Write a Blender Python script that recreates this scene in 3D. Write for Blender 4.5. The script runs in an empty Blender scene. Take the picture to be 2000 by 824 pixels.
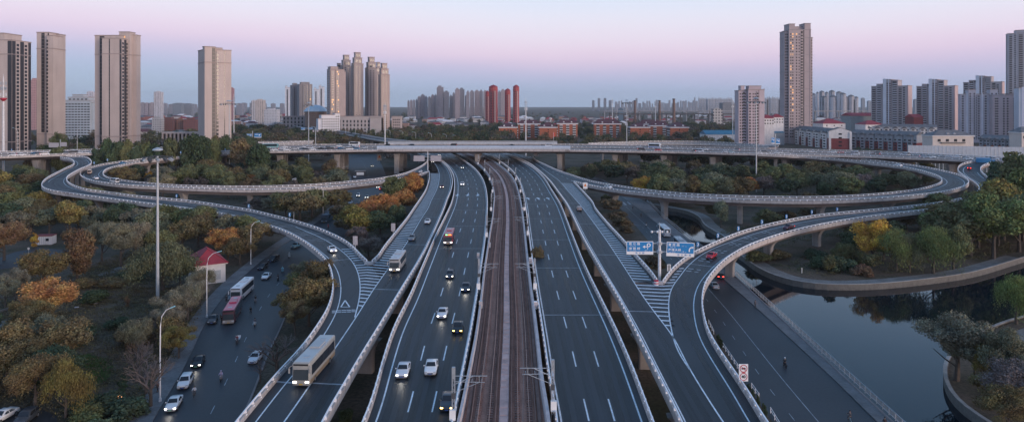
import bpy, math, random
import numpy as np
from mathutils import Vector, Matrix
from mathutils.geometry import tessellate_polygon
R = math.radians
sc = bpy.context.scene
rng = random.Random(11)

# ---------------------------------------------------------------- camera
F, H, HV = 1333.0, 48.0, 205.0            # focal length in photo pixels, camera height, horizon row
cam_d = bpy.data.cameras.new("camera")
cam_d.sensor_width = 36; cam_d.lens = 24.0
cam_d.shift_y = -(412 - HV) / 2000.0
cam_d.clip_start = 1; cam_d.clip_end = 30000
cam = bpy.data.objects.new("camera", cam_d)
cam.location = (0, 0, H); cam.rotation_euler = (R(90), 0, 0)
sc.collection.objects.link(cam); sc.camera = cam

# ---------------------------------------------------------------- sky, sun, exposure
SUN_AZ, SUN_EL = 128.0, 7.0               # compass style: clockwise from +Y
world = bpy.data.worlds.new("World"); sc.world = world; world.use_nodes = True
wn = world.node_tree; wn.nodes.clear()
def N(t, typ, **kw):
    n = t.nodes.new(typ)
    for k, v in kw.items(): setattr(n, k, v)
    return n
def ramp(n, stops):
    e = n.color_ramp.elements
    while len(e) > 1: e.remove(e[-1])
    e[0].position = stops[0][0]; e[0].color = (*stops[0][1], 1)
    for p, c in stops[1:]:
        x = e.new(p); x.color = (*c, 1)
def wmath(op, a, b=None, clamp=False):
    n = N(wn, 'ShaderNodeMath', operation=op, use_clamp=clamp)
    for i, q in enumerate((a, b)):
        if q is None: continue
        if isinstance(q, (int, float)): n.inputs[i].default_value = q
        else: wn.links.new(q, n.inputs[i])
    return n.outputs[0]
tc = N(wn, 'ShaderNodeTexCoord'); sx = N(wn, 'ShaderNodeSeparateXYZ')
wn.links.new(tc.outputs['Generated'], sx.inputs[0])
# elevation (sine), the dusk belts ride lower towards the right (where the sun went down)
nzz = N(wn, 'ShaderNodeTexNoise'); nzz.inputs['Scale'].default_value = 2.2; nzz.inputs['Detail'].default_value = 3; mpz = N(wn, 'ShaderNodeMapping'); mpz.inputs['Scale'].default_value = (1, 1, 9)
wn.links.new(tc.outputs['Generated'], mpz.inputs[0]); wn.links.new(mpz.outputs[0], nzz.inputs['Vector'])
zz = wmath('ADD', wmath('MULTIPLY', wmath('SUBTRACT', nzz.outputs[0], .5), .022), sx.outputs['Z'])
zz = wmath('ADD', zz, wmath('MULTIPLY', wmath('MINIMUM', sx.outputs['X'], 0.05), 0.05))
rp = N(wn, 'ShaderNodeValToRGB'); rp.color_ramp.interpolation = 'B_SPLINE'
wn.links.new(wmath('MAXIMUM', zz, 0.0), rp.inputs[0])
SKY = [(0.0, (.28, .37, .52)), (0.026, (.30, .375, .56)), (0.05, (.42, .395, .58)), (0.072, (.60, .465, .61)), (0.10, (.63, .555, .665)),
       (0.14, (.62, .635, .73)), (0.20, (.40, .53, .72)), (0.30, (.21, .37, .60)), (0.50, (.15, .29, .50)), (1.0, (.10, .20, .38))]
ramp(rp, SKY)
# glow of the set sun behind the camera, low over the horizon
gl = N(wn, 'ShaderNodeVectorMath', operation='DOT_PRODUCT')
wn.links.new(tc.outputs['Generated'], gl.inputs[0])
gl.inputs[1].default_value = (math.sin(R(SUN_AZ)), math.cos(R(SUN_AZ)), 0.10)
g1 = wmath('POWER', wmath('MAXIMUM', gl.outputs['Value'], 0.0), 2.2)
low = wmath('POWER', wmath('SUBTRACT', 1.0, wmath('ABSOLUTE', sx.outputs['Z']), clamp=True), 4.0)
gcol = N(wn, 'ShaderNodeMix', data_type='RGBA', blend_type='ADD')
gf = wmath('MULTIPLY', wmath('MULTIPLY', g1, low), 1.0)
wn.links.new(gf, gcol.inputs[0])
wn.links.new(rp.outputs[0], gcol.inputs[6]); gcol.inputs[7].default_value = (1.5, 0.85, 0.60, 1)
bg = N(wn, 'ShaderNodeBackground'); bg.inputs['Strength'].default_value = 0.80
wn.links.new(gcol.outputs[2], bg.inputs['Color'])
sky = N(wn, 'ShaderNodeTexSky', sky_type='NISHITA', sun_disc=False)
sky.sun_elevation = R(SUN_EL); sky.sun_rotation = R(SUN_AZ); sky.air_density = 1.0; sky.dust_density = 1.0
bg2 = N(wn, 'ShaderNodeBackground'); bg2.inputs['Strength'].default_value = 0.01
wn.links.new(sky.outputs[0], bg2.inputs['Color'])
ad = N(wn, 'ShaderNodeAddShader'); wn.links.new(bg.outputs[0], ad.inputs[0]); wn.links.new(bg2.outputs[0], ad.inputs[1])
wo = N(wn, 'ShaderNodeOutputWorld'); wn.links.new(ad.outputs[0], wo.inputs['Surface'])

sun_d = bpy.data.lights.new("sun", 'SUN'); sun_d.energy = 1.35; sun_d.angle = R(26); sun_d.color = (1.0, 0.79, 0.66)
sun = bpy.data.objects.new("sun", sun_d); sc.collection.objects.link(sun)
sd = Vector((math.sin(R(SUN_AZ)) * math.cos(R(SUN_EL)), math.cos(R(SUN_AZ)) * math.cos(R(SUN_EL)), math.sin(R(SUN_EL))))
sun.rotation_euler = (-sd).to_track_quat('-Z', 'Y').to_euler(); sun.location = (200, -200, 300)

sc.view_settings.view_transform = 'Standard'; sc.view_settings.look = 'None'
sc.view_settings.exposure = 0.70; sc.view_settings.gamma = 1.0; sc.view_settings.use_curve_mapping = False
sc.render.film_transparent = False
cy = sc.cycles
cy.use_denoising = True; cy.max_bounces = 6; cy.diffuse_bounces = 3; cy.glossy_bounces = 3; cy.transmission_bounces = 2
cy.volume_bounces = 0; cy.sample_clamp_indirect = 4.0; cy.caustics_reflective = False; cy.caustics_refractive = False
cy.volume_step_rate = 4.0

# ---------------------------------------------------------------- pixel of the photo -> point at height z
def P(u, v, z=0.0):
    Y = F * (H - z) / (v - HV)
    return Vector(((u - 1000.0) / F * Y, Y, z))
def PY(u, Y, z=0.0): return Vector(((u - 1000.0) / F * Y, Y, z))
def zpx(v, Y): return H - (v - HV) / F * Y

# ---------------------------------------------------------------- materials
MATS = {}
def mat(name, col, rough=0.8, noise=0.12, nscale=0.3, metal=0.0, emit=None, est=0.0, fine=None, spec=0.5, objcol=False, stain=None, bump=0.0):
    if name in MATS: return MATS[name]
    m = bpy.data.materials.new(name); m.use_nodes = True; t = m.node_tree; b = t.nodes['Principled BSDF']
    b.inputs['Roughness'].default_value = rough; b.inputs['Metallic'].default_value = metal
    b.inputs['Specular IOR Level'].default_value = spec
    src = None
    if objcol:
        oi = N(t, 'ShaderNodeObjectInfo'); src = oi.outputs['Color']
    if emit:
        b.inputs['Emission Color'].default_value = (*emit, 1); b.inputs['Emission Strength'].default_value = est
    if noise > 0:
        g = N(t, 'ShaderNodeNewGeometry')
        n1 = N(t, 'ShaderNodeTexNoise'); n1.inputs['Scale'].default_value = nscale; n1.inputs['Detail'].default_value = 5
        t.links.new(g.outputs['Position'], n1.inputs['Vector'])
        mr = N(t, 'ShaderNodeMapRange'); mr.inputs[1].default_value = .3; mr.inputs[2].default_value = .7
        mr.inputs[3].default_value = 1 - noise; mr.inputs[4].default_value = 1 + noise
        t.links.new(n1.outputs[0], mr.inputs[0]); fac = mr.outputs[0]
        if fine:
            n2 = N(t, 'ShaderNodeTexNoise'); n2.inputs['Scale'].default_value = fine[0]; n2.inputs['Detail'].default_value = 2
            t.links.new(g.outputs['Position'], n2.inputs['Vector'])
            m2 = N(t, 'ShaderNodeMapRange'); m2.inputs[1].default_value = .3; m2.inputs[2].default_value = .7
            m2.inputs[3].default_value = 1 - fine[1]; m2.inputs[4].default_value = 1 + fine[1]
            t.links.new(n2.outputs[0], m2.inputs[0])
            mm = N(t, 'ShaderNodeMath', operation='MULTIPLY'); t.links.new(fac, mm.inputs[0]); t.links.new(m2.outputs[0], mm.inputs[1]); fac = mm.outputs[0]
        vm = N(t, 'ShaderNodeVectorMath', operation='SCALE'); t.links.new(fac, vm.inputs['Scale'])
        if src: t.links.new(src, vm.inputs[0])
        else: vm.inputs[0].default_value = col
        out = vm.outputs[0]
        if stain:
            n3 = N(t, 'ShaderNodeTexNoise'); n3.inputs['Scale'].default_value = 1.0; n3.inputs['Detail'].default_value = 4
            mp = N(t, 'ShaderNodeMapping'); mp.inputs['Scale'].default_value = stain[2]
            t.links.new(g.outputs['Position'], mp.inputs[0]); t.links.new(mp.outputs[0], n3.inputs['Vector'])
            m3 = N(t, 'ShaderNodeMapRange'); m3.inputs[1].default_value = .5; m3.inputs[2].default_value = .72
            m3.inputs[4].default_value = stain[1]
            t.links.new(n3.outputs[0], m3.inputs[0])
            mx = N(t, 'ShaderNodeMix', data_type='RGBA'); t.links.new(m3.outputs[0], mx.inputs[0])
            t.links.new(out, mx.inputs[6]); mx.inputs[7].default_value = (*stain[0], 1); out = mx.outputs[2]
        t.links.new(out, b.inputs['Base Color'])
        if bump:
            bp = N(t, 'ShaderNodeBump'); bp.inputs['Strength'].default_value = bump; bp.inputs['Distance'].default_value = .1
            t.links.new(n1.outputs[0], bp.inputs['Height']); t.links.new(bp.outputs[0], b.inputs['Normal'])
    elif src: t.links.new(src, b.inputs['Base Color'])
    else: b.inputs['Base Color'].default_value = (*col, 1)
    MATS[name] = m; return m

asphalt = mat('asphalt', (.027, .0335, .0435), .55, .20, .06, fine=(2.5, .14), stain=((.015, .017, .021), .8, (1.1, .025, .1)), spec=.35)
asphalt_g = mat('street_asphalt', (.030, .036, .046), .55, .22, .05, fine=(2.0, .12), stain=((.052, .055, .062), .35, (.12, .05, .1)), spec=.35)
concrete = mat('concrete', (.46, .425, .415), .85, .12, .25, fine=(3., .06), stain=((.22, .20, .19), .7, (1.1, 1.1, .25)))
concrete_d = mat('girder_concrete', (.24, .205, .20), .9, .15, .2, stain=((.13, .11, .105), .5, (.3, .3, .1)))
pier_m = mat('pier_concrete', (.30, .285, .28), .9, .12, .4, stain=((.17, .15, .14), .5, (1., 1., .1)))
rail_w = mat('white_rail_paint', (.90, .90, .92), .5, .08, .8)
paint_w = mat('road_paint', (.66, .72, .78), .6, .2, .7, fine=(5, .25))
paint_f = mat('worn_road_paint', (.30, .33, .37), .7, .35, .8, fine=(4, .2))
joint_m = mat('joint_steel', (.10, .11, .12), .6, .1, 1)
bed_m = mat('track_bed', (.44, .225, .17), .98, .2, .3, fine=(3., .18), stain=((.12, .08, .07), .5, (2.2, .03, .5)), spec=.1)
rail_steel = mat('rail_steel', (.42, .25, .20), .6, .1, 1)
plinth_m = mat('rail_plinth', (.24, .14, .115), .9, .25, .5)
cover_m = mat('cable_cover', (.46, .32, .30), .9, .2, .4, fine=(1.5, .1))
track_par = mat('track_parapet', (.50, .46, .47), .8, .15, .6)
steel_g = mat('galvanised_steel', (.42, .46, .50), .45, .1, 1, metal=.3)
steel_d = mat('dark_steel', (.10, .105, .115), .5, .1, 1, metal=.3)
pole_w = mat('white_pole', (.72, .73, .75), .5, .1, 1, stain=((.2, .2, .2), .5, (8, 8, 2)))
panel_g = mat('noise_panel', (.52, .57, .63), .5, .08, .5, metal=.2)
sign_blue = mat('sign_blue', (.008, .21, .52), .5, 0)
sign_white = mat('sign_white', (.78, .80, .82), .5, 0)
sign_red = mat('sign_red', (.45, .03, .06), .5, 0)
sign_black = mat('sign_black', (.02, .02, .03), .5, 0)
sign_back = mat('sign_back', (.42, .40, .43), .5, .06, 1.)
glass_d = mat('window_glass', (.020, .024, .032), .12, 0)
glass_w = mat('glow_window', (.4, .25, .12), .3, 0, emit=(1.0, .48, .15), est=.62)  # emissive panes: lit rooms, and painted sunset reflections on the tallest tower
rubber = mat('rubber', (.02, .02, .022), .8, 0)
hub_m = mat('hub_metal', (.35, .36, .38), .35, 0, metal=.7)
paint_car = mat('vehicle_paint', (.5, .5, .5), .28, 0, objcol=True)
trim_m = mat('black_trim', (.02, .022, .025), .45, 0)
lamp_on = mat('headlight_lit', (.9, .9, .9), .3, 0, emit=(1., .93, .80), est=4.5)
lamp_yel = mat('headlight_amber', (.9, .7, .3), .3, 0, emit=(1., .62, .12), est=7.)
lamp_off = mat('headlight_glass', (.55, .58, .62), .12, 0)
tail_on = mat('tail_light_lit', (.5, .02, .02), .3, 0, emit=(1., .06, .04), est=5.)
tail_off = mat('tail_light', (.22, .015, .015), .3, 0)
plate_m = mat('number_plate', (.05, .12, .40), .5, 0)
plate_y = mat('number_plate_yellow', (.60, .36, .03), .5, 0)
plate_gn = mat('number_plate_green', (.25, .60, .42), .5, 0)
led_m = mat('destination_sign', (.4, .1, .02), .5, 0, emit=(1., .25, .05), est=2.5)
led_g = mat('destination_sign_green', (.1, .5, .1), .5, 0, emit=(.25, 1., .35), est=2.2)
skin_m = mat('skin', (.45, .28, .20), .6, 0)
hair_m = mat('hair', (.02, .018, .017), .6, 0)
cloth_m = mat('clothing', (.2, .2, .2), .9, 0, objcol=True)
bark_m = mat('bark', (.085, .07, .06), .95, .2, 2)
lamp_head = mat('lamp_head', (.30, .62, .72), .4, 0)

def wear_material():
    m = bpy.data.materials.new('tyre_wear'); m.use_nodes = True; t = m.node_tree; b = t.nodes['Principled BSDF']; b.inputs['Base Color'].default_value = (.010, .011, .013, 1); b.inputs['Roughness'].default_value = .4
    g = N(t, 'ShaderNodeNewGeometry'); mp = N(t, 'ShaderNodeMapping'); mp.inputs['Scale'].default_value = (.5, .03, .1); n = N(t, 'ShaderNodeTexNoise'); n.inputs['Scale'].default_value = 1.; n.inputs['Detail'].default_value = 6
    t.links.new(g.outputs['Position'], mp.inputs[0]); t.links.new(mp.outputs[0], n.inputs['Vector']); r = N(t, 'ShaderNodeMapRange'); r.inputs[1].default_value = .35; r.inputs[2].default_value = .75; r.inputs[3].default_value = .05; r.inputs[4].default_value = .62
    t.links.new(n.outputs[0], r.inputs[0]); t.links.new(r.outputs[0], b.inputs['Alpha']); return m
wear_m = wear_material()
def leaf_material():
    m = bpy.data.materials.new('leaves'); m.use_nodes = True; t = m.node_tree; b = t.nodes['Principled BSDF']
    b.inputs['Roughness'].default_value = .85; b.inputs['Specular IOR Level'].default_value = .15
    oi = N(t, 'ShaderNodeObjectInfo'); g = N(t, 'ShaderNodeNewGeometry')
    hs = N(t, 'ShaderNodeHueSaturation')
    mr = N(t, 'ShaderNodeMapRange'); mr.inputs[3].default_value = .475; mr.inputs[4].default_value = .525
    n1 = N(t, 'ShaderNodeTexNoise'); n1.inputs['Scale'].default_value = .45; n1.inputs['Detail'].default_value = 3
    t.links.new(g.outputs['Position'], n1.inputs['Vector'])
    mr0 = N(t, 'ShaderNodeMapRange'); mr0.inputs[1].default_value = .3; mr0.inputs[2].default_value = .7
    t.links.new(n1.outputs[0], mr0.inputs[0]); t.links.new(mr0.outputs[0], mr.inputs[0])
    t.links.new(mr.outputs[0], hs.inputs['Hue'])
    mv = N(t, 'ShaderNodeMapRange'); mv.inputs[3].default_value = .74; mv.inputs[4].default_value = 1.55
    t.links.new(g.outputs['Random Per Island'], mv.inputs[0])
    mv2 = N(t, 'ShaderNodeMapRange'); mv2.inputs[3].default_value = .75; mv2.inputs[4].default_value = 1.3
    t.links.new(mr0.outputs[0], mv2.inputs[0])
    mm = N(t, 'ShaderNodeMath', operation='MULTIPLY'); t.links.new(mv.outputs[0], mm.inputs[0]); t.links.new(mv2.outputs[0], mm.inputs[1])
    t.links.new(mm.outputs[0], hs.inputs['Value']); t.links.new(oi.outputs['Color'], hs.inputs['Color'])
    t.links.new(hs.outputs[0], b.inputs['Base Color'])
    return m
leaf_m = leaf_material()

# ---------------------------------------------------------------- object helpers
COL = sc.collection
def tag(o, label=None, cat=None, group=None, kind=None):
    if label: o['label'] = label
    if cat: o['category'] = cat
    if group: o['group'] = group
    if kind: o['kind'] = kind
    return o
def empty(name, loc=(0, 0, 0), rz=0.0, label=None, cat=None, group=None):
    o = bpy.data.objects.new(name, None); COL.objects.link(o); o.location = loc; o.rotation_euler = (0, 0, rz)
    o.empty_display_size = .5
    return tag(o, label, cat, group)
def mesh_np(name, verts, faces, smooth=False):
    """verts (n,3) array, faces (m,4) or (m,3) array"""
    me = bpy.data.meshes.new(name); verts = np.asarray(verts, np.float32); faces = np.asarray(faces, np.int32)
    k = faces.shape[1]; me.vertices.add(len(verts)); me.vertices.foreach_set('co', verts.ravel())
    me.loops.add(faces.size); me.loops.foreach_set('vertex_index', faces.ravel())
    me.polygons.add(len(faces)); me.polygons.foreach_set('loop_start', np.arange(0, faces.size, k, dtype=np.int32))
    me.polygons.foreach_set('loop_total', np.full(len(faces), k, np.int32))
    me.update(calc_edges=True); me.validate()
    if smooth: me.polygons.foreach_set('use_smooth', np.ones(len(faces), bool))
    return me
class MB:
    def __init__(s): s.v = []; s.f = []
    def add(s, vs, fs):
        o = len(s.v); s.v.extend([tuple(v) for v in vs]); s.f.extend([tuple(i + o for i in f) for f in fs]); return s
    def box(s, x0, x1, y0, y1, z0, z1, M=None):
        vs = [Vector(p) for p in ((x0,y0,z0),(x1,y0,z0),(x1,y1,z0),(x0,y1,z0),(x0,y0,z1),(x1,y0,z1),(x1,y1,z1),(x0,y1,z1))]
        if M: vs = [M @ v for v in vs]
        return s.add(vs, [(0,3,2,1),(4,5,6,7),(0,1,5,4),(1,2,6,5),(2,3,7,6),(3,0,4,7)])
    def cbox(s, c, sz, M=None):
        return s.box(c[0]-sz[0]/2, c[0]+sz[0]/2, c[1]-sz[1]/2, c[1]+sz[1]/2, c[2]-sz[2]/2, c[2]+sz[2]/2, M)
    def tube(s, pts, rad, n=8, cap=True):
        pts = [Vector(p) for p in pts]
        if not hasattr(rad, '__len__'): rad = [rad] * len(pts)
        rings = []
        for i, p in enumerate(pts):
            a = pts[max(i-1, 0)]; b = pts[min(i+1, len(pts)-1)]; d = (b - a).normalized()
            up = Vector((0, 0, 1)) if abs(d.z) < .95 else Vector((1, 0, 0))
            x = d.cross(up).normalized(); y = x.cross(d)
            rings.append([p + (x*math.cos(2*math.pi*k/n) + y*math.sin(2*math.pi*k/n)) * rad[i] for k in range(n)])
        vs = [q for r in rings for q in r]; fs = []
        for i in range(len(pts)-1):
            for k in range(n): fs.append((i*n+k, i*n+(k+1) % n, (i+1)*n+(k+1) % n, (i+1)*n+k))
        if cap: fs.append(tuple(range(n-1, -1, -1))); fs.append(tuple((len(pts)-1)*n + k for k in range(n)))
        return s.add(vs, fs)
    def bar(s, a, b, w, h):
        """box beam from a to b, width w across, height h"""
        a = Vector(a); b = Vector(b); d = (b-a); L = d.length; d.normalize()
        up = Vector((0, 0, 1)) if abs(d.z) < .98 else Vector((0, 1, 0))
        x = d.cross(up).normalized(); z = x.cross(d)
        vs = [a + x*sx*w/2 + z*sz*h/2 + d*t for t in (0, L) for sx, sz in ((-1,-1),(1,-1),(1,1),(-1,1))]
        return s.add(vs, [(3,2,1,0),(4,5,6,7),(0,1,5,4),(1,2,6,5),(2,3,7,6),(3,0,4,7)])
    def lathe(s, prof, n=12, c=(0, 0, 0)):
        vs = [(c[0]+r*math.cos(2*math.pi*k/n), c[1]+r*math.sin(2*math.pi*k/n), c[2]+z) for r, z in prof for k in range(n)]
        fs = [(i*n+k, i*n+(k+1) % n, (i+1)*n+(k+1) % n, (i+1)*n+k) for i in range(len(prof)-1) for k in range(n)]
        fs.append(tuple(range(n-1, -1, -1))); fs.append(tuple((len(prof)-1)*n+k for k in range(n)))
        return s.add(vs, fs)
    def strip(s, A, B):
        n = len(A); vs = list(A) + list(B)
        return s.add(vs, [(i, n+i, n+i+1, i+1) for i in range(n-1)])
    def prism(s, poly, z0, z1):
        n = len(poly); vs = [(p[0], p[1], z0) for p in poly] + [(p[0], p[1], z1) for p in poly]
        return s.add(vs, [tuple(range(n-1, -1, -1)), tuple(range(n, 2*n))] + [(i, (i+1) % n, n+(i+1) % n, n+i) for i in range(n)])
    def mesh(s, name, smooth=False):
        me = bpy.data.meshes.new(name); me.from_pydata([tuple(v) for v in s.v], [], s.f); me.update()
        if smooth: me.polygons.foreach_set('use_smooth', [True]*len(me.polygons))
        return me
    def build(s, name, m, parent=None, smooth=False, loc=None, kind=None):
        me = s.mesh(name, smooth); me.materials.append(m)
        o = bpy.data.objects.new(name, me); COL.objects.link(o)
        if parent: o.parent = parent
        if loc: o.location = loc
        if kind: o['kind'] = kind
        return o
def part(name, me, parent, m=None, loc=(0,0,0), scale=None, rot=None, color=None):
    o = bpy.data.objects.new(name, me); COL.objects.link(o); o.parent = parent; o.location = loc
    if scale: o.scale = scale
    if rot: o.rotation_euler = rot
    if color: o.color = (*color, 1)
    if m:
        if not me.materials: me.materials.append(m)
        else: o.material_slots[0].link = 'OBJECT'; o.material_slots[0].material = m
    return o
def copy_tree(o, parent=None):
    c = o.copy(); COL.objects.link(c)
    if parent is not None: c.parent = parent
    for ch in o.children: copy_tree(ch, c)
    return c
def recolour(o, col, only=None):
    for ch in [o] + list(o.children_recursive):
        if ch.type == 'MESH' and (only is None or ch.name.split('.')[0] in only): ch.color = (*col, 1)
ORD = ['first','second','third','fourth','fifth','sixth','seventh','eighth','ninth','tenth','eleventh','twelfth','thirteenth','fourteenth','fifteenth','sixteenth','seventeenth','eighteenth','nineteenth','twentieth']
def ordn(i): return ORD[i] if i < 20 else f"{i+1}th"
# ================================================================= ribbons
def cr(pts, sub=6):
    out = []; n = len(pts)
    for i in range(n-1):
        p0 = pts[max(i-1, 0)]; p1 = pts[i]; p2 = pts[i+1]; p3 = pts[min(i+2, n-1)]
        for k in range(sub):
            t = k/sub
            out.append(0.5*((2*p1) + (p2-p0)*t + (2*p0-5*p1+4*p2-p3)*t*t + (3*p1-p0-3*p2+p3)*t*t*t))
    out.append(pts[-1].copy()); return out
def alen(pts):
    s = [0.0]
    for a, b in zip(pts, pts[1:]): s.append(s[-1] + (b-a).length)
    return s
def resample(pts, step):
    s = alen(pts); n = max(2, int(round(s[-1]/step))+1); out = []; j = 0
    for i in range(n):
        t = s[-1]*i/(n-1)
        while j < len(s)-2 and s[j+1] < t: j += 1
        d = s[j+1]-s[j]; k = (t-s[j])/d if d > 1e-9 else 0
        out.append(pts[j].lerp(pts[j+1], min(max(k, 0), 1)))
    return out
def smooth(pts, it=2):
    for _ in range(it):
        pts = [pts[0]] + [(pts[i-1] + 2*pts[i] + pts[i+1])/4 for i in range(1, len(pts)-1)] + [pts[-1]]
    return pts
def edge(lst, zk, rail=1.1, step=2.5, sm=3):
    ks = sorted(zk); pts = []
    for i, e in enumerate(lst):
        a = max([k for k in ks if k <= i], default=ks[0]); b = min([k for k in ks if k >= i], default=ks[-1])
        z = zk[a] if a == b else zk[a] + (zk[b]-zk[a])*(i-a)/(b-a)
        q = P(e[0], e[1], z + (0 if len(e) > 2 else rail)); q.z = z; pts.append(q)
    return smooth(resample(cr(pts), step), sm)
class Rib:
    def __init__(s, L, Rr):
        s.L = L; s.edgeR = Rr; s.R = []; j = 0
        A = alen(Rr)
        for i, p in enumerate(L):
            best = None; hi = min(len(Rr), j+40)
            for k in range(j, hi):
                d = (Rr[k].xy - p.xy).length
                if best is None or d < best[0]: best = (d, k)
            j = best[1]; s.R.append(Rr[j].copy())
        s.R[0] = Rr[0].copy(); s.R[-1] = Rr[-1].copy()
        s.R = smooth(s.R, 4)
        for i in range(len(s.R)): s.R[i].z = s.L[i].z
    def at(s, i, t, dz=0.0):
        p = s.L[i].lerp(s.R[i], t); p.z += dz; return p
    def line(s, t, i0=0, i1=None, dz=0.0):
        i1 = len(s.L) if i1 is None else i1
        return [s.at(i, t(i) if callable(t) else t, dz) for i in range(i0, i1)]
    def poly(s): return [p.xy for p in s.L] + [p.xy for p in reversed(s.R)]
FOOT = []      # footprints no tree may stand in: (polygon, margin)
def inpoly(p, poly):
    x, y = p[0], p[1]; c = False; n = len(poly); j = n-1
    for i in range(n):
        xi, yi = poly[i][0], poly[i][1]; xj, yj = poly[j][0], poly[j][1]
        if (yi > y) != (yj > y) and x < (xj-xi)*(y-yi)/(yj-yi)+xi: c = not c
        j = i
    return c
def offs(pts, d):
    """shift a polyline sideways (to its right) by d in plan"""
    out = []
    for i, p in enumerate(pts):
        a = pts[max(i-1, 0)]; b = pts[min(i+1, len(pts)-1)]; t = (b-a); t.z = 0
        if t.length < 1e-9: t = Vector((0, 1, 0))
        t.normalize(); out.append(Vector((p.x + t.y*d, p.y - t.x*d, p.z)))
    return out
def up(pts, dz): return [Vector((p.x, p.y, p.z+dz)) for p in pts]
def sweep(mb, pts, sec, close=True):
    """sec: (sideways, z) points, swept along pts"""
    rows = [up(offs(pts, a), z) for a, z in sec]; n = len(pts); m = len(sec); vs = [rows[j][i] for i in range(n) for j in range(m)]
    fs = []
    for i in range(n-1):
        for j in range(m if close else m-1):
            fs.append((i*m+j, (i+1)*m+j, (i+1)*m+(j+1) % m, i*m+(j+1) % m))
    if close: fs.append(tuple(range(m))); fs.append(tuple((n-1)*m+j for j in range(m-1, -1, -1)))
    return mb.add(vs, fs)
def girder(rib, parent, th=2.0, m=None, name='girder'):
    sec = [(0, -.02), (0, -.55), (.16, -.95), (.24, -th), (.76, -th), (.84, -.95), (1, -.55), (1, -.02)]
    n = len(rib.L); k = len(sec); vs = []; fs = []
    for i in range(n):
        for a, z in sec:
            p = rib.L[i].lerp(rib.R[i], a); vs.append((p.x, p.y, p.z+z))
    for i in range(n-1):
        for j in range(k):
            fs.append((i*k+j, i*k+(j+1) % k, (i+1)*k+(j+1) % k, (i+1)*k+j))
    fs.append(tuple(range(k))); fs.append(tuple((n-1)*k+j for j in range(k-1, -1, -1)))
    return MB().add(vs, fs).build(name, m or concrete_d, parent)
def surface(rib, parent, dz=0.0, m=None):
    return MB().strip(up(rib.L, dz), up(rib.R, dz)).build('road_surface', m or asphalt, parent)
def parapet(pts, side, parent, rail=True, h=.66, th=.34, drop=.58, m=None, gap=2.6, post=True):
    """side=+1: the outside lies to the right of the line's direction"""
    o = side
    w = sweep(MB(), pts, [(o*.06, -drop), (o*.06, h), (-o*(th-.06)*.75, h), (-o*(th-.06), .10), (-o*(th-.06), .01), (o*.0, -.03)])
    w.build('parapet', m or concrete, parent)
    if rail:
        r = MB()
        rr = offs(pts, -o*.10)
        sweep(r, rr, [(-.085, 1.0), (.085, 1.0), (.085, 1.17), (-.085, 1.17)])
        if post:
            L = alen(pts); n = int(L[-1]/gap)
            rp_ = resample(rr, L[-1]/max(n, 1))
            for i in range(len(rp_)):
                a = rp_[max(i-1, 0)]; b = rp_[min(i+1, len(rp_)-1)]; ang = math.atan2((b-a).y, (b-a).x)
                M = Matrix.Translation(rp_[i]) @ Matrix.Rotation(ang, 4, 'Z')
                # a post whose foot spreads over the outside of the wall
                y0 = -o*.34
                vs = [(-.20, o*.16, h-.3), (.20, o*.16, h-.3), (.17, y0*.6, h-.02), (-.17, y0*.6, h-.02), (-.16, o*.02, 1.03), (.16, o*.02, 1.03), (.16, -o*.18, 1.03), (-.16, -o*.18, 1.03)]
                r.add([M @ Vector(v) for v in vs], [(0,1,2,3), (4,7,6,5), (0,4,5,1), (1,5,6,2), (2,6,7,3), (3,7,4,0)])
        r.build('railing', rail_w, parent)
def ribbon_line(mb, pts, w=.2, dz=.012):
    return mb.strip(up(offs(pts, -w/2), dz), up(offs(pts, w/2), dz))
def dashes(mb, pts, on=6.5, period=18, w=.2, start=0, dz=.012):
    s = alen(pts); t = start
    def at(q):
        q = min(max(q, 0), s[-1]-1e-4); lo = 0
        while s[lo+1] < q: lo += 1
        return pts[lo].lerp(pts[lo+1], (q-s[lo])/max(s[lo+1]-s[lo], 1e-9))
    while t < s[-1]:
        e = min(t+on, s[-1]); k = 3
        seg = [at(t + (e-t)*i/k) for i in range(k+1)]
        if (seg[-1]-seg[0]).length > .5: ribbon_line(mb, seg, w, dz)
        t += period
def joints(rib, parent, every=34, w=.35, start=14):
    s = alen(rib.L); t = start; i = 0
    while t < s[-1]-2:
        mb = MB()
        while s[i+1] < t: i += 1
        d = (rib.L[i+1]-rib.L[i]).normalized()*w; a = rib.at(i, .02, .006); b = rib.at(i, .98, .006)
        mb.add([a, b, b+d, a+d], [(0, 1, 2, 3)]); t += every; mb.build('expansion_joint', paint_f, parent)
def pier(parent, x, y, ztop, ang=0., w=2.2, d=1.6, flare=2.6, two=False, zb=0., name='pier', m=None):
    """a tapering column that opens into a cup under the girder"""
    mb = MB(); M = Matrix.Translation((x, y, 0)) @ Matrix.Rotation(ang, 4, 'Z')
    for ox in ((-3.4, 3.4) if two else (0,)):
        lv = [(zb-4, w, d), (ztop-3.2, w, d), (ztop-1.8, w*1.12, d), (ztop-.7, w*1.12+flare*.45, d*1.05), (ztop+.02, w*1.1+flare, d*1.1)]
        if two: lv = [(zb-4, w, d), (ztop-.8, w, d), (ztop-.1, w*1.05, d*1.05), (ztop+.02, w*1.05, d*1.05)]
        vs = []
        for z, ww, dd in lv:
            c = .18
            for sx, sy in ((-1+c, -1), (1-c, -1), (1, -1+c), (1, 1-c), (1-c, 1), (-1+c, 1), (-1, 1-c), (-1, -1+c)):
                vs.append(M @ Vector((ox + sx*ww/2, sy*dd/2, z)))
        n = len(lv); fs = [(i*8+k, i*8+(k+1) % 8, (i+1)*8+(k+1) % 8, (i+1)*8+k) for i in range(n-1) for k in range(8)]
        fs += [tuple(range(7, -1, -1)), tuple((n-1)*8+k for k in range(8))]
        mb.add(vs, fs)
    return mb.build(name, m or pier_m, parent)
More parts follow.
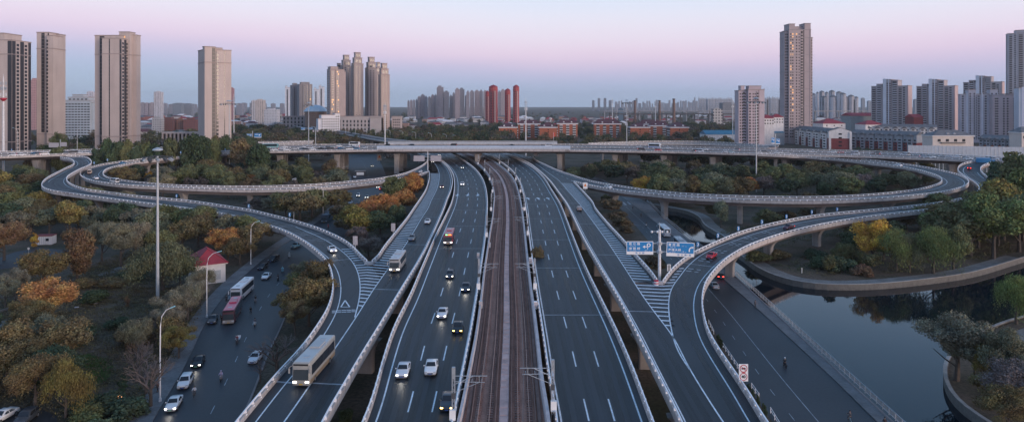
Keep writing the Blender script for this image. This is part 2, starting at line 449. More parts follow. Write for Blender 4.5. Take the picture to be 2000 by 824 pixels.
def near_station(rib, p):
    c = [(rib.at(i, .5).xy - p.xy).length for i in range(len(rib.L))]; return c.index(min(c))
def piers_at(rib, parent, spots, th=2.0, **kw):
    for sp in spots:
        p = P(sp[0], sp[1], 0); i = near_station(rib, p); c = rib.at(i, .5); w = rib.R[i]-rib.L[i]
        t = .5
        pier(parent, c.x, c.y, rib.L[i].z - th, math.atan2(w.y, w.x), **kw)
def piers_every(rib, parent, every=32, start=16, th=2.0, skip=lambda p: False, **kw):
    s = alen(rib.L); t = start; i = 0
    while t < s[-1]-3:
        while s[i+1] < t: i += 1
        c = rib.at(i, .5); w = rib.R[i]-rib.L[i]
        if not skip(c): pier(parent, c.x, c.y, rib.L[i].z - th, math.atan2(w.y, w.x), **kw)
        t += every

# ================================================================= ground, pond, streets
WZ = -1.25
pond_px = [(1268,398),(1300,405),(1340,412),(1366,424),(1377,440),(1402,455),(1419,466),(1428,486),(1452,502),(1482,524),(1532,545),(1600,556),(1700,556),(1800,547),(1900,532),(2000,503),(2120,470),(2260,470),(2330,505),(2300,560),(2150,590),(2000,620),(1940,640),(1890,662),(1858,692),(1846,720),(1852,755),(1880,792),(1932,826),(2010,880),(2060,960),(2000,1060),(1960,1130),(1745+300,1100)]
pond_l = [(1745+300*.0, 824)]
def lerp2(a, b, t): return (a[0]+(b[0]-a[0])*t, a[1]+(b[1]-a[1])*t)
bankline = [(1268,398),(1292,424),(1345,468),(1437,540),(1590,681),(1745,824),(1900,967),(2046,1100)]
right_bank = smooth(resample(cr([P(u, v) for u, v in pond_px[:-1]]), 3.0), 2)
left_bank = resample([P(u, v) for u, v in bankline], 4.0)
pond = [p.xy.copy() for p in right_bank] + [p.xy.copy() for p in reversed(left_bank)]
FOOT.append((pond, 0))
g_out = [Vector((-14000, -300)), Vector((14000, -300)), Vector((14000, 14000)), Vector((-14000, 14000))]
from mathutils.geometry import delaunay_2d_cdt
def ground_mesh():
    vs = list(g_out); n0 = len(vs)
    # a scatter of extra points keeps triangles of a sensible size
    vs += pond; n1 = len(vs)
    edges = [(i, (i+1) % 4) for i in range(4)] + [(n0+i, n0+(i+1) % len(pond)) for i in range(len(pond))]
    out = delaunay_2d_cdt(vs, edges, [], 0, 1e-4)
    vv, ff = out[0], out[2]; keep = []
    for f in ff:
        c = (vv[f[0]] + vv[f[1]] + vv[f[2]])/3
        if not inpoly(c, pond): keep.append(f)
    return MB().add([(v.x, v.y, 0) for v in vv], keep)
def ground_material():
    m = bpy.data.materials.new('soil'); m.use_nodes = True; t = m.node_tree; b = t.nodes['Principled BSDF']
    b.inputs['Roughness'].default_value = .95; b.inputs['Specular IOR Level'].default_value = .2
    g = N(t, 'ShaderNodeNewGeometry')
    def nz(s, d=6):
        n = N(t, 'ShaderNodeTexNoise'); n.inputs['Scale'].default_value = s; n.inputs['Detail'].default_value = d
        t.links.new(g.outputs['Position'], n.inputs['Vector']); return n.outputs[0]
    r1 = N(t, 'ShaderNodeValToRGB'); t.links.new(nz(.07), r1.inputs[0])
    ramp(r1, [(.30, (.045, .046, .026)), (.42, (.072, .062, .042)), (.52, (.105, .080, .060)), (.60, (.125, .095, .072)), (.72, (.062, .060, .036))])
    r2 = N(t, 'ShaderNodeMapRange'); r2.inputs[1].default_value = .3; r2.inputs[2].default_value = .7; r2.inputs[3].default_value = .62; r2.inputs[4].default_value = 1.35
    t.links.new(nz(1.6, 4), r2.inputs[0])
    vm = N(t, 'ShaderNodeVectorMath', operation='SCALE'); t.links.new(r1.outputs[0], vm.inputs[0]); t.links.new(r2.outputs[0], vm.inputs['Scale'])
    t.links.new(vm.outputs[0], b.inputs['Base Color'])
    return m
soil = ground_material()
tag(ground_mesh().build('ground', soil), 'brown earth and thin dry grass between the roads', 'ground', kind='structure')
def water_material():
    m = bpy.data.materials.new('water'); m.use_nodes = True; t = m.node_tree; b = t.nodes['Principled BSDF']
    b.inputs['Base Color'].default_value = (.003, .010, .017, 1); b.inputs['Roughness'].default_value = .02; b.inputs['IOR'].default_value = 1.31
    g = N(t, 'ShaderNodeNewGeometry'); n = N(t, 'ShaderNodeTexNoise'); n.inputs['Scale'].default_value = 1.1; n.inputs['Detail'].default_value = 3
    t.links.new(g.outputs['Position'], n.inputs['Vector'])
    bp = N(t, 'ShaderNodeBump'); bp.inputs['Strength'].default_value = .10; bp.inputs['Distance'].default_value = .05
    t.links.new(n.outputs[0], bp.inputs['Height']); t.links.new(bp.outputs[0], b.inputs['Normal'])
    return m
wx = [p.x for p in pond]; wy = [p.y for p in pond]
wm = MB().add([(min(wx)-10, min(wy)-10, WZ), (max(wx)+10, min(wy)-10, WZ), (max(wx)+10, max(wy)+10, WZ), (min(wx)-10, max(wy)+10, WZ)], [(0, 1, 2, 3)])
tag(wm.build('water', water_material()), 'dark still pond water mirroring the trees and sky', 'water', kind='structure')
# retaining walls of the pond
bank_m = mat('bank_stone', (.15, .145, .135), .9, .25, .6, fine=(3, .15), stain=((.06, .055, .05), .5, (.6, .6, .3)))
path_m = mat('bank_path', (.17, .165, .16), .9, .25, .4, fine=(2.2, .2))
w_ = MB(); sweep(w_, right_bank, [(.5, -4), (.35, .30), (-.35, .30), (-.35, .26), (-.1, .02), (0, -4)])
cp_ = MB(); sweep(cp_, right_bank, [(.40, .30), (.40, .42), (-.2, .42), (-.2, .30)])
tag(w_.build('retaining_wall', bank_m), 'curving grey stone embankment wall around the far side of the pond', 'wall')
cp_.build('coping', mat('coping_stone', (.30, .29, .28), .85, .2, .6), bpy.data.objects['retaining_wall'])
i_a = 0; i_b = next(i for i, p in enumerate(right_bank) if p.x > P(2000, 503).x)
pb = offs(right_bank, -.45)[i_a:i_b]; pa = offs(right_bank, -4.6)[i_a:i_b]
tag(MB().strip(up(smooth(pa, 6), .016), up(pb, .016)).build('path', path_m), 'pale gravel walk along the top of the pond wall', 'path', kind='structure')
w2 = MB(); sweep(w2, left_bank, [(.05, -4), (.05, .25), (.45, .25), (.45, -4)])
tag(w2.build('retaining_wall', concrete_d), 'straight concrete quay wall between the right street and the pond', 'wall')

def sheet(name, pts_px, m, dz, label, cat, kind='structure', avoid=True, sub=None):
    pts = [P(u, v) for u, v in pts_px]; tris = tessellate_polygon([pts])
    if avoid: FOOT.append(([p.xy for p in pts], 0))
    return tag(MB().add([(p.x, p.y, dz) for p in pts], [tuple(t) for t in tris]).build(name, m), label, cat, kind=kind)
sl_l = [(180,1050),(298,823),(360,718),(401,632),(444,572),(480,536),(520,503),(566,470),(611,440),(650,412),(676,388),(686,360),(683,335),(668,314),(640,302)]
sl_r = [(330,1050),(468,824),(522,690),(548,640),(560,606),(580,572),(606,540),(640,505),(668,470),(700,440),(728,412),(752,385),(757,358),(751,335),(742,315),(735,302)]
def pxline(l, z=0): return smooth(resample(cr([P(u, v, z) for u, v in l]), 3.0), 2)
stL = Rib(pxline(sl_l), pxline(sl_r))
tag(MB().strip(up(stL.L, .02), up(stL.R, .02)).build('street', asphalt_g), 'dark grey street running under the left curved ramp', 'road', kind='structure')
FOOT.append((stL.poly(), .5))
sr_l = [(1560,900),(1510,824),(1450,740),(1403,660),(1372,606),(1340,560),(1300,512),(1245,445),(1205,400),(1172,362),(1130,335)]
sr_r = [(1800,905),(1712,824),(1640,752),(1550,668),(1480,604),(1400,534),(1330,474),(1272,428),(1238,402),(1208,380),(1175,350)]
stR = Rib(pxline(sr_l), pxline(sr_r))
tag(MB().strip(up(stR.L, .02), up(stR.R, .02)).build('street', asphalt_g), 'street between the right curved ramp and the pond', 'road', kind='structure')
FOOT.append((stR.poly(), .5))
pave_m = mat('pavement', (.165, .16, .165), .9, .2, .3, fine=(2, .15))
# pavement with a kerb on the pond side of the right street
pv = MB(); a = stR.R; b = [min(left_bank, key=lambda q: (q.xy-p.xy).length).copy() for p in a]
b = smooth(b, 5)
n_ = len(a); i_e = n_
pv.strip(up(a, .17), up(b, .17)); pv.strip(up(a, .0), up(a, .17))
tag(pv.build('pavement', pave_m), 'pale concrete pavement between the right street and the pond railing', 'pavement', kind='structure')
# left street: kerb and pavement on the park side
pv = MB(); nL = len(stL.L); kl = stL.L[:int(nL*.72)]
pv.strip(up(offs(kl, -3.6), .15), up(kl, .15)); pv.strip(up(kl, .15), up(kl, 0))
tag(pv.build('pavement', pave_m), 'grey pavement with kerb along the park side of the left street', 'pavement', kind='structure')
FOOT.append(([p.xy for p in offs(kl, -2.2)] + [p.xy for p in reversed(kl)], 0))
kr = stL.R[:int(nL*.45)]; kb = MB(); kb.strip(up(kr, 0), up(kr, .15)); kb.strip(up(kr, .15), up(offs(kr, .35), .15))
tag(kb.build('kerb', concrete_d), 'pale kerb on the ramp side of the left street', 'kerb', kind='structure')
# street paint
sm_ = MB(); cl = stR.line(.44, 0, int(len(stR.L)*.93), .02); ribbon_line(sm_, cl, .14)
cl2 = stR.line(.22, 4, 60, .02); dashes(sm_, cl2, 2.5, 9, .12)
for k in range(6):
    q = P(1215 + k*9, 395 - k*1.0, .02); dq = (P(1222+k*9, 402-k*1.0, .02)-q)*.8
    sm_.add([q + Vector((0, 0, .014)), q + Vector((1.0, 0, .014)), q + dq + Vector((1.0, 0, .014)), q + dq + Vector((0, 0, .014))], [(0, 1, 2, 3)])
q = P(1232, 437, .034); ribbon_line(sm_, [q, q + Vector((1.2, -2, 0)), q + Vector((2.2, -3.6, 0)), q + Vector((3.4, -3.6, 0))], .35)
tag(sm_.build('road_marking', paint_f), 'thin worn white lines painted on the right street', 'road marking', kind='structure')
sm_ = MB(); dashes(sm_, stL.line(.62, 3, 40, .02), 3, 11, .13); dashes(sm_, stL.line(.5, int(nL*.62), nL-4, .02), 4, 10, .14)
tag(sm_.build('road_marking', paint_f), 'faint dashed line painted on the left street', 'road marking', kind='structure')
# little park road, car park, paths, grass patches
sheet('park_road', [(0,503),(30,492),(75,484),(120,487),(150,492),(135,503),(95,512),(40,520),(0,526)], asphalt_g, .02, 'bluish asphalt lane behind the park trees', 'road')
sheet('car_park', [(-60,800),(0,795),(80,797),(110,812),(120,860),(-80,860)], asphalt_g, .02, 'small dark car park at the corner of the park', 'car park')
sheet('path', [(5,625),(22,630),(36,650),(40,672),(32,688),(18,686),(22,668),(16,648),(0,636)], path_m, .02, 'pale curved footpath through the park', 'path')
sheet('path', [(290,500),(330,493),(372,487),(372,491),(330,500),(292,510),(262,520),(196,540),(190,536),(250,514)], path_m, .02, 'thin earthen footpath winding behind the park lawn', 'path', avoid=False)
sheet('path', [(1986,645),(2000,640),(2080,625),(2100,700),(2040,690),(1935,720),(1888,688),(1905,668)], path_m, .02, 'pale paved terrace above the pond at the right', 'path')
lawn_m = mat('lawn', (.040, .070, .020), .95, .4, .5, fine=(4, .3))
sheet('lawn', [(140,697),(172,690),(205,700),(215,722),(205,745),(180,762),(165,762),(178,745),(172,725),(160,708)], lawn_m, .024, 'bright green crescent of lawn in the park', 'lawn', avoid=False)
sheet('planting_bed', [(116,700),(140,703),(160,716),(168,740),(160,760),(140,770),(110,740)], mat('bed_soil', (.05, .038, .032), .95, .3, .8), .024, 'bare dark planting bed inside the park lawn', 'planting bed', avoid=False)

# ================================================================= the viaducts
ZK = {0: 8.0}
def via(name_label, cat='viaduct', name='viaduct'):
    return empty(name, (0, 0, 0), label=name_label, cat=cat, group='elevated roads of the interchange')
# ---- left carriageway
hl_l = [(660,920),(709,817),(729,764),(747,700),(770,633),(801,572),(826,514),(852,455),(875,409),(883,389.5),(887,370),(887.5,352),(884,337),(874,322),(862,312),(845,303),(820,294),(790,286)]
hl_r = [(868,920),(886,817),(899,750),(911,690),(923,628),(934,560),(943,500),(949,455),(952,409),(952,387),(949,365),(942,346),(930,330.5),(917,319.6),(895,306),(876,298),(850,289),(822,282)]
LC = Rib(edge(hl_l, ZK), edge(hl_r, ZK))
vL = via('broad three-lane elevated carriageway left of the railway, traffic coming nearer', name='elevated_carriageway')
girder(LC, vL); surface(LC, vL); parapet(LC.L, -1, vL); parapet(LC.edgeR, 1, vL)
mk = MB(); ribbon_line(mk, LC.line(.12), .23); ribbon_line(mk, LC.line(.965), .23)
dashes(mk, LC.line(.445), start=16.5, w=.21); dashes(mk, LC.line(.72), start=16.5, w=.21)
def arrow(mb, p, d, L=5.0, w=.22, hw=.75, dz=.014):
    """straight-on arrow painted on the road, tail at p, pointing along d"""
    d = Vector((d.x, d.y, 0)).normalized(); n = Vector((d.y, -d.x, 0)); p = Vector((p.x, p.y, p.z+dz)); q = p + d*L*.55; e = p + d*L
    mb.add([p-n*w, p+n*w, q+n*w, q-n*w], [(0, 1, 2, 3)]); mb.add([q-n*hw, q+n*hw, e], [(0, 1, 2)])
for u in (894.5, 914.5, 934): arrow(mk, P(u, 379, 8), Vector((0, -1, 0)), 7, .35, 1.1)
mk.build('lane_marking', paint_w, vL); joints(LC, vL, 36, .3, 118)
piers_every(LC, vL, 34, 20, w=3.2)
FOOT.append((LC.poly(), 1))
# ---- right carriageway
hr_l = [(1092,920),(1088,822),(1083,790),(1072,730),(1062,659),(1053,600),(1045,547),(1036,479),(1030,431),(1026,398),(1021,374),(1014,352.5),(1001,333),(982,317.5),(960,305),(938,296),(905,286)]
hr_r = [(1318,920),(1278,822),(1270,801.6),(1245,735),(1224,684),(1201,633),(1173,577),(1143,516),(1120,460),(1098.5,405),(1089,387),(1078,370),(1064,348),(1047,330.5),(1025.5,317),(993,303),(966,294),(935,285)]
RC = Rib(edge(hr_l, ZK), edge(hr_r, ZK))
vR = via('empty three-lane elevated carriageway right of the railway, painted with up arrows', name='elevated_carriageway')
girder(RC, vR); surface(RC, vR); parapet(RC.edgeR, 1, vR); parapet(RC.L, -1, vR)
mk = MB(); ribbon_line(mk, RC.line(.06), .23); ribbon_line(mk, RC.line(.90), .23)
dashes(mk, RC.line(.35), start=14, w=.21); dashes(mk, RC.line(.62), start=14, w=.21)
for u in (1033.5, 1053.5, 1073): arrow(mk, P(u, 390, 8), Vector((-.1, 1, 0)), 7, .35, 1.1)
mk.build('lane_marking', paint_w, vR); joints(RC, vR, 36, .3, 60)
piers_every(RC, vR, 34, 20, w=3.2)
FOOT.append((RC.poly(), 1))
# ---- left slip road A (joins the curved ramp below the gore)
a_r = [(590,920),(630,822),(668,756),(704,694.5),(745,628),(785,562),(831,485.5),(864,414),(874,387),(881,370),(884,352),(880.6,337),(873,324),(860,313),(842,304),(818,295),(785,287)]
a_gore = [(727,507),(738,497),(751,478),(772,452),(794,425),(805,409),(814,396),(823,383),(831,370),(836.5,354.5),(838.5,344),(838,334)]
a_line = [(455,960,'s'),(505,889,'s'),(556,822,'s'),(622,727,'s'),(691,626,'s'),(727,569,'s'),(757,526,'s'),(788,483.5,'s'),(807,454,'s'),(824,425,'s'),(836,407,'s'),(842,392,'s'),(853,370,'s'),(857.6,352,'s'),(857.6,337,'s'),(851,322,'s'),(839,311,'s'),(824,303,'s'),(803,295,'s'),(770,287,'s')]
b_line_r = [(500,422.5,'s'),(560,437,'s'),(602.5,453.5,'s'),(636.5,469,'s'),(662,486,'s'),(682,503,'s'),(695,522,'s'),(702,543.5,'s'),(703.5,567,'s'),(700.5,590,'s'),(693,619,'s')]
b_n = [(131,303),(157,304),(170,306.5),(177,311),(179,317),(174,322),(157,329),(142,337),(132,343.6),(131,351),(140,359),(153,364),(170,369),(186,371),(218,375),(251,379.7),(283.7,383),(327,386.6),(371,391),(415,397),(458.5,403.7),(491,409),(560,425.5),(594,435),(619.5,443),(645,453.5),(669,465),(689,479),(704,495),(716.7,506.6)]
b_s = [(118,306),(133,308.5),(141,311),(145,316),(143,320.7),(131,326),(109,337),(92,346),(82.5,354.5),(81,361),(87,366.6),(100.5,371),(113.6,373.2),(129,375.4),(180,382),(250,391),(334,401.5),(393,409),(450,419),(500,432),(551,447),(587,465),(612,483),(632.5,501),(645,521),(650,547),(648,572),(637.6,603),(622,628),(604.5,654),(576,689),(541,725),(500,773.5),(462,818),(415,880),(360,955)]
zbn = {0: 16.3, 4: 15, 9: 12, 14: 10.0, 20: 8.4, 23: 8.0, 29: 8.0}
zbs = {0: 16.3, 4: 15, 9: 11, 14: 9.6, 18: 8.2, 19: 8.0, 33: 8.0}
AL = edge(a_line, ZK); AR = edge(a_r, ZK); AG = edge(a_gore, ZK, sm=1)
BN = edge(b_n, zbn); BS = edge(b_s, zbs); BLr = edge(b_line_r, ZK)
vA = via('straight left slip road with a hatched gore and a red-lit car, merging with the curve', name='slip_road')
i_m = min(range(len(AL)), key=lambda i: (AL[i]-P(693,621,8)).length)
Alane = Rib(AL, AR)                         # lane between the solid line and the outer parapet
girder(Alane, vA); surface(Alane, vA)
# hatched gore between the gore parapet and the solid line, above the nose
ALg = [p for p in AL if p.y >= AG[0].y-1 and p.y <= AG[-1].y+1]
Agore = Rib(AG, ALg)
girder(Agore, vA, 1.9, name='gore_girder'); surface(Agore, vA)
parapet(AG, -1, vA); parapet(AR, 1, vA)
def xat(line, y):
    for a, b in zip(line, line[1:]):
        if (a.y-y)*(b.y-y) <= 0 and abs(a.y-b.y) > 1e-6: return a.x + (b.x-a.x)*(y-a.y)/(b.y-a.y)
    return None
mk = MB(); ribbon_line(mk, AL, .22); ribbon_line(mk, Alane.line(.86), .18)
def hatch(mb, l0, l1, y0, y1, step=2.7, w=.7, slope=.0, dz=.008, inset=.35, z=8.0):
    """cross bars between two lines, one end further along by slope"""
    y = y0
    while y < y1:
        xa = xat(l0, y); xb = xat(l1, y)
        if xa is not None and xb is not None and xb-xa > 1.0:
            yb = y - slope*(xb-xa); xb2 = xat(l1, yb)
            if xb2 is not None:
                xa += inset; xb2 -= inset*.4
                mb.add([(xa, y, z+dz), (xb2, yb, z+dz), (xb2, yb+w, z+dz), (xa, y+w, z+dz)], [(0, 1, 2, 3)])
        y += step
hatch(mk, AG, AL, AG[0].y+1.5, AG[-1].y-2, slope=.22, inset=.9)
mk.build('lane_marking', paint_w, vA)
joints(Alane, vA, 48, .4, 30)
piers_every(Alane, vA, 34, 20, w=3.0)
FOOT.append((Alane.poly(), 1)); FOOT.append((Agore.poly(), 1))
# ---- left curved ramp B
vB = via('S-shaped left curved ramp sweeping down from the far overpass to the gore', name='curved_ramp')
# its right side: north parapet down to the nose, then the solid line of the slip road
nose = AG[0]
tail = [p for p in reversed(AL) if p.y < nose.y-1]
BRfull = BN + smooth([BN[-1].lerp(nose, .5)], 0) + [nose] + tail
BSr = resample(BS, 2.5)
B1 = Rib(BN, BSr)                            # by the north parapet: down to the nose
iS = near = min(range(len(BSr)), key=lambda i: (BSr[i].xy - BN[-1].xy).length)
B2 = Rib(BSr[iS:], [BN[-1], nose] + tail)
B1 = Rib(BN, BSr[:iS+1])
girder(B1, vB); surface(B1, vB); girder(B2, vB, name='merge_girder'); surface(B2, vB)
parapet(BN, -1, vB); parapet(BS, 1, vB)
nosep = MB(); sweep(nosep, [BN[-1], (BN[-1]+nose)/2 + Vector((0, -.4, 0)), nose], [(-.2, 0), (-.2, .7), (.6, .7), (1.0, .02)])
nosep.build('gore_nose', concrete, vB)
mk = MB(); ribbon_line(mk, [p for p in BLr], .22)
ribbon_line(mk, B1.line(.14, 0, len(B1.L)-48), .18); 
ribbon_line(mk, smooth(offs(BSr, -1.75), 3), .2)
# chevrons below the nose
def chevrons(mb, l0, l1, apex, y_top, y_bot, step=2.7, w=.7, slope=.34, z=8.0, dz=.008):
    y = y_top
    while y > y_bot:
        c = apex(y); xa = xat(l0, y); xb = xat(l1, y)
        if xa is not None and xb is not None and xb-xa > .8:
            for _ in range(3):
                ya = y - slope*abs(c-xa); yb = y - slope*abs(xb-c)
                xa = xat(l0, ya) or xa; xb = xat(l1, yb) or xb
            for x, yy in ((xa, ya), (xb, yb)):
                mb.add([(x, yy, z+dz), (c, y, z+dz), (c, y+w, z+dz), (x, yy+w, z+dz)], [(0, 1, 2, 3)])
        y -= step
ptip = P(721, 511, 8); pend = P(697, 612, 8)
apx = lambda y: ptip.x + (pend.x-ptip.x)*((ptip.y-y)/(ptip.y-pend.y))
chevrons(mk, BLr, AL, apx, ptip.y-.5, pend.y+1.5)
# stripes between the curved line and the north parapet just above the nose
hatch(mk, BLr, BN, BN[-1].y+.6, BN[-1].y+17, slope=-.22, inset=.3)
# warning triangle and slow-down bars
tp_ = [P(666, 599, 8.014), P(683, 599, 8.015), P(674, 586, 8.016), P(666, 599, 8.017)]
for a, b in zip(tp_, tp_[1:]): ribbon_line(mk, [a, b], .28, 0)
for k in range(5):
    for dv in (0, 3.2):
        a = P(648+9.5*k, 607.3-.5*k+dv, 8); mk.add([a+Vector((0,0,.012)), a+Vector((.85,0,.012)), a+Vector((.85,.35,.012)), a+Vector((0,.35,.012))], [(0, 1, 2, 3)])
mk.build('lane_marking', paint_w, vB)
mk = MB()
for i0 in (len(B1.L)-46, len(B1.L)-40, len(B1.L)-34, len(B1.L)-28, len(B1.L)-22, len(B1.L)-16):
    for j in range(2):
        a = B1.at(i0+j, .16, .012); b = B1.at(i0+j, .80, .012); d = (B1.at(i0+j+1, .5)-B1.at(i0+j, .5)).normalized()*.32
        mk.add([a, b, b+d, a+d], [(0, 1, 2, 3)])
mk.build('road_marking', paint_f, vB)
joints(B1, vB, 40, .4, 30); joints(B2, vB, 40, .5, 70)
piers_every(B1, vB, 30, 20, w=2.0, skip=lambda c: inpoly(c, stL.poly())); piers_every(B2, vB, 34, 24, w=2.6, skip=lambda c: inpoly(c, stL.poly()))
FOOT.append((B1.poly(), .5)); FOOT.append((B2.poly(), .5))
# ---- left loop C
c_o = [(838,334),(818,340),(798.7,345),(763.7,350.3),(720,356),(698.5,358),(666,362),(611,365.6),(545.5,368),(480,369),(436.6,368),(371,366),(305.5,363),(260,361),(229,358.5),(196.6,354.5),(175,350),(161.7,344.7),(156,338),(161.7,331.6),(179,325),(207.6,318.5),(260,312),(283.7,308.7),(332,303.6),(356,301.5),(410,298),(445,295.8),(500,293)]
c_i = [(836,312),(829,319),(816,327),(792,337),(763.7,343.6),(738,348),(720,350),(676.7,354),(611,359.5),(545.5,362),(480,363),(415,362.5),(349,360.8),(283.7,356),(260,353.8),(238,350.6),(214,346.5),(203,341),(202,335),(210,328.5),(229,323),(260,317),(283.7,313.5),(332,307.8),(358,305),(393,302),(445,299),(500,296.5)]
CO = edge(c_o, {0: 8, 4: 8.3, 9: 9, 13: 10, 18: 11.5, 22: 13, 26: 15, 28: 16.4}); CI = edge(c_i, {0: 8, 5: 8.2, 10: 9, 14: 10, 18: 11.5, 22: 13.2, 26: 15.6, 27: 16.4})
vC = via('long flat left loop ramp with a white van, turning back to the overpass', name='loop_ramp')
C_ = Rib(CO, CI); girder(C_, vC, 2.2); surface(C_, vC); parapet(CO, -1, vC); parapet(CI, 1, vC)
mk = MB(); ribbon_line(mk, C_.line(.16), .2); ribbon_line(mk, C_.line(.80), .2); mk.build('lane_marking', paint_w, vC)
piers_every(C_, vC, 33, 28, 2.2, w=3.0, d=2.0, flare=3.0, skip=lambda c: inpoly(c, stL.poly()))
FOOT.append((C_.poly(), .5))
# ---- right slip road D, curved ramp E, loop F
d_l = [(1372,920),(1331,822),(1296,750.6),(1265,689),(1234,628),(1204,572),(1173,521),(1138,460),(1115,412),(1104,392),(1091,374),(1074,352),(1054,333),(1032,317),(1004,305),(975,295),(945,286)]
d_line = [(1478,920,'s'),(1444,868,'s'),(1408,817,'s'),(1347,720,'s'),(1316,659,'s'),(1285,618,'s'),(1255,577,'s'),(1219,521,'s'),(1178,460,'s'),(1138,406,'s'),(1124,389.5,'s'),(1108.6,372,'s'),(1091,352,'s'),(1070,337,'s'),(1050,322,'s'),(1030,311,'s'),(1008,302,'s'),(975,293,'s')]
d_gore = [(1283,542.8),(1269,524),(1245,498),(1216.5,465),(1188,434.6),(1164,406),(1157,392),(1139,372),(1121,353.5)]
e_n = [(1295,545),(1301.7,536),(1315,520),(1336.6,502),(1358.5,489),(1391,474),(1439,454),(1487,440),(1536,429),(1584.5,420.4),(1633,414.6),(1699,408.7),(1740,405),(1805.5,398),(1849,391.7),(1882,385),(1897,381),(1908,374),(1912,366),(1908,359),(1901,353.5),(1888.6,346),(1875.5,337),(1870,330.5),(1873,323),(1884,317),(1910,312.5)]
e_s = [(1610,960),(1545,880),(1499.5,822),(1459,756),(1423,705),(1387,649),(1374.6,608),(1372,577),(1380,547),(1402.7,518),(1425,499),(1458,479.6),(1497,464.5),(1536,452.4),(1575,442.7),(1613.6,435),(1652.5,428),(1699,421),(1760,414),(1830,405.5),(1900,396),(1945,385),(1965,373),(1958,361),(1943,352),(1928,343.6),(1917,334),(1915,327),(1921,321),(1936,316)]
DL = edge(d_l, ZK); DN = edge(d_line, ZK); DG = edge(list(reversed(d_gore)), ZK, sm=1)
EN = edge(e_n, {0: 8, 12: 8, 16: 9.2, 20: 11, 23: 13, 26: 16.2}); ES = edge(e_s, {0: 8, 18: 8, 22: 9.6, 25: 12, 27: 13.6, 29: 16.2})
vD = via('straight right slip road with a hatched gore beside the empty carriageway', name='slip_road')
Dl = Rib(DL, DN); girder(Dl, vD); surface(Dl, vD)
i0_ = min(range(len(DN)), key=lambda i: (DN[i]-P(1070,337,8)).length)
DGr = list(reversed(DG))                    # nose -> far tip
DNg = [p for p in DN if DGr[0].y-1 <= p.y <= DGr[-1].y+1]
Dg = Rib(DNg, DGr); girder(Dg, vD, 1.9, name='gore_girder'); surface(Dg, vD)
parapet(DL, -1, vD); parapet(DGr, 1, vD)
mk = MB(); ribbon_line(mk, DN, .22); ribbon_line(mk, Dl.line(.17), .2); ribbon_line(mk, Dl.line(.11, 0, 90), .12)
def hatch2(mb, l0, l1, y0, y1, step=2.7, w=.7, slope=.22, z=8.0, dz=.008):
    y = y0
    while y < y1:
        xa = xat(l0, y)
        if xa is not None:
            xb = xat(l1, y); 
            if xb is not None and xb-xa > 1:
                yb = y - slope*(xb-xa); xb = (xat(l1, yb) or xb) - .9
                mb.add([(xa+.2, y, z+dz), (xb, yb, z+dz), (xb, yb+w, z+dz), (xa+.2, y+w, z+dz)], [(0, 1, 2, 3)])
        y += step
hatch2(mk, DN, DGr, DGr[0].y+1, DGr[-1].y)
mk.build('lane_marking', paint_w, vD); joints(Dl, vD, 48, .4, 62)
piers_every(Dl, vD, 34, 20, w=3.0); FOOT.append((Dl.poly(), 1)); FOOT.append((Dg.poly(), 1))
vE = via('right curved ramp with a red car, crossing the pond corner and winding up', name='curved_ramp')
noseR = EN[0]; noseL = DGr[0]
ESr = ES
iE = min(range(len(ESr)), key=lambda i: (ESr[i].xy - noseR.xy).length)
tailD = [p for p in DN if p.y < noseL.y-1]
E1 = Rib(EN, ESr[iE:])
E2 = Rib(tailD + [noseL, noseR], ESr[:iE+1])
girder(E1, vE, 2.2); surface(E1, vE); girder(E2, vE, name='merge_girder'); surface(E2, vE)
parapet(EN, -1, vE); parapet(ES, 1, vE)
nosep = MB(); sweep(nosep, [noseL, (noseL+noseR)/2 + Vector((0, -.4, 0)), noseR], [(-.2, 0), (-.2, .7), (.6, .7), (1.0, .02)])
nosep.build('gore_nose', concrete, vE)
e_line = [(1347,721,'s'),(1325,688,'s'),(1313.5,654,'s'),(1306,608,'s'),(1307.5,575,'s'),(1316,555,'s'),(1328,539.5,'s'),(1343,520,'s'),(1369,498,'s'),(1402,481.5,'s'),(1439,469,'s')]
EL = edge(e_line, ZK)
mk = MB(); ribbon_line(mk, EL, .22)
i1 = min(range(len(E1.L)), key=lambda i: (E1.at(i, .2)-P(1439,469,8)).length)
ribbon_line(mk, E1.line(.24, i1), .2); ribbon_line(mk, smooth(offs(ESr, -1.75), 3), .2)
ptip2 = P(1290, 552, 8); pend2 = P(1340, 706, 8)
def apx2(y):
    t = (ptip2.y-y)/(ptip2.y-pend2.y); return ptip2.x + (pend2.x-ptip2.x)*t
chevrons(mk, DN, EL, apx2, ptip2.y-.5, pend2.y+1.5, slope=-.20)
hatch(mk, EN, EL, noseR.y+.6, noseR.y+15, slope=-.12, inset=1.0)

for i0 in range(6, 34, 5):
    for j in range(2):
        for t0, t1 in ((.28, .42), (.5, .6)):
            a = E1.at(i0+j, t0, .012); b = E1.at(i0+j, t1, .012); d = (E1.at(i0+j+1, .5)-E1.at(i0+j, .5)).normalized()*.3
            mk.add([a, b, b+d, a+d], [(0, 1, 2, 3)])
for i in range(2, 12, 2):
    a = E1.at(i, .87, .013); b = E1.at(i, .95, .013); d = (E1.at(i+1, .5)-E1.at(i, .5)).normalized()*.4
    mk.add([a, b, b+d, a+d], [(0, 1, 2, 3)])
mk.build('lane_marking', paint_w, vE); joints(E1, vE, 38, .4, 24)
piers_every(E1, vE, 31, 17, 2.2, w=2.4, d=1.8, flare=2.8, zb=-3, skip=lambda c: inpoly(c, stR.poly())); piers_every(E2, vE, 34, 24, w=2.6, skip=lambda c: inpoly(c, stR.poly()))
FOOT.append((E1.poly(), .5)); FOOT.append((E2.poly(), .5))
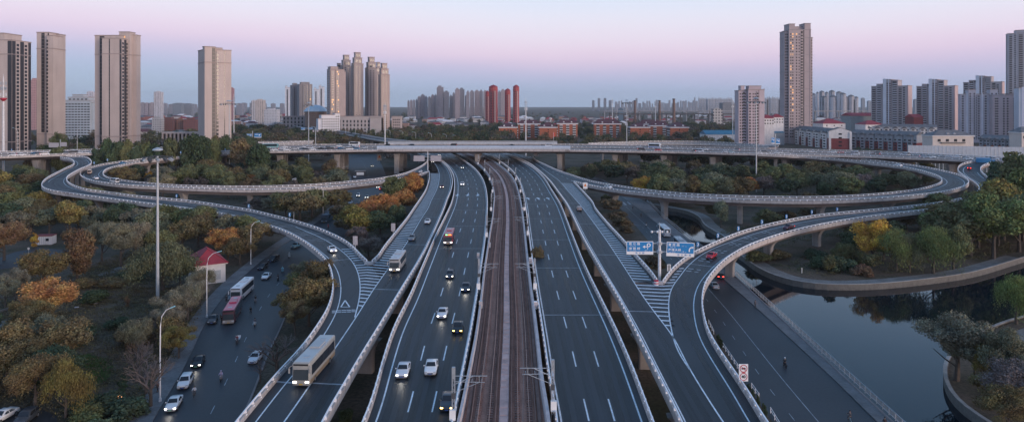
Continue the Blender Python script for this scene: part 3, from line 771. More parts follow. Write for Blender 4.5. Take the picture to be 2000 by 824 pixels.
f_o = [(1041,304.5),(1047,312),(1063,319.6),(1087,330.5),(1113,339.5),(1146,350),(1178.5,357),(1220,363.5),(1265.5,370),(1331,376.4),(1396.6,380),(1460,382),(1571,383.6),(1637,382),(1700,378.6),(1740,375),(1783.7,370),(1816.5,363),(1836,355.6),(1839.4,349),(1834,343.6),(1816.5,337),(1783.7,328.5),(1740,321.5),(1700,316),(1637,309.6),(1571,304.7),(1534,302.4),(1480,300)]
f_i = [(1121,353.5),(1146,359),(1178.5,365.5),(1220,371.5),(1265.5,376),(1331,382.4),(1396.6,386),(1440,388),(1510,389.6),(1571,390.2),(1637,389),(1700,386),(1740,383.7),(1783.7,380),(1827,375.5),(1860,369.5),(1882,363),(1891,357),(1891,350),(1875.5,341),(1849,334),(1805.5,325),(1740,316),(1700,311.6),(1637,306),(1571,301.2),(1530,298.6),(1480,297)]
FO = edge(f_o, {0: 8, 5: 8, 9: 9, 12: 10, 16: 11, 19: 12, 23: 13.5, 27: 16, 28: 16.4}); FI = edge(f_i, {0: 8, 5: 9, 9: 10, 13: 11, 18: 12, 22: 13.5, 26: 16, 27: 16.4})
vF = via('long flat right loop ramp bending back at the right with a white car on it', name='loop_ramp')
# the loop: FO runs from far under the overpass along the far side; FI starts at the gore tip
j0 = min(range(len(FO)), key=lambda i: (FO[i].xy-FI[0].xy).length)
F1 = Rib(FI, FO[j0:]); girder(F1, vF, 2.2); surface(F1, vF)
FOa = FO[:j0+1]; DNf = [p for p in DN if p.y >= FI[0].y - 1]
F0 = Rib(FOa, list(reversed(DNf))); girder(F0, vF, 2.0, name='merge_girder'); surface(F0, vF)
parapet(FO, -1, vF); parapet(FI, 1, vF)
mk = MB(); ribbon_line(mk, F1.line(.16), .2); ribbon_line(mk, F1.line(.80), .2); ribbon_line(mk, F0.line(.12), .2); dashes(mk, F0.line(.5), 5, 12)
mk.build('lane_marking', paint_w, vF)
piers_every(F1, vF, 33, 34, 2.2, w=3.0, d=2.0, flare=3.0, zb=-3, skip=lambda c: inpoly(c, stR.poly()) )
FOOT.append((F1.poly(), .5)); FOOT.append((F0.poly(), .5))

def wear(rib, parent, ts, w=1.0):
    mb = MB()
    for t in ts:
        for o_ in (-.85, .85): ribbon_line(mb, offs(rib.line(t), o_), w, .003 if rib in (B1, E1, C_, F1) else .005)
    mb.build('lane_wear', wear_m, parent)
wear(LC, vL, (.29, .58, .84)); wear(RC, vR, (.20, .49, .76)); wear(Alane, vA, (.45,)); wear(Dl, vD, (.55,)); wear(B1, vB, (.5,)); wear(E1, vE, (.55,)); wear(C_, vC, (.48,)); wear(F1, vF, (.48,)); wear(E2, vE, (.62,))
# ---- railway viaduct
t_l = [(868,920),(893,822),(904,772),(916,713.5),(929,647),(939,576),(945.5,522),(952,480),(956,453),(961.5,422),(963.7,398),(965,376.5),(960,354.6),(953,339),(940,324),(925,313),(905,302),(880,291)]
t_r = [(1082,920),(1075,822),(1068.6,780),(1060,730),(1052,659),(1043.6,592.6),(1037,547),(1029,479),(1026,450),(1023,425),(1019,398),(1013.5,374),(1006,352.5),(992,334),(972,318.5),(950,306),(925,296),(895,287)]
TL = Rib(edge(t_l, ZK), edge(t_r, ZK))
vT = empty('railway_viaduct', (0, 0, 0), label='rust-brown twin-track railway viaduct between the two carriageways', cat='railway')
girder(TL, vT); MB().strip(up(TL.L, 0), up(TL.R, 0)).build('track_bed', bed_m, vT)
parapet(TL.L, -1, vT, rail=False, h=1.05, m=track_par, th=.45); parapet(TL.edgeR, 1, vT, rail=False, h=1.05, m=track_par, th=.6)
cen = TL.line(.495)
def track(off, hor):
    c = offs(cen, off)
    for s_ in (-.72, .72):
        r = MB(); sweep(r, offs(c, s_), [(-.045, .28), (.045, .28), (.045, .46), (-.045, .46)]); r.build('rail', rail_steel, vT)
    for s_ in (-.95, .95):
        pl = MB(); q = offs(c, s_*.82)
        sweep(pl, q, [(-.30, .012), (.30, .012), (.26, .17), (-.26, .17)])
        rs = resample(q, .72)
        for k in range(0, len(rs)-1):
            d = (rs[k+1]-rs[k]).normalized(); M = Matrix.Translation(rs[k]) @ Matrix.Rotation(math.atan2(d.y, d.x), 4, 'Z')
            if rs[k].y < 260: pl.cbox((0, 0, .22), (.30, .74, .12), M)
        pl.build('rail_plinth', plinth_m, vT)
    for s_ in (-1.55, 1.5):
        g_ = MB(); sweep(g_, offs(c, s_), [(-.05, .01), (.05, .01), (.05, .5), (-.05, .5)]); g_.build('guide_edge', plinth_m, vT)
track(-2.55, 0); track(2.55, 0)
wk = MB(); sweep(wk, cen, [(-.62, .01), (.62, .01), (.60, .34), (-.60, .34)]); wk.build('walkway', cover_m, vT)
cvs = MB(); rs = resample(cen, 2.2)
for k in range(len(rs)-1):
    if rs[k].y < 330:
        d = (rs[k+1]-rs[k]).normalized(); M = Matrix.Translation(rs[k]) @ Matrix.Rotation(math.atan2(d.y, d.x), 4, 'Z')
        if rng.random() < .86: cvs.cbox((.0, 0, .36), (rng.choice([2.0, 2.1, 1.2]), 1.02, .06), M)
cvs.build('walkway_cover', mat('walkway_slab', (.48, .34, .32), .9, .25, .5), vT)
for s_ in (-4.6, 4.55):
    tr_ = MB(); sweep(tr_, offs(cen, s_), [(-.22, .01), (.22, .01), (.22, .22), (-.22, .22)]); tr_.build('cable_trough', plinth_m, vT)
piers_every(TL, vT, 34, 20, w=3.2); FOOT.append((TL.poly(), 1))

# ---- the overpass across the picture
g_n = [(-170,307),(-60,305.5),(24,303.5),(120,300),(260,296.5),(400,295),(521.5,294.2),(611,293.0),(740,291.6),(920,291.3),(1104,291.6),(1220,293.2),(1331,295),(1440,298),(1527,299.6),(1571,300.6),(1637,301.8),(1700,303.4),(1740,305),(1827,308),(1910,311.5),(2000,315),(2120,319)]
g_f = [(-110,297),(0,295),(122,292.5),(181,291),(300,287.5),(420,284.6),(534.6,282.6),(620,281.6),(720,281),(900,280.7),(1082,280.8),(1220,282.4),(1331,285.2),(1460,288.6),(1560,291),(1700,294.5),(1800,298.5),(1871,302),(1945,305),(2020,308),(2100,312)]
GN = edge(g_n, {0: 16.6}, step=4); GF = edge(g_f, {0: 16.6}, step=4)
vG = via('wide overpass crossing the whole view above the railway, crowded with traffic', name='overpass', cat='overpass')
G_ = Rib(GN, GF); girder(G_, vG, 2.8); surface(G_, vG)
panel0, panel1 = P(741, 291, 17.7).x, P(1103, 291, 17.7).x
def split(pts, x0, x1): return [p for p in pts if p.x <= x0+4], [p for p in pts if x0-4 <= p.x <= x1+4], [p for p in pts if p.x >= x1-4]
n1, n2, n3 = split(GN, panel0, panel1)
parapet(n1, 1, vG, gap=3.4); parapet(n2, 1, vG, rail=False, h=.9); parapet(n3, 1, vG, gap=3.4)
fp0, fp1 = P(764, 281, 17.7).x, P(1080, 281, 17.7).x
f1, f2, f3 = split(GF, fp0, fp1)
parapet(f1, -1, vG, gap=3.4); parapet(f2, -1, vG, rail=False, h=.9); parapet(f3, -1, vG, gap=3.4)
med = G_.line(.52); parapet(med, 1, vG, h=.5, gap=3.4, drop=.0)
mk = MB()
for t in (.13, .26, .39, .64, .76, .88): dashes(mk, G_.line(t), 6, 15, .25)
ribbon_line(mk, G_.line(.03), .2); ribbon_line(mk, G_.line(.97), .2); mk.build('lane_marking', paint_w, vG)
for up_, vb in ((542, 324), (655, 324), (772, 339), (926, 325), (1086, 329), (1189, 328), (1290, 318), (1400, 322), (1528, 330), (1640, 330), (1760, 340), (1880, 350), (440, 330), (330, 330), (200, 340), (60, 345), (-60, 350)):
    q = P(up_, vb, 0); i = near_station(Rib(G_.L, G_.L), P(up_, 293, 17.7)); 
    for tt in (.14, .44, .74):
        c = G_.at(i, tt)
        if any(inpoly(c, r.poly()) for r in (LC, RC, Alane, TL, F0, Dl)): 
            c = c + Vector((0, 0, 0)); 
            if up_ != 926: continue
        pier(vG, c.x, c.y, 13.85, 0, w=3.4, d=2.4, flare=0.6, two=False)
FOOT.append((G_.poly(), 0))
def noise_screen(pts, label, side):
    e = empty('noise_screen', (0, 0, 0), label=label, cat='noise screen', group='noise screens along the overpass')
    s = MB(); o = side; sweep(s, offs(pts, -side*.05), [(0, .9), (o*.02, 2.0), (-o*.25, 2.8), (-o*.7, 3.3), (-o*.66, 3.36), (-o*.18, 2.86), (o*.10, 2.0), (o*.08, .9)])
    s.build('panel', panel_g, e)
    b = MB(); rs = resample(offs(pts, side*.14), 2.0)
    for p in rs: b.box(p.x-.05, p.x+.05, p.y-.04, p.y+.04, p.z+.3, p.z+2.3)
    b.build('frame', steel_g, e)
noise_screen(n2, 'long grey noise screen on the near edge of the overpass above the railway', 1)
noise_screen(f2, 'long grey noise screen on the far edge of the overpass behind the traffic', -1)
# far ramp beside the overpass, far diagonal viaduct
def simple_via(label, n_px, f_px, z, gap=3.6, name='viaduct', th=2.0, pe=40, tk={}):
    e = via(label, name=name); a = edge(n_px, z if isinstance(z, dict) else {0: z}, step=6); b = edge(f_px, z if isinstance(z, dict) else {0: z}, step=6)
    r = Rib(a, b); girder(r, e, th); surface(r, e); parapet(a, 1, e, gap=gap, **tk); parapet(b, -1, e, gap=gap, **tk)
    piers_every(r, e, pe, 20, th, w=2.6, skip=lambda c: any(inpoly(c, q.poly()) for q in (LC, RC, TL)))
    FOOT.append((r.poly(), 0)); return r, e
S1, eS1 = simple_via('low far ramp with pale railings behind the right half of the overpass', [(1150,281.2),(1220,279.6),(1300,279.2),(1380,280.6),(1440,283.2),(1500,285.6)], [(1150,279.2),(1220,276.6),(1300,275),(1380,276),(1440,279.2),(1520,284)], 15.5)
S2, eS2 = simple_via('distant diagonal viaduct with dark parapet running away to the left', [(800,280.5),(740,273.5),(677,262.5),(640,257.5),(600,250.5),(560,243),(524,236.5),(480,230)], [(815,276.5),(745,268.8),(677,257.5),(640,252.5),(600,245.8),(560,238.8),(524,233),(480,227)], {0: 13, 3: 12, 7: 12}, tk=dict(h=1.0))
S3, eS3 = simple_via('short far ramp with white railings left of the tall light mast', [(505,279.5),(560,278.2),(610,277)], [(505,276.8),(560,275.8),(612,274.4)], 16.0)
# ================================================================= buildings
def facade(name, col, wx=3.2, wz=3.2, fx=.45, fz=.42, dark=(.06, .065, .08), rough=.8):
    """far walls: a window grid in the material, in the building's own coordinates; wall colour = object colour"""
    if name in MATS: return MATS[name]
    m = bpy.data.materials.new(name); m.use_nodes = True; t = m.node_tree; b = t.nodes['Principled BSDF']; b.inputs['Roughness'].default_value = rough
    c = N(t, 'ShaderNodeTexCoord'); s = N(t, 'ShaderNodeSeparateXYZ'); t.links.new(c.outputs['Object'], s.inputs[0])
    def M_(op, a, b_=None):
        n = N(t, 'ShaderNodeMath', operation=op)
        for i, q in enumerate((a, b_)):
            if q is None: continue
            if isinstance(q, (int, float)): n.inputs[i].default_value = q
            else: t.links.new(q, n.inputs[i])
        return n.outputs[0]
    xy = M_('ADD', s.outputs['X'], s.outputs['Y'])
    u = M_('FRACT', M_('DIVIDE', xy, wx)); v = M_('FRACT', M_('DIVIDE', s.outputs['Z'], wz))
    w = M_('MULTIPLY', M_('LESS_THAN', u, fx), M_('LESS_THAN', v, fz))
    g = N(t, 'ShaderNodeNewGeometry'); sn = N(t, 'ShaderNodeSeparateXYZ'); t.links.new(g.outputs['Normal'], sn.inputs[0])
    w = M_('MULTIPLY', w, M_('LESS_THAN', M_('ABSOLUTE', sn.outputs['Z']), .5))
    wn_ = N(t, 'ShaderNodeTexWhiteNoise'); cb = N(t, 'ShaderNodeCombineXYZ')
    t.links.new(M_('FLOOR', M_('DIVIDE', xy, wx)), cb.inputs[0]); t.links.new(M_('FLOOR', M_('DIVIDE', s.outputs['Z'], wz)), cb.inputs[1])
    t.links.new(cb.outputs[0], wn_.inputs[0])
    w = M_('MULTIPLY', w, M_('ADD', .55, M_('MULTIPLY', wn_.outputs[0], .45)))
    mx = N(t, 'ShaderNodeMix', data_type='RGBA'); t.links.new(w, mx.inputs[0])
    oi = N(t, 'ShaderNodeObjectInfo'); t.links.new(oi.outputs['Color'], mx.inputs[6]); mx.inputs[7].default_value = (*dark, 1)
    t.links.new(mx.outputs[2], b.inputs['Base Color']); MATS[name] = m; return m
fac_a = facade('facade', None); fac_b = facade('facade_banded', None, 40, 3.3, .98, .40); fac_c = facade('facade_striped', None, 4.2, 3.0, .38, .88)
wall_beige = mat('beige_render', (.50, .425, .40), .85, .06, .08, stain=((.33, .27, .26), .35, (.25, .25, .02)))
wall_plain = mat('wall_render', (.4, .4, .4), .85, .07, .1, objcol=True)
corn_m = mat('cornice', (.33, .27, .26), .8, .05, .3)
dark_pan = mat('dark_cladding', (.030, .028, .034), .4, .1, .4)
brick_o = mat('orange_brick', (.42, .135, .075), .9, .12, .6, fine=(5, .1))
brick_r = mat('red_brick', (.20, .045, .05), .9, .15, .6, fine=(5, .1))
roof_maroon = mat('maroon_roof', (.115, .045, .055), .8, .2, .5)
roof_red = mat('red_roof', (.30, .035, .05), .75, .14, .5, fine=(6, .1))
roof_grey = mat('grey_roof', (.145, .15, .165), .85, .25, .3)
white_r = mat('white_render', (.72, .70, .70), .85, .08, .4, stain=((.45, .43, .42), .4, (.5, .5, .1)))
blue_tin = mat('blue_tin_roof', (.03, .17, .27), .5, .15, .2)
unit = MB().box(-.5, .5, -.5, .5, -.5, .5).mesh('pane'); unit.materials.append(glass_d)
def face_pt(vol, face, a, out=0.0):
    x0, x1, y0, y1 = vol[:4]
    if face == 'F': return (x0+(x1-x0)*a, y0-out)
    if face == 'R': return (x1+out, y0+(y1-y0)*a)
    return (x0-out, y1-(y1-y0)*a)
def face_len(vol, face): return (vol[1]-vol[0]) if face == 'F' else (vol[3]-vol[2])
def fbox(mb, vol, face, a, w, z0, z1, out, back=.1):
    x, y = face_pt(vol, face, a)
    if face == 'F': mb.box(x-w/2, x+w/2, y-out, y+back, z0, z1)
    elif face == 'R': mb.box(x-back, x+out, y-w/2, y+w/2, z0, z1)
    else: mb.box(x-out, x+back, y-w/2, y+w/2, z0, z1)
def tower(label, uc, Y, rot, vols, feats, wall=None, color=None, cat='tower block', name='tower_block', group=None, bands=(), crown=None, maxp=95, loc=None, roofm=None):
    p = loc or PY(uc, Y); e = empty(name, (p.x, p.y, 0), R(rot), label, cat, group)
    mb = MB()
    for v in vols: mb.box(v[0], v[1], v[2], v[3], v[5] if len(v) > 5 else -1, v[4])
    w = mb.build('wall', wall or wall_plain, e)
    if color: w.color = (*color, 1)
    cb = MB()
    for v in vols:
        if len(v) > 5 and v[5] > 5: pass
        for b in list(bands) + [v[4]-.6]:
            if b < v[4]: cb.box(v[0]-.35, v[1]+.35, v[2]-.35, v[3]+.35, b, b+.7)
    if cb.f: cb.build('cornice', corn_m if not color else (roofm or corn_m), e)
    rf = MB()
    for v in vols: rf.box(v[0]+.5, v[1]-.5, v[2]+.5, v[3]-.5, v[4], v[4]+.12)
    rf.build('roof', roof_grey, e)
    if crown:
        c = MB()
        for b in crown: c.box(*b)
        o = c.build('roof_plant', wall or wall_plain, e)
        if color: o.color = (*color, 1)
    panes = []; balcs_ = []
    for f in feats:
        k, vi, face = f[0], f[1], f[2]; v = vols[vi]; L = face_len(v, face); top = v[4]
        if k == 'win':        # positions, width, height, floor pitch, z0, z1, lit
            pos, ww, hh, fl, z0, z1, lit = f[3:10]; z1 = top-2 if z1 is None else z1
            z = z0
            while z + hh < z1:
                for a in pos:
                    x, y = face_pt(v, face, a); s = (ww, .24, hh) if face == 'F' else (.24, ww, hh)
                    panes.append((x, y, z+hh/2, s, rng.random() < lit*(.25+.75*min(1, z/max(z1, 1)))))
                z += fl
        elif k == 'strip':    # a0, width, z0, z1, floor pitch (0 = none), material
            a, ww, z0, z1, fl = f[3:8]; z1 = top-1 if z1 is None else z1
            m1 = MB(); fbox(m1, v, face, a, ww, z0, z1, .14); m1.build('glazed_strip', f[8] if len(f) > 8 else dark_pan, e)
            if fl:
                m2 = MB(); z = z0+fl
                while z < z1-.5: fbox(m2, v, face, a, ww*.80, z, z+.28, .24); z += fl
                m2.build('floor_edge', corn_m if not color else wall_plain, e).color = (*(color or (.4, .4, .4)), 1)
        elif k == 'balc':     # a, width, z0, z1, pitch, depth, colour
            a, ww, z0, z1, fl, dp, bc = f[3:10]; z1 = top-3 if z1 is None else z1
            z = z0; m1 = MB(); m2 = MB()
            fbox(m2, v, face, a, ww, z0-1, z1+1, .16); m2.build('glazed_strip', dark_pan, e)
            while z < z1:
                m1 = MB(); fbox(m1, v, face, a, ww, z, z+1.25, dp); balcs_.append((z, m1, bc)); z += fl
        elif k == 'fin':      # a, width, z0, z1, out
            a, ww, z0, z1, ot = f[3:8]; m1 = MB(); fbox(m1, v, face, a, ww, z0, top+1 if z1 is None else z1, ot); o = m1.build('pilaster', wall or wall_plain, e)
            if len(f) > 8: o.material_slots[0].link = 'OBJECT'; o.material_slots[0].material = wall_plain; o.color = (*f[8], 1)
            elif color: o.color = (*color, 1)
    balcs_.sort(key=lambda q: -q[0])
    for z, m1, bc in balcs_[:96]: m1.build('balcony', wall_plain, e).color = (*bc, 1)
    if balcs_[96:]:
        m2 = MB()
        for z, m1, bc in balcs_[96:]: m2.add(m1.v, m1.f)
        o = m2.build('balconies', wall_plain, e, kind='stuff'); o.color = (*balcs_[-1][2], 1)
    panes.sort(key=lambda q: -q[2])
    for q in panes[:maxp]:
        part('window', unit, e, glass_w if q[4] else glass_d, (q[0], q[1], q[2]), q[3])
    rest = panes[maxp:]
    for lit, mm in ((False, glass_d), (True, glass_w)):
        r = [q for q in rest if q[4] == lit]
        if r:
            mb = MB()
            for q in r: mb.cbox((q[0], q[1], q[2]), q[3])
            mb.build('windows', mm, e, kind='stuff')
    FOOT.append(([Vector(e.matrix_basis @ Vector((x, y, 0))).xy for x, y in ((min(v[0] for v in vols), min(v[2] for v in vols)), (max(v[1] for v in vols), min(v[2] for v in vols)), (max(v[1] for v in vols), max(v[3] for v in vols)), (min(v[0] for v in vols), max(v[3] for v in vols)))], 2))
    return e
for e_ in bpy.data.objects: pass
# --- four beige towers on the left
G4 = 'beige residential towers behind the left trees'
h = lambda v, Y: zpx(v, Y)
z66 = h(72, 600)
tower('leftmost beige tower with dark window columns, cut by the picture edge', 12, 612, 0,
      [(-27, 14, -12, 12, h(78, 600)), (-27, 4, -8, 14, h(66, 610))],
      [('strip', 0, 'F', .955, 3.6, 6, None, 0), ('strip', 0, 'F', .66, .9, 6, None, 3.3, glass_d), ('win', 0, 'R', (.30, .72), 3.0, 2.3, 3.3, 4, None, 0), ('strip', 0, 'R', .52, 4.6, 4, None, 0),
       ('strip', 0, 'R', .92, 3.4, 4, None, 0), ('strip', 0, 'R', .10, 4.2, 4, None, 0)], wall_beige, group=G4, bands=(15, h(107, 600)))
tower('slender beige tower second from the left edge, orange windows down one strip', 104, 652, 0,
      [(-11.5, 0, -6, 8, h(64, 650)), (0, 6, -9, 5, h(70, 645)), (-3, 4, 4, 12, h(67, 655))],
      [('strip', 0, 'F', .52, 3.0, 22, None, 3.4), ('win', 0, 'F', (.52,), 1.4, 1.4, 3.4, 24, None, .3), ('strip', 0, 'F', .96, 1.2, 22, None, 0), ('win', 1, 'F', (.09,), 1.5, 2.2, 3.4, 22, None, 0)],
      wall_beige, group=G4, bands=(20, h(97, 650)))
tower('widest beige tower, with two dark window columns at its right side', 232.5, 650, 0,
      [(-20.5, 4, -4, 12, h(70, 650)), (-9.5, 7, -11, 7, h(76, 645)), (7, 13, 7, 14, h(68, 655)), (-1, 9, 2, 12, h(63, 655))],
      [('strip', 0, 'F', .28, 4.4, 6, None, 3.4), ('strip', 1, 'F', .42, .9, 6, None, 3.4, glass_d), ('strip', 1, 'R', .08, 3.0, 6, None, 0), ('win', 1, 'R', (.31, .72), 2.8, 2.3, 3.4, 6, None, 0),
       ('strip', 1, 'R', .52, 3.6, 6, None, 0), ('strip', 1, 'R', .92, 2.6, 6, None, 0), ('win', 3, 'F', (.5,), 1.6, 1.8, 3.4, h(75, 655), None, 1.)], wall_beige, group=G4, bands=(18, h(108, 650)))
tower('beige tower with one shaded flank and lit stairwell windows behind the tall mast', 417, 610, 38,
      [(-10, 12, -12, 12, h(98, 605)), (-10.5, -1.5, -12.8, -6, h(92, 600)), (-4, 6, -6, 10, h(94, 608))],
      [('strip', 1, 'F', .82, 2.7, 8, None, 3.3), ('win', 1, 'F', (.82,), 1.3, 1.5, 3.3, 10, None, .35), ('win', 0, 'F', (.47,), 1.8, 2.2, 3.3, 8, None, 0), ('strip', 0, 'F', .41, 1.0, 8, None, 0), ('strip', 0, 'F', .74, .6, 10, None, 3.3, glass_d),
       ('strip', 0, 'L', .9, .5, 8, None, 0)], wall_beige, group=G4, bands=(12, h(124, 605)))
# colonnade podium
e = empty('colonnade', (0, 0, 0), label='low pale colonnade block at the foot of the beige tower with lit stairs', cat='building')
mb = MB(); a = PY(316, 640); b = PY(388, 640); zt = h(258, 640)
mb.box(a.x, b.x, 640, 646, zt-1.6, zt); 
for k in range(10):
    x = a.x + (b.x-a.x-1.2)*k/9; mb.box(x, x+1.1, 640, 642, 0, zt-1.6)
mb.build('frame', wall_beige, e); MB().box(a.x+.5, b.x-.5, 642.5, 646, 0, zt-1.7).build('dark_glazing', dark_pan, e)
# --- central cluster
GC = 'beige high-rises with stepped crowns in the centre'
C1 = (.36, .305, .30)
def stepped(label, uc, Y, w, d, vtop, rot=30, fl=3.3, color=C1, lit=0., group=GC, low=None):
    z = h(vtop, Y); s = w/2; q = d/2
    return tower(label, uc, Y, rot, [(-s, s, -q, q, z-17), (-s*.8, s*.8, -q*.8, q*.8, z-8), (-s*.55, s*.55, -q*.6, q*.6, z)],
        [('win', 0, 'F', (.30, .62), 1.9, 1.5, fl, 6, None, lit), ('strip', 0, 'F', .03, 1.0, 6, None, 0), ('win', 0, 'L', (.2, .5, .8), 1.6, 1.4, fl*1.4, 6, None, 0), ('fin', 0, 'L', .35, 2.0, 4, None, .7), ('fin', 0, 'L', .66, 2.0, 4, None, .7),
         ('win', 1, 'F', (.3, .7), 3.0, 4.5, 8, z-15.5, None, 0), ('win', 2, 'F', (.3, .7), 2.4, 3.5, 8, z-6.5, z-1, 0)], color=color, group=group, bands=(), maxp=60)
e = tower('squarer front tower of the central cluster, gold light in its upper windows', 655, 1000, 32, [(-10, 11, -8, 8, h(136, 1000)), (-9, 2, -7, 7, h(131, 1000)), (11, 13, -8, 6, h(140, 1000))],
    [('win', 0, 'F', (.14, .22, .50, .58), 1.6, 1.7, 3.4, 10, None, .30), ('strip', 0, 'F', .36, .9, 6, None, 0), ('strip', 0, 'F', .04, .8, 6, None, 0), ('win', 0, 'L', (.3, .6), 1.5, 1.5, 3.4, 10, None, 0)], color=(.40, .325, .315), group=GC, maxp=90)
stepped('narrow tower mostly hidden behind the squarer front tower of the central cluster', 662, 1090, 9, 8, 124)
stepped('second tallest slab of the central cluster, just left of the tallest', 676, 1070, 15, 12, 108)
stepped('tallest stepped tower of the central cluster', 698, 1030, 15, 12, 103)
stepped('stepped tower just right of the gap in the central cluster', 725, 1040, 15, 13, 112)
stepped('slim grey tower peeping out behind the right pair of the central cluster', 739, 1110, 9, 8, 122)
stepped('rightmost stepped tower of the central cluster, its right flank sunlit', 750, 1010, 14, 11, 124, color=(.43, .34, .315))
C2 = (.25, .235, .25)
tower('grey twin slab, left half, left of the curved blue roof', 575, 1250, 30, [(-6, 8, -7, 7, h(167, 1250)), (-3, 4, -4, 4, h(163, 1250))], [('win', 0, 'F', (.35, .75), 2, 1.9, 3.4, 6, None, 0), ('fin', 0, 'F', .55, 2, 4, None, .5)], color=C2, group='grey slabs left of the central cluster')
tower('grey twin slab, broader right half, left of the curved blue roof', 597, 1230, 30, [(-13, 10, -8, 8, h(165, 1230)), (-9, 6, -5, 5, h(161, 1230))], [('win', 0, 'F', (.42, .62, .85), 2, 1.9, 3.4, 6, None, .02), ('strip', 0, 'F', .25, .8, 4, None, 0), ('fin', 0, 'F', .73, 2, 4, None, .5)], color=C2, group='grey slabs left of the central cluster')
def slim_white(label, u0, u1, vt, Y):
    w = (u1-u0)/F*Y
    return tower(label, (u0+u1)/2, Y, 0, [(-w/2, w/2, -w*.4, w*.4, h(vt, Y)), (-w/2+.5, -w/6, -w*.3, w*.3, h(vt-3, Y))], [('strip', 0, 'F', .5, w*.28, 4, h(vt+4, Y), 3.3)], color=(.66, .67, .72), group='slim white towers', maxp=10)
slim_white('slim white tower left of the grey twin slabs', 558, 567, 171, 1700)
slim_white('slim white tower right of the grey twin slabs', 614, 622, 175, 1800)
slim_white('slim white tower nearest the left of the central cluster', 624, 633, 170, 1700)
# hall with the curved roof, low podiums
e = empty('hall', PY(617, 1120), 0, 'round brown hall under a pale blue domed roof left of the central cluster', 'hall')
MB().lathe([(17, -1), (17, h(219, 1100)), (16, h(218, 1100))], 28).build('wall', mat('brown_cladding', (.22, .15, .12), .7, .1, .2), e)
dz = h(218.5, 1100); MB().lathe([(20, dz), (19.5, dz+1), (16, dz+5), (11, dz+8.4), (5, dz+10.4), (.5, dz+11)], 28).build('roof', mat('pale_blue_roof', (.42, .53, .62), .5, .06, .2), e, smooth=True)
tower('white staggered block of flats in front of the domed hall', 643, 930, 28, [(-12, 6, -7, 7, h(224, 930)), (6, 13, -7, 7, h(221, 930)), (-16, -12, -6, 6, h(231, 930))], [('win', 0, 'F', (.08, .25, .42, .59, .76, .93), 1.7, 1.6, 3.4, 4, None, 0), ('win', 1, 'F', (.3, .7), 1.7, 1.6, 3.4, 4, None, 0), ('win', 0, 'L', (.2, .5, .8), 1.6, 1.6, 3.4, 4, None, 0)], color=(.68, .68, .72), cat='block of flats')
tower('low grey podium at the foot of the grey twin slabs', 590, 1150, 0, [(-30, 30, -8, 8, h(227, 1150))], [('win', 0, 'F', [i/10+.05 for i in range(10)], 2.4, 4, 6, 5, None, 0)], color=(.27, .25, .26), cat='podium', name='podium')
tower('long pale podium joining the towers of the central cluster', 706, 985, 0, [(-32, 30, -6, 6, h(227, 985)), (14, 30, -8, 6, h(230, 985))], [('win', 0, 'F', [i/12+.04 for i in range(12)], 2.0, 3.5, 5.5, 6, None, 0)], color=(.46, .41, .40), cat='podium', name='podium')
tower('low pale annex with small square windows at the right end of the central cluster', 778, 1020, 0, [(-9, 5, -6, 6, h(227, 1020))], [('win', 0, 'F', (.2, .4, .6, .8), 1.6, 1.8, 4, 5, None, 0)], color=(.50, .42, .40), cat='annex', name='annex')
# --- office left, pink slivers
tower('pale blue-grey office block with stepped top between the left beige towers', 158, 950, 0, [(-21, 18, -8, 8, h(196, 950)), (-14, 14, -6, 8, h(190, 950)), (18, 21, -6, 8, h(200, 950)), (-9, 6, -4, 6, h(185, 950))], [('win', 0, 'F', [i/9+.05 for i in range(9)], 3.2, 1.5, 3.6, 5, None, .015), ('win', 1, 'F', (.1, .3, .5, .7, .9), 3, 1.5, 3.6, h(196, 950)+.5, None, 0)], color=(.44, .49, .54), cat='office block', name='office_block')
def simple(label, u0, u1, vt, Y, col, cat='tower block', mt=None, d=None, top=0, rot=0, group=None, name='tower_block', hip=None, base=-1):
    w = (u1-u0)/F*Y; p = PY((u0+u1)/2, Y); d = d or w*.7; z = h(vt, Y)
    e = empty(name, (p.x, p.y, 0), R(rot), label, cat, group)
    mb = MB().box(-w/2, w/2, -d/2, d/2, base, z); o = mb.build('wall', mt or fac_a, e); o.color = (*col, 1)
    if hip:
        r = MB(); k = min(w, d)*.5; ov = .6
        r.add([(-w/2-ov, -d/2-ov, z), (w/2+ov, -d/2-ov, z), (w/2+ov, d/2+ov, z), (-w/2-ov, d/2+ov, z), (-w/2+min(k, w*.45), 0, z+hip[0]), (w/2-min(k, w*.45), 0, z+hip[0])], [(0,1,5,4), (1,2,5), (2,3,4,5), (3,0,4), (3,2,1,0)])
        r.build('roof', hip[1], e)
    else:
        r = MB().box(-w/2+w*.2, w/2-w*.3, -d*.3, d*.3, z, z+max(2, (z)*.03)+top); o2 = r.build('roof_plant', wall_plain, e); o2.color = (*[c*.85 for c in col], 1)
    return e
simple('pink slab half hidden between the first two beige towers', 62, 76, 156, 1300, (.50, .30, .30))
simple('white tower behind the office block at the left', 172, 184, 180, 1900, (.66, .64, .70), mt=fac_c)
simple('lone slim white tower in the gap between two beige towers', 303, 317, 180, 1900, (.64, .62, .66), mt=fac_c)
simple('pink tower peeping from behind the beige tower with lit stairs', 449, 457, 173, 1500, (.45, .24, .25))
for i, (a, b, vt, c) in enumerate([(276, 283, 201, (.4, .36, .4)), (284, 292, 202, (.42, .36, .4)), (293, 302, 201.5, (.45, .38, .4))]):
    simple(f'{ordn(i)} of three low pale slabs left of the lone slim white tower', a, b, vt, 2200, c, mt=fac_c, group='pale slabs beside the slim white tower')
simple('long grey slab on the horizon left of the beige tower with lit stairs', 340, 357, 202.5, 2600, (.22, .25, .30)); simple('shorter grey slab on the horizon beside the long grey one', 360, 377, 203, 2650, (.24, .26, .31))
simple('narrow white block left of the twin white blocks at mid distance', 492, 500, 197, 1600, (.60, .58, .60), mt=fac_c)
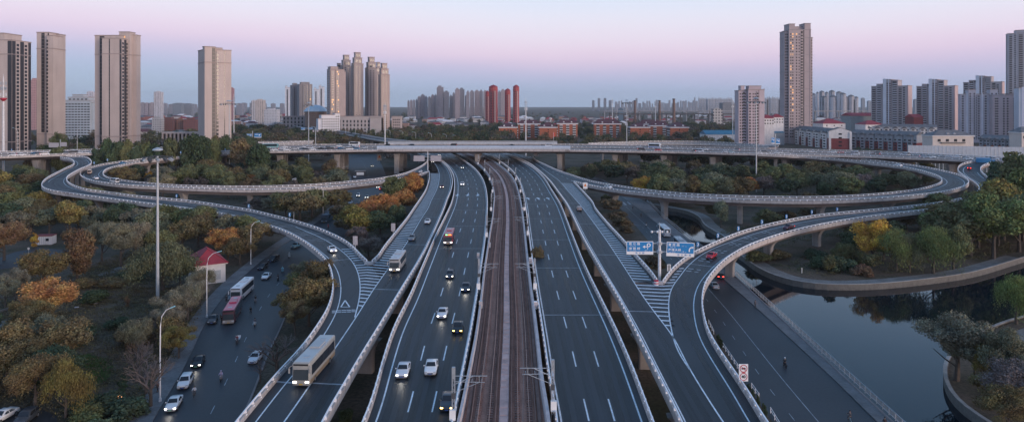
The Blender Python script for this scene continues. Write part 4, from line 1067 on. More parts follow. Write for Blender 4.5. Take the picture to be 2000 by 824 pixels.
simple('broad cream block at mid distance left of the slim white towers', 501, 517, 195.5, 1500, (.62, .55, .52), mt=fac_c)
simple('low white flats at the right of the broad cream block', 519, 544, 214, 1400, (.60, .60, .64))
# --- skyline group with the red towers
GR = 'round-topped red towers on the skyline'
def red(label, u0, u1, vt, Y):
    w = (u1-u0)/F*Y; p = PY((u0+u1)/2, Y); z = h(vt, Y); e = empty('red_tower', (p.x, p.y, 0), 0, label, 'red tower', GR)
    q = MB().lathe([(w/2, -1), (w/2, z-9), (w*.53, z-8.6), (w*.53, z-6.5), (w/2, z-6), (w*.5, z-2)], 12); o = q.build('wall', mat('red_wall', (.40, .065, .07), .7, .12, .1), e)
    MB().lathe([(w*.54, z-2), (w*.5, z-1), (w*.3, z+1.5), (.3, z+3.5)], 12).build('roof', roof_red, e)
    s = MB().box(w*.12, w*.34, -w*.52, -w*.36, 4, z-10); s.build('pale_strip', mat('pale_pink', (.55, .33, .30), .7, .05, .3), e)
    s = MB(); zq = 6
    while zq < z-12: s.box(-w*.30, -w*.12, -w*.505, -w*.42, zq, zq+1.8); s.box(.0, w*.1, -w*.52, -w*.4, zq, zq+1.8); zq += 3.6
    s.build('windows', glass_d, e, kind='stuff'); return e
red('tallest and broadest red tower, third from the right of the skyline group', 955, 972, 169, 1500)
red('lower red tower tucked behind the left side of the tallest one', 948, 956, 180, 1560)
red('red tower with grey slabs at its left, second from the right', 986, 997, 176, 1500)
red('free-standing red tower, last on the right of the skyline group', 1002, 1014, 169, 1450)
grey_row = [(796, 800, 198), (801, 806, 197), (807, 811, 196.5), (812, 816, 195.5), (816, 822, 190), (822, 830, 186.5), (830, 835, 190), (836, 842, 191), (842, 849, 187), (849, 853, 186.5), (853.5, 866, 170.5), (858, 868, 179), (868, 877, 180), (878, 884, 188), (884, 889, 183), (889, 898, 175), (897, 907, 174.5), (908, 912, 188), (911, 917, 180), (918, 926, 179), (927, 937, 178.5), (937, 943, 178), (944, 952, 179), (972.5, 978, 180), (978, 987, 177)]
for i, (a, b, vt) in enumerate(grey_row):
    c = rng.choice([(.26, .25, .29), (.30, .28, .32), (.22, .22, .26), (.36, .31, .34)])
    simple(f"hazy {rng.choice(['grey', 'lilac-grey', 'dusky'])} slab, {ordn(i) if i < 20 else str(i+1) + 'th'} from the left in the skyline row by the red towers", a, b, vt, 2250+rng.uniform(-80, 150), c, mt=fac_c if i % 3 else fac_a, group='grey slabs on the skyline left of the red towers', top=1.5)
# --- right: two pale towers
def balcs(n, wch): return [(i+.5)/n for i in range(n)]
tower('tallest tower at the right, grey left flank and window column painted with gold reflections', 1555, 850, 0,
      [(-13, 14, -10, 10, h(59, 845)), (-17, -13, -6, 9, h(62, 850)), (14, 18, -5, 9, h(74, 850), -1), (-12, -5, -8, 8, h(48, 848)), (7, 14.5, -8, 8, h(47, 848)), (-5, 7, -4, 6, h(53, 850))],
      [('win', 0, 'F', (.08, .17), 1.5, 1.7, 3.6, 8, None, .22), ('win', 0, 'F', (.34,), 1.5, 1.7, 3.6, 8, None, .02), ('win', 0, 'F', (.46,), 1.3, 1.5, 3.6, 8, None, .02), ('balc', 0, 'F', .58, 2.4, 8, None, 3.6, .8, (.50, .42, .42)), ('strip', 0, 'F', .67, 1.2, 6, None, 0), ('win', 0, 'L', (.2, .45, .8), 1.6, 1.7, 3.6, 8, None, 0), ('balc', 0, 'L', .62, 3.2, 8, None, 3.6, .7, (.34, .35, .42)),  # gold panes here imitate reflected sunset by emission, not lit rooms
       ('win', 2, 'F', (.8,), 1.2, 1.6, 3.6, 8, None, 0), ('win', 1, 'F', (.3, .75), 1.2, 1.7, 3.6, 8, None, 0), ('fin', 0, 'F', .97, .8, 4, None, .5)], color=(.40, .335, .345), bands=tuple(25+21*k for k in range(6)), maxp=98, roofm=mat('grey_band', (.30, .27, .28), .8, .05, .4))
tower('pink and lilac slab left of the tallest right tower, windows in neat rows', 1462, 730, 0,
      [(-3, 14, -8, 8, h(175, 725)), (-12, -3, -4, 9, h(177, 730)), (-1, 12, -4, 6, h(168, 730)), (-9, -5, -2, 6, h(168, 732))],
      [('win', 0, 'F', (.10,), 1.9, 1.7, 3.1, 6, None, 0), ('win', 0, 'F', (.30, .42), 1.2, 1.5, 3.1, 6, None, 0), ('balc', 0, 'F', .56, 1.9, 5, None, 3.1, .6, (.50, .44, .47)), ('strip', 0, 'F', .645, 1.0, 4, None, 0, mat('mauve_strip', (.22, .17, .19), .8, 0)), ('win', 1, 'F', (.2, .45, .8), 1.3, 1.6, 3.1, 6, None, 0), ('balc', 1, 'F', .62, 1.8, 5, None, 3.1, .6, (.42, .42, .50)), ('fin', 0, 'R', .1, 1, 4, None, .4)],
      color=(.50, .42, .45), maxp=98)
# --- right: slabs with balconies
GB = 'mid-rise slabs with balconies at the right'
def slab(label, uc, Y, vt, w=34, d=15, rot=-44, col=(.43, .39, .41), core=(.66, .69, .76), group=GB, n=None):
    Y *= 1.36; w *= 1.36; d *= 1.3; z = h(vt, Y); s = w/2; q = d/2
    return tower(label, uc, Y, rot, [(-s, s, -q, q, z-6), (-s*.34, s*.12, -q-1.4, q, z+3), (s*.16, s*.46, -q-.8, q, z+2), (-s*.70, -s*.42, -q-.8, q, z-3), (s, s+.02, -q, q, z-6)],
        [('balc', 0, 'F', .07, w*.10, 5, None, 3.1, 1.1, (.42, .39, .41)), ('balc', 3, 'F', .5, w*.10, 5, None, 3.1, .9, (.52, .52, .57)), ('win', 1, 'F', (.52, .85), 1.5, 1.9, 3.1, 5, None, 0), ('fin', 1, 'F', .22, w*.09, 2, None, .7, core), ('fin', 1, 'F', .68, w*.025, 2, None, .6, core),
         ('balc', 2, 'F', .45, w*.11, 5, None, 3.1, 1.0, (.55, .54, .58)), ('balc', 0, 'F', .79, w*.08, 5, None, 3.1, 1.0, (.42, .39, .41)), ('win', 0, 'F', (.89,), 2.6, 1.7, 3.1, 5, None, 0), ('fin', 0, 'F', .985, 1.2, 2, z-5.5, .3, (.48, .36, .36)), ('fin', 0, 'R', .5, d*.98, 2, z-5.6, .15, (.52, .40, .40))],  # last fin covers the whole right flank, with the sunlit pink painted in
        color=col, group=group, maxp=60)
slab('grey slab with pale central fin, first of three right of the tallest tower', 1741, 700, 160)
slab('grey slab with pale central fin, middle of the three right of the tallest tower', 1830, 700, 160)
slab('grey slab standing behind the white-finned blocks at the far right', 1921, 760, 153, w=36)
e = tower('white-finned lilac block of twelve floors in front of the rearmost slab', 1915, 870, -24, [(-23, 23, -9, 9, h(184, 870)), (-15, -7, -10.6, 9, h(175, 870)), (8, 16, -10.6, 9, h(175, 870))],
    [('win', 0, 'F', (.05, .30, .42, .58, .70, .94), 2.1, 1.8, 3.1, 5, None, 0), ('win', 1, 'F', (.25, .8), 1.5, 1.9, 3.1, 5, None, 0), ('win', 2, 'F', (.25, .8), 1.5, 1.9, 3.1, 5, None, 0), ('fin', 0, 'F', .15, 1.6, 2, None, .5, (.68, .70, .78)), ('fin', 0, 'F', .50, 1.4, 2, None, .5, (.68, .70, .78)), ('fin', 0, 'F', .84, 1.6, 2, None, .5, (.68, .70, .78)), ('balc', 0, 'F', .36, 1.8, 5, None, 3.1, .8, (.42, .42, .48))],
    color=(.48, .46, .52), group=GB, maxp=98)
tower('dusky pink flats with plain window rows, second block from the right edge', 1967, 850, -20, [(-18, 15, -9, 9, h(186, 850)), (0, 11, -8, 8, h(183, 850))],
    [('win', 0, 'F', (.10, .16, .36, .48, .68, .88), 1.8, 1.7, 3.1, 5, None, 0), ('strip', 0, 'F', .985, .7, 3, None, 0)], color=(.46, .39, .42), group=GB, maxp=98)
tower('tall dark high-rise with stacked balconies cut by the right edge', 1994, 1050, -30, [(-18, 21, -11, 11, h(66, 1050)), (-8, 21, -9, 9, h(60, 1050))],
    [('balc', 0, 'F', .10, 3.4, 8, None, 3.3, .9, (.38, .38, .42)), ('balc', 0, 'F', .42, 5.0, 8, None, 3.3, 1.1, (.40, .37, .38)), ('win', 0, 'F', (.24, .7), 1.8, 1.9, 3.3, 8, None, 0), ('fin', 0, 'F', .28, 1.6, 2, None, .5), ('balc', 0, 'L', .5, 6, 8, None, 3.3, .8, (.30, .32, .36))], color=(.38, .38, .42), maxp=70)
tower('pale bluish flats at the very right edge with white corner pier', 2008, 820, -20, [(-12, 19, -9, 9, h(172, 820))], [('win', 0, 'F', (.5, .75), 1.8, 1.8, 3.1, 5, None, 0), ('fin', 0, 'F', .14, 3.4, 2, None, .5, (.56, .60, .70))], color=(.56, .60, .68), group=GB, maxp=40)
# --- orange-brick estate with maroon hipped roofs
GE = 'orange-brick estate blocks under maroon roofs'
def brickblock(label, u0, u1, ve, Y, d=16, rot=0, ridge=5.5, front=True, dorm=2):
    w = (u1-u0)/F*Y; p = PY((u0+u1)/2, Y); z = h(ve, Y); e = empty('estate_block', (p.x, p.y, 0), R(rot), label, 'block of flats', GE)
    MB().box(-w/2, w/2, -d/2, d/2, -1, z).build('wall', brick_o, e)
    MB().box(-w/2-.9, w/2+.9, -d/2-.9, d/2+.9, z-.2, z+1.3).build('eaves', white_r, e)
    r = MB(); k = d/2+.9; r.add([(-w/2-.5, -d/2-.5, z+1.3), (w/2+.5, -d/2-.5, z+1.3), (w/2+.5, d/2+.5, z+1.3), (-w/2-.5, d/2+.5, z+1.3), (-w/2+min(k, w*.42), 0, z+1.3+ridge), (w/2-min(k, w*.42), 0, z+1.3+ridge)], [(0,1,5,4), (1,2,5), (2,3,4,5), (3,0,4)])
    r.build('roof', roof_maroon, e)
    for kx in range(dorm):
        x = -w*.22 + w*.44*kx/max(dorm-1, 1); dm = MB(); dm.tube([(x, -d/2+1.2, z+3.0), (x, -d/2+4.0, z+3.0)], 1.15, 10); dm.build('dormer', white_r, e)
    if front:
        pv = MB(); 
        for zz_ in np.arange(3, z-2.5, 3.3): pv.box(-.7, .7, -d/2-.12, -d/2+.1, zz_, zz_+1.6)
        pv.build('windows', glass_d, e, kind='stuff')
    bx = MB(); gx = MB()
    for sd in (-1, 1):
        gx.box(sd*w/2-.1 if sd > 0 else -w/2-.12, sd*w/2+.12 if sd > 0 else -w/2+.1, -d*.4, d*.4, 2, z-1)
        for zz_ in np.arange(2, z-1.5, 3.3):
            bx = MB(); bx.box(w/2 if sd > 0 else -w/2-1.3, w/2+1.3 if sd > 0 else -w/2, -d*.42, d*.1, zz_, zz_+1.1); bx.build('balcony', white_r, e)
    gx.build('dark_glazing', dark_pan, e)
    return e
def wing(label, u0, u1, ve, Y, d=14, ridge=5):
    w = (u1-u0)/F*Y; p = PY((u0+u1)/2, Y); z = h(ve, Y); e = empty('estate_block', (p.x, p.y, 0), 0, label, 'block of flats', GE)
    MB().box(-w/2, w/2, -d/2, d/2, -1, z).build('wall', brick_o, e); MB().box(-w/2-.9, w/2+.9, -d/2-.9, d/2+.9, z-.2, z+1.3).build('eaves', white_r, e)
    r = MB(); r.add([(-w/2-.5, -d/2-.5, z+1.3), (w/2+.5, -d/2-.5, z+1.3), (w/2+.5, d/2+.5, z+1.3), (-w/2-.5, d/2+.5, z+1.3), (-w/2+w*.15, 0, z+1.3+ridge), (w/2-w*.15, 0, z+1.3+ridge)], [(0,1,5,4), (1,2,5), (2,3,4,5), (3,0,4)]); r.build('roof', roof_maroon, e)
    g_ = MB(); bx = MB(); n = max(1, int(w/9))
    for k in range(n):
        x = -w/2 + w*(k+.5)/n
        g_.box(x-2.2, x+2.2, -d/2-.12, -d/2+.1, 2, z-1)
        for zz_ in np.arange(2, z-1.5, 3.3): bx = MB(); bx.box(x-2.3, x+2.3, -d/2-1.2, -d/2, zz_, zz_+1.2); bx.build('balcony', white_r, e)
    g_.build('dark_glazing', dark_pan, e)
    for k in range(2):
        dm = MB(); x = -w*.2+w*.4*k; dm.tube([(x, -d/2+1.0, z+3.0), (x, -d/2+3.6, z+3.0)], 1.1, 10); dm.build('dormer', white_r, e)
    return e
brickblock('orange-brick flats at the left end of the estate, gable to the road', 975, 1010, 249.5, 950, 22)
wing('set-back dark wing with white balconies left of the white telecom pole', 1012, 1054, 243, 975)
brickblock('orange-brick flats in the middle of the left group, under a small white tank', 1053, 1087, 249.5, 950, 20, ridge=6.5)
wing('orange-brick wing with white balcony stacks at the right of the left group', 1089, 1127, 242.5, 975)
wing('estate wing mostly hidden by trees, dark roof and balconies at its right', 1160, 1211, 243, 985, 16, 6)
brickblock('estate block with maroon roof right behind the double-headed light mast', 1229, 1266, 249.5, 950, 20)
wing('rearmost long maroon roof of the right estate group', 1248, 1290, 243.5, 1010, 14, 6)
wing('dark set-back wing in the middle of the right estate group', 1268, 1304, 246.5, 985, 14, 6)
brickblock('brightest orange gable block, at the right end of the estate', 1305, 1340, 249.5, 940, 26, ridge=6.5)
e = empty('rooftop_tank', PY(1075, 952, h(246, 950)+7.6), 0, 'small white funnel-shaped tank on the estate roof', 'tank')
MB().lathe([(.5, -2.2), (.5, 0), (2.0, 1.6), (2.3, 3.2), (.3, 3.6)], 10).build('tank', white_r, e)
# blue tin shed, white houses with red roofs
def shed(label, u0, u1, ve, Y, wallm, roofm, d=18, ridge=2.5, cat='shed', name='shed'):
    w = (u1-u0)/F*Y; p = PY((u0+u1)/2, Y); z = h(ve, Y); e = empty(name, (p.x, p.y, 0), 0, label, cat)
    MB().box(-w/2, w/2, -d/2, d/2, -1, z).build('wall', wallm, e)
    r = MB(); r.add([(-w/2-.5, -d/2-.5, z), (w/2+.5, -d/2-.5, z), (w/2+.5, 0, z+ridge), (-w/2-.5, 0, z+ridge), (w/2+.5, d/2+.5, z), (-w/2-.5, d/2+.5, z)], [(0,1,2,3), (3,2,4,5), (0,3,5), (1,4,2)]); r.build('roof', roofm, e); return e
shed('long blue tin-roofed shed between the estate and the pink slab', 1373, 1436, 262, 860, white_r, blue_tin, 30, 5)
shed('short blue tin-roofed shed right of the pink slab', 1488, 1524, 259, 830, mat('shed_wall', (.30, .33, .36), .8, .1, .3), blue_tin, 24, 4)
def house(label, u0, u1, ve, Y, d=14, ridge=5, wm=None, rm=None, n=4, group='white houses with red roofs', rot=0, rows=2):
    w = (u1-u0)/F*Y; p = PY((u0+u1)/2, Y); z = h(ve, Y); e = empty('house', (p.x, p.y, 0), R(rot), label, 'house', group)
    MB().box(-w/2, w/2, -d/2, d/2, -1, z).build('wall', wm or white_r, e)
    r = MB(); ov = .6; r.add([(-w/2-ov, -d/2-ov, z), (w/2+ov, -d/2-ov, z), (w/2+ov, d/2+ov, z), (-w/2-ov, d/2+ov, z), (-w*.1, 0, z+ridge), (w*.1, 0, z+ridge)], [(0,1,5,4), (1,2,5), (2,3,4,5), (3,0,4), (3,2,1,0)]); r.build('roof', rm or roof_red, e)
    for k in range(n):
        for j in range(rows):
            x = -w/2 + w*(k+.5)/n; part('window', unit, e, glass_d, (x, -d/2, z-2.6-3.4*j), (1.4, .2, 1.5))
    return e
house('white house with red gable roof right behind the pink slab', 1487, 1507, 231, 800, 16, 4)
house('white house with red roof between the pink slab and the tallest tower', 1506, 1526, 229, 830, 14, 4)
house('red hipped roof left of the blue tank behind the red-and-white terrace', 1597, 1640, 241, 880, 30, 6, n=3, rows=1)
house('red hipped roof tucked before the first balcony slab', 1680, 1716, 243, 860, 26, 5, n=3, rows=1)
shed('long red-roofed hall with glazed wall behind the terraces', 1652, 1706, 226.5, 1000, mat('hall_glass', (.22, .26, .28), .5, .1, .3), roof_red, 30, 4.5, cat='hall', name='hall')
shed('red-roofed hall in the gap between the two balcony slabs', 1776, 1794, 229, 900, brick_r, roof_red, 20, 4, cat='hall', name='hall')
# --- terraces
def terrace(label, p0, p1, hh, depth, nb, lower, upper, roofm, group, gable=None, ph=None):
    """a row of bays from p0 to p1 (plan points), fronts to the viewer"""
    d = (p1-p0); L = d.length; ang = math.atan2(d.y, d.x); e = empty('terrace', (p0.x, p0.y, 0), ang, label, 'terrace', group)
    z1 = ph or hh*.52; w = L/nb
    MB().box(0, L, 0, depth, -1, z1).build('lower_wall', lower, e)
    MB().box(0, L, .02, depth, z1, hh).build('upper_wall', upper, e)
    for k in range(nb):
        x = k*w
        b = MB(); b.box(x+w*.15, x+w*.62, -1.6, .05, -1, hh*.9); b.build('bay', upper, e)
        r = MB(); zr = hh*.9; r.add([(x+w*.05, -2.2, zr), (x+w*.72, -2.2, zr), (x+w*.72, -2.2, zr+.25), (x+w*.38, -2.2, zr+2.6), (x+w*.05, -2.2, zr+.25), (x+w*.05, depth*.5, zr+2.2), (x+w*.72, depth*.5, zr+2.2), (x+w*.38, depth*.5, zr+3.4)], [(0,1,2,3,4), (4,3,7,5), (3,2,6,7), (0,4,5), (1,6,2)])
        r.build('gable', roofm, e)
        g_ = MB()
        for z in np.arange(1.5, hh*.86-1.5, 3.0): g_.box(x+w*.24, x+w*.52, -1.68, -1.5, z, z+1.5); g_.box(x+w*.74, x+w*.92, -.06, .1, z, z+1.5)
        g_.build('window_column', glass_d, e)
    r = MB(); r.add([(-.5, -.6, hh), (L+.5, -.6, hh), (L+.5, depth/2, hh+3.4), (-.5, depth/2, hh+3.4), (L+.5, depth+.6, hh), (-.5, depth+.6, hh)], [(0,1,2,3), (3,2,4,5), (0,3,5), (1,4,2)])
    r.build('roof', roofm, e)
    if gable:
        for sd in ((L,) if gable == 1 else (0, L)):
            g_ = MB(); x0, x1 = (sd, sd+.5); g_.add([(x0, -.3, 0), (x1, -.3, 0), (x1, -.3, hh), (x0, -.3, hh), (x0, depth+.3, 0), (x1, depth+.3, 0), (x1, depth+.3, hh), (x0, depth+.3, hh), (x0, depth/2, hh+4), (x1, depth/2, hh+4)], [(0,1,2,3), (4,7,6,5), (1,5,6,9,2), (0,3,8,7,4), (3,2,9,8), (8,9,6,7)])
            g_.build('gable_wall', upper, e)
    FOOT.append(([p0.xy, p1.xy, Vector((p1.x, p1.y+depth)), Vector((p0.x, p0.y+depth))], 1)); return e
terrace('long red-and-white terrace with stepped dark roofs below the tallest tower', PY(1519, 900), PY(1622, 740), 19, 14, 8, brick_r, white_r, roof_grey, 'terraces at the right')
e = empty('terrace_end', PY(1638, 742), R(-14), 'white gabled end house with red base at the near end of the long terrace', 'house')
w = 22; z = h(256, 742); z1 = h(270, 742)
MB().box(-w/2, w/2, -7, 7, -1, z1).build('lower_wall', brick_r, e)
g_ = MB(); g_.prism([(-w/2, z1), (w/2, z1), (w/2, z), (.0, z+3.6), (-w/2, z)], -7, 7); M_ = Matrix(((1,0,0,0),(0,0,1,0),(0,1,0,0),(0,0,0,1))); g_.v = [tuple(M_ @ Vector(v)) for v in g_.v]; g_.build('upper_wall', white_r, e)
g_ = MB(); g_.add([(-w/2-.6, -7.4, z), (0, -7.4, z+4), (0, 7.4, z+4), (-w/2-.6, 7.4, z), (w/2+.6, -7.4, z), (w/2+.6, 7.4, z)], [(0,1,2,3), (1,4,5,2)]); g_.build('roof', roof_grey, e)
for zz_ in (4, 8, 12.5, 16.5): part('window', unit, e, glass_d, (0, -7.02, zz_), (3.2, .2, 1.7))
MB().box(-w/2-.4, -w/2+1.8, -8, -6.8, 0, z-1).build('bay', white_r, e); MB().box(w/2-1.8, w/2+.4, -8, -6.8, 0, z-1).build('bay', white_r, e)
grey_wall = mat('grey_terrace_wall', (.34, .36, .40), .85, .12, .4, stain=((.15, .15, .17), .5, (.6, .6, .2)))
terrace('grey terrace with many small gables right of the white gabled end house', PY(1662, 760), PY(1790, 700), 17, 14, 7, brick_r, grey_wall, roof_grey, 'terraces at the right')
terrace('further grey terrace whose roofs show behind the gabled one', PY(1690, 850), PY(1830, 820), 21, 12, 8, grey_wall, white_r, roof_grey, 'terraces at the right')
terrace('low grey terrace leading to the right edge before the pink flats', PY(1912, 700), PY(1985, 668), 14, 14, 5, brick_o, grey_wall, roof_grey, 'terraces at the right')
def bigend(label, u0, u1, ve, Y, rot=0):
    w = (u1-u0)/F*Y; p = PY((u0+u1)/2, Y); z = h(ve, Y); e = empty('house', (p.x, p.y, 0), R(rot), label, 'house')
    MB().box(-w/2, w/2, -8, 8, -1, 6.5).build('lower_wall', brick_o, e); MB().box(-w/2, w/2, -8, 8, 6.5, z).build('upper_wall', mat('cream_wall', (.62, .56, .52), .85, .06, .4), e)
    MB().box(-w/2-.8, w/2+.8, -8.8, 8.8, z, z+.9).build('eaves', white_r, e)
    r = MB(); r.add([(-w/2-.8, -8.8, z+.9), (w/2+.8, -8.8, z+.9), (w/2+.8, 8.8, z+.9), (-w/2-.8, 8.8, z+.9), (-w*.2, 0, z+6), (w*.2, 0, z+6)], [(0,1,5,4), (1,2,5), (2,3,4,5), (3,0,4)]); r.build('roof', roof_grey, e)
    for k in range(4): part('window', unit, e, glass_d, (-w*.34+w*.2*k, -8.02, z-3.6), (2.8, .2, 2.4))
    b = MB().box(-w*.3, w*.28, -9.4, -8, z-6.4, z-5.2); b.build('balcony', steel_d, e)
    for k in (-.1, .06): dm = MB(); dm.tube([(w*k, -6.8, z+2.2), (w*k, -4, z+2.2)], 1.2, 10); dm.build('dormer', grey_wall, e)
    return e
bigend('broad cream end house with hipped grey roof and dormers by the noise wall', 1811, 1890, 266, 640)
bigend('cream end house with orange base at the right picture edge', 1983, 2020, 260, 640)
FOOT.append(([PY(1660, 640).xy, PY(2050, 600).xy, PY(2100, 1100).xy, PY(1500, 920).xy], 0))
# grey noise wall in front of the terraces
e = empty('noise_wall', (0, 0, 0), label='tall pale grey panelled noise wall in front of the right terraces', cat='noise wall')
a = PY(1774, 480); b = PY(2040, 455); zt = h(284, 480)
n = 34; d = (b-a)/n; mb = MB()
for k in range(n): mb.bar(a + d*(k+.04) + Vector((0, 0, zt-4.2)), a + d*(k+.96) + Vector((0, 0, zt-4.2)), .2, 8.4)
mb.build('panel', panel_g, e); mb = MB()
for k in range(n+1): q = a + d*k; mb.box(q.x-.12, q.x+.12, q.y-.2, q.y+.2, 0, zt+.15)
mb.build('frame', steel_g, e)
# red-roofed hut in the park
hp = P(404, 545); e = empty('park_house', (hp.x, hp.y, 0), R(33), 'white park house with bright red hipped roof beside the street', 'house')
w, d, z = 7.6, 11.5, 5.0
MB().box(-w/2, w/2, -d/2, d/2, 0, z).build('wall', white_r, e); MB().box(-w/2-.5, w/2+.5, -d/2-.5, d/2+.5, z, z+.25).build('eaves', white_r, e)
r = MB(); r.add([(-w/2-.7, -d/2-.7, z+.25), (w/2+.7, -d/2-.7, z+.25), (w/2+.7, d/2+.7, z+.25), (-w/2-.7, d/2+.7, z+.25), (0, -d*.16, z+3.6), (0, d*.16, z+3.6)], [(0,1,4), (1,2,5,4), (2,3,5), (3,0,4,5)]); r.build('roof', roof_red, e)
r = MB(); 
for a, b in (((-w/2-.7, -d/2-.7, z+.25), (0, -d*.16, z+3.6)), ((w/2+.7, -d/2-.7, z+.25), (0, -d*.16, z+3.6)), ((0, -d*.16, z+3.6), (0, d*.16, z+3.6)), ((w/2+.7, d/2+.7, z+.25), (0, d*.16, z+3.6))): r.bar(Vector(a)+Vector((0,0,.06)), Vector(b)+Vector((0,0,.06)), .22, .14)
r.build('ridge_cap', roof_red, e)
for (x, y, sx, sy) in ((-1.2, -d/2, 1.5, .16), (w/2, -2.6, .16, 1.3), (w/2, 1.0, .16, 1.3), (w/2, 3.9, .16, 1.8)):
    fr = part('window', unit, e, glass_d, (x, y, 2.4), (sx, sy, 2.2))
    f_ = MB()
    for zz_ in (1.2, 3.6): f_.cbox((x, y, zz_), (sx+.25 if sx > .5 else .26, sy+.25 if sy > .5 else .26, .14))
    f_.cbox((x, y, 2.4), (.1 if sx > .5 else .26, .26 if sx > .5 else .1, 2.3)); f_.build('window_frame', sign_white, e)
MB().box(1.0, 2.6, -d/2-.08, -d/2+.05, 1.0, 3.4).build('shutter', steel_g, e)
FOOT.append(([Vector((hp.x-8, hp.y-9)), Vector((hp.x+8, hp.y-9)), Vector((hp.x+8, hp.y+9)), Vector((hp.x-8, hp.y+9))], 0))
e = empty('container_cabin', P(90, 476), R(8), 'small white corrugated cabin beside the yellow ginkgo', 'cabin')
MB().box(-2.6, 2.6, -1.6, 1.6, 0, 2.9).build('wall', white_r, e); MB().box(-2.75, 2.75, -1.75, 1.75, 2.9, 3.15).build('roof', brick_r, e)
mb = MB()
for k in range(9): mb.box(-2.5+k*.6, -2.38+k*.6, -1.66, -1.55, .1, 2.85)
mb.build('cladding_rib', steel_g, e); part('window', unit, e, glass_d, (1.2, -1.62, 1.7), (.9, .12, .9))
# --- chimneys
for lb, u, vt, vb, Y, r_ in (('short brick chimney left of the white telecom pole on the plain', 1240, 196, 220, 1500, 2.8), ('middle brick chimney of the three on the plain', 1288, 196, 222, 1450, 2.8), ('tallest brick chimney, nearest of the three on the plain', 1316, 193, 232, 1200, 2.6)):
    e = empty('chimney', PY(u, Y), 0, lb, 'chimney', 'brick chimneys on the plain'); z = h(vt, Y)
    MB().lathe([(r_*1.25, -1), (r_*.95, z*.6), (r_*.8, z)], 12).build('shaft', mat('chimney_brick', (.20, .13, .11), .9, .15, .2), e); MB().lathe([(r_*.95, z-2), (r_*1.0, z-.6), (r_*.95, z+.1)], 12).build('rim', steel_d, e)
for lb, u in (('dark square chimney right of the pink slab', 1499), ('second dark square chimney, closer to the tallest tower', 1522), ('thin dark chimney left of the first balcony slab', 1669)):
    e = empty('chimney', PY(u, 1500), 0, lb, 'chimney', 'dark chimneys beyond the pink slab'); MB().lathe([(2.4, -1), (1.9, h(195, 1500))], 8).build('shaft', steel_d, e)
# ================================================================= trees
def quads(cs, ns, sz, seed, asp=.6, droop=False):
    """leaf quads: centres, preferred normals, sizes"""
    r = np.random.RandomState(seed); n = len(cs)
    d = r.normal(size=(n, 3)); nn = ns*1.2 + r.normal(size=(n, 3))*.8; nn /= np.linalg.norm(nn, axis=1)[:, None]+1e-9
    if droop: d = d*.15; d[:, 2] -= 1
    a = d - (d*nn).sum(1)[:, None]*nn; a /= np.linalg.norm(a, axis=1)[:, None]+1e-9; b = np.cross(nn, a)
    s = sz[:, None]; w = b*s*asp; l = a*s
    v = np.stack([cs-l-w*.3, cs+w*1.0-l*.1, cs+l+w*.3, cs-w*1.0+l*.1], 1).reshape(-1, 3)
    return v, np.arange(n*4).reshape(n, 4)
def crown_mesh(name, seed, n, kind='broad', size=.42):
    r = np.random.RandomState(seed)
    if kind == 'broad': K, ctr, rad, cr_ = 26, (0, 0, 6.0), (3.3, 3.3, 2.9), (1.0, 1.9)
    elif kind == 'tall': K, ctr, rad, cr_ = 24, (0, 0, 5.8), (2.2, 2.2, 3.6), (.9, 1.6)
    elif kind == 'airy': K, ctr, rad, cr_ = 30, (0, 0, 6.0), (3.5, 3.5, 3.0), (.7, 1.4)
    elif kind == 'willow': K, ctr, rad, cr_ = 20, (0, 0, 6.4), (3.6, 3.6, 2.4), (1.0, 1.7)
    elif kind == 'shrub': K, ctr, rad, cr_ = 16, (0, 0, 3.6), (4.2, 4.2, 3.2), (1.6, 2.8)
    elif kind == 'cone': K, ctr, rad, cr_ = 22, (0, 0, 5.4), (1.6, 1.6, 4.2), (.7, 1.3)
    cs = []; ns = []
    cc = r.normal(size=(K, 3)); cc /= np.linalg.norm(cc, axis=1)[:, None]; cc *= (r.uniform(.25, 1.0, K)**.6)[:, None]
    if kind == 'cone': cc[:, :2] *= (1-.75*(cc[:, 2:]+1)/2)*1.6
    if kind in ('broad', 'airy', 'willow'): cc[:, 2] = np.where(cc[:, 2] < -.55, -cc[:, 2]*.5, cc[:, 2])
    C_c = np.array(ctr) + cc*np.array(rad); Rr = r.uniform(*cr_, K)
    if kind == 'cone': Rr *= 1-.4*(cc[:, 2]+1)/2
    share = Rr**2/np.sum(Rr**2)
    for k in range(K):
        m = int(n*share[k]); d = r.normal(size=(m, 3)); d /= np.linalg.norm(d, axis=1)[:, None]
        rr = Rr[k]*(r.uniform(.35, 1.0, m)**.45)*(1+.16*r.normal(size=m)); p = C_c[k]+d*rr[:, None]*np.array([1, 1, .82])
        if kind == 'willow': p[:, 2] -= np.abs(r.normal(size=m))*1.3*(np.hypot(p[:, 0], p[:, 1])/3.5)**2
        cs.append(p); ns.append(d)
    cs = np.concatenate(cs); ns = np.concatenate(ns); cs[:, 2] = np.maximum(cs[:, 2], .35 if kind == 'shrub' else 1.0)
    sz = r.uniform(.6, 1.25, len(cs))*size
    v, f = quads(cs, ns, sz, seed+1, .62 if kind != 'willow' else .3, kind == 'willow')
    me = mesh_np(name, v, f); me.materials.append(leaf_m); return me
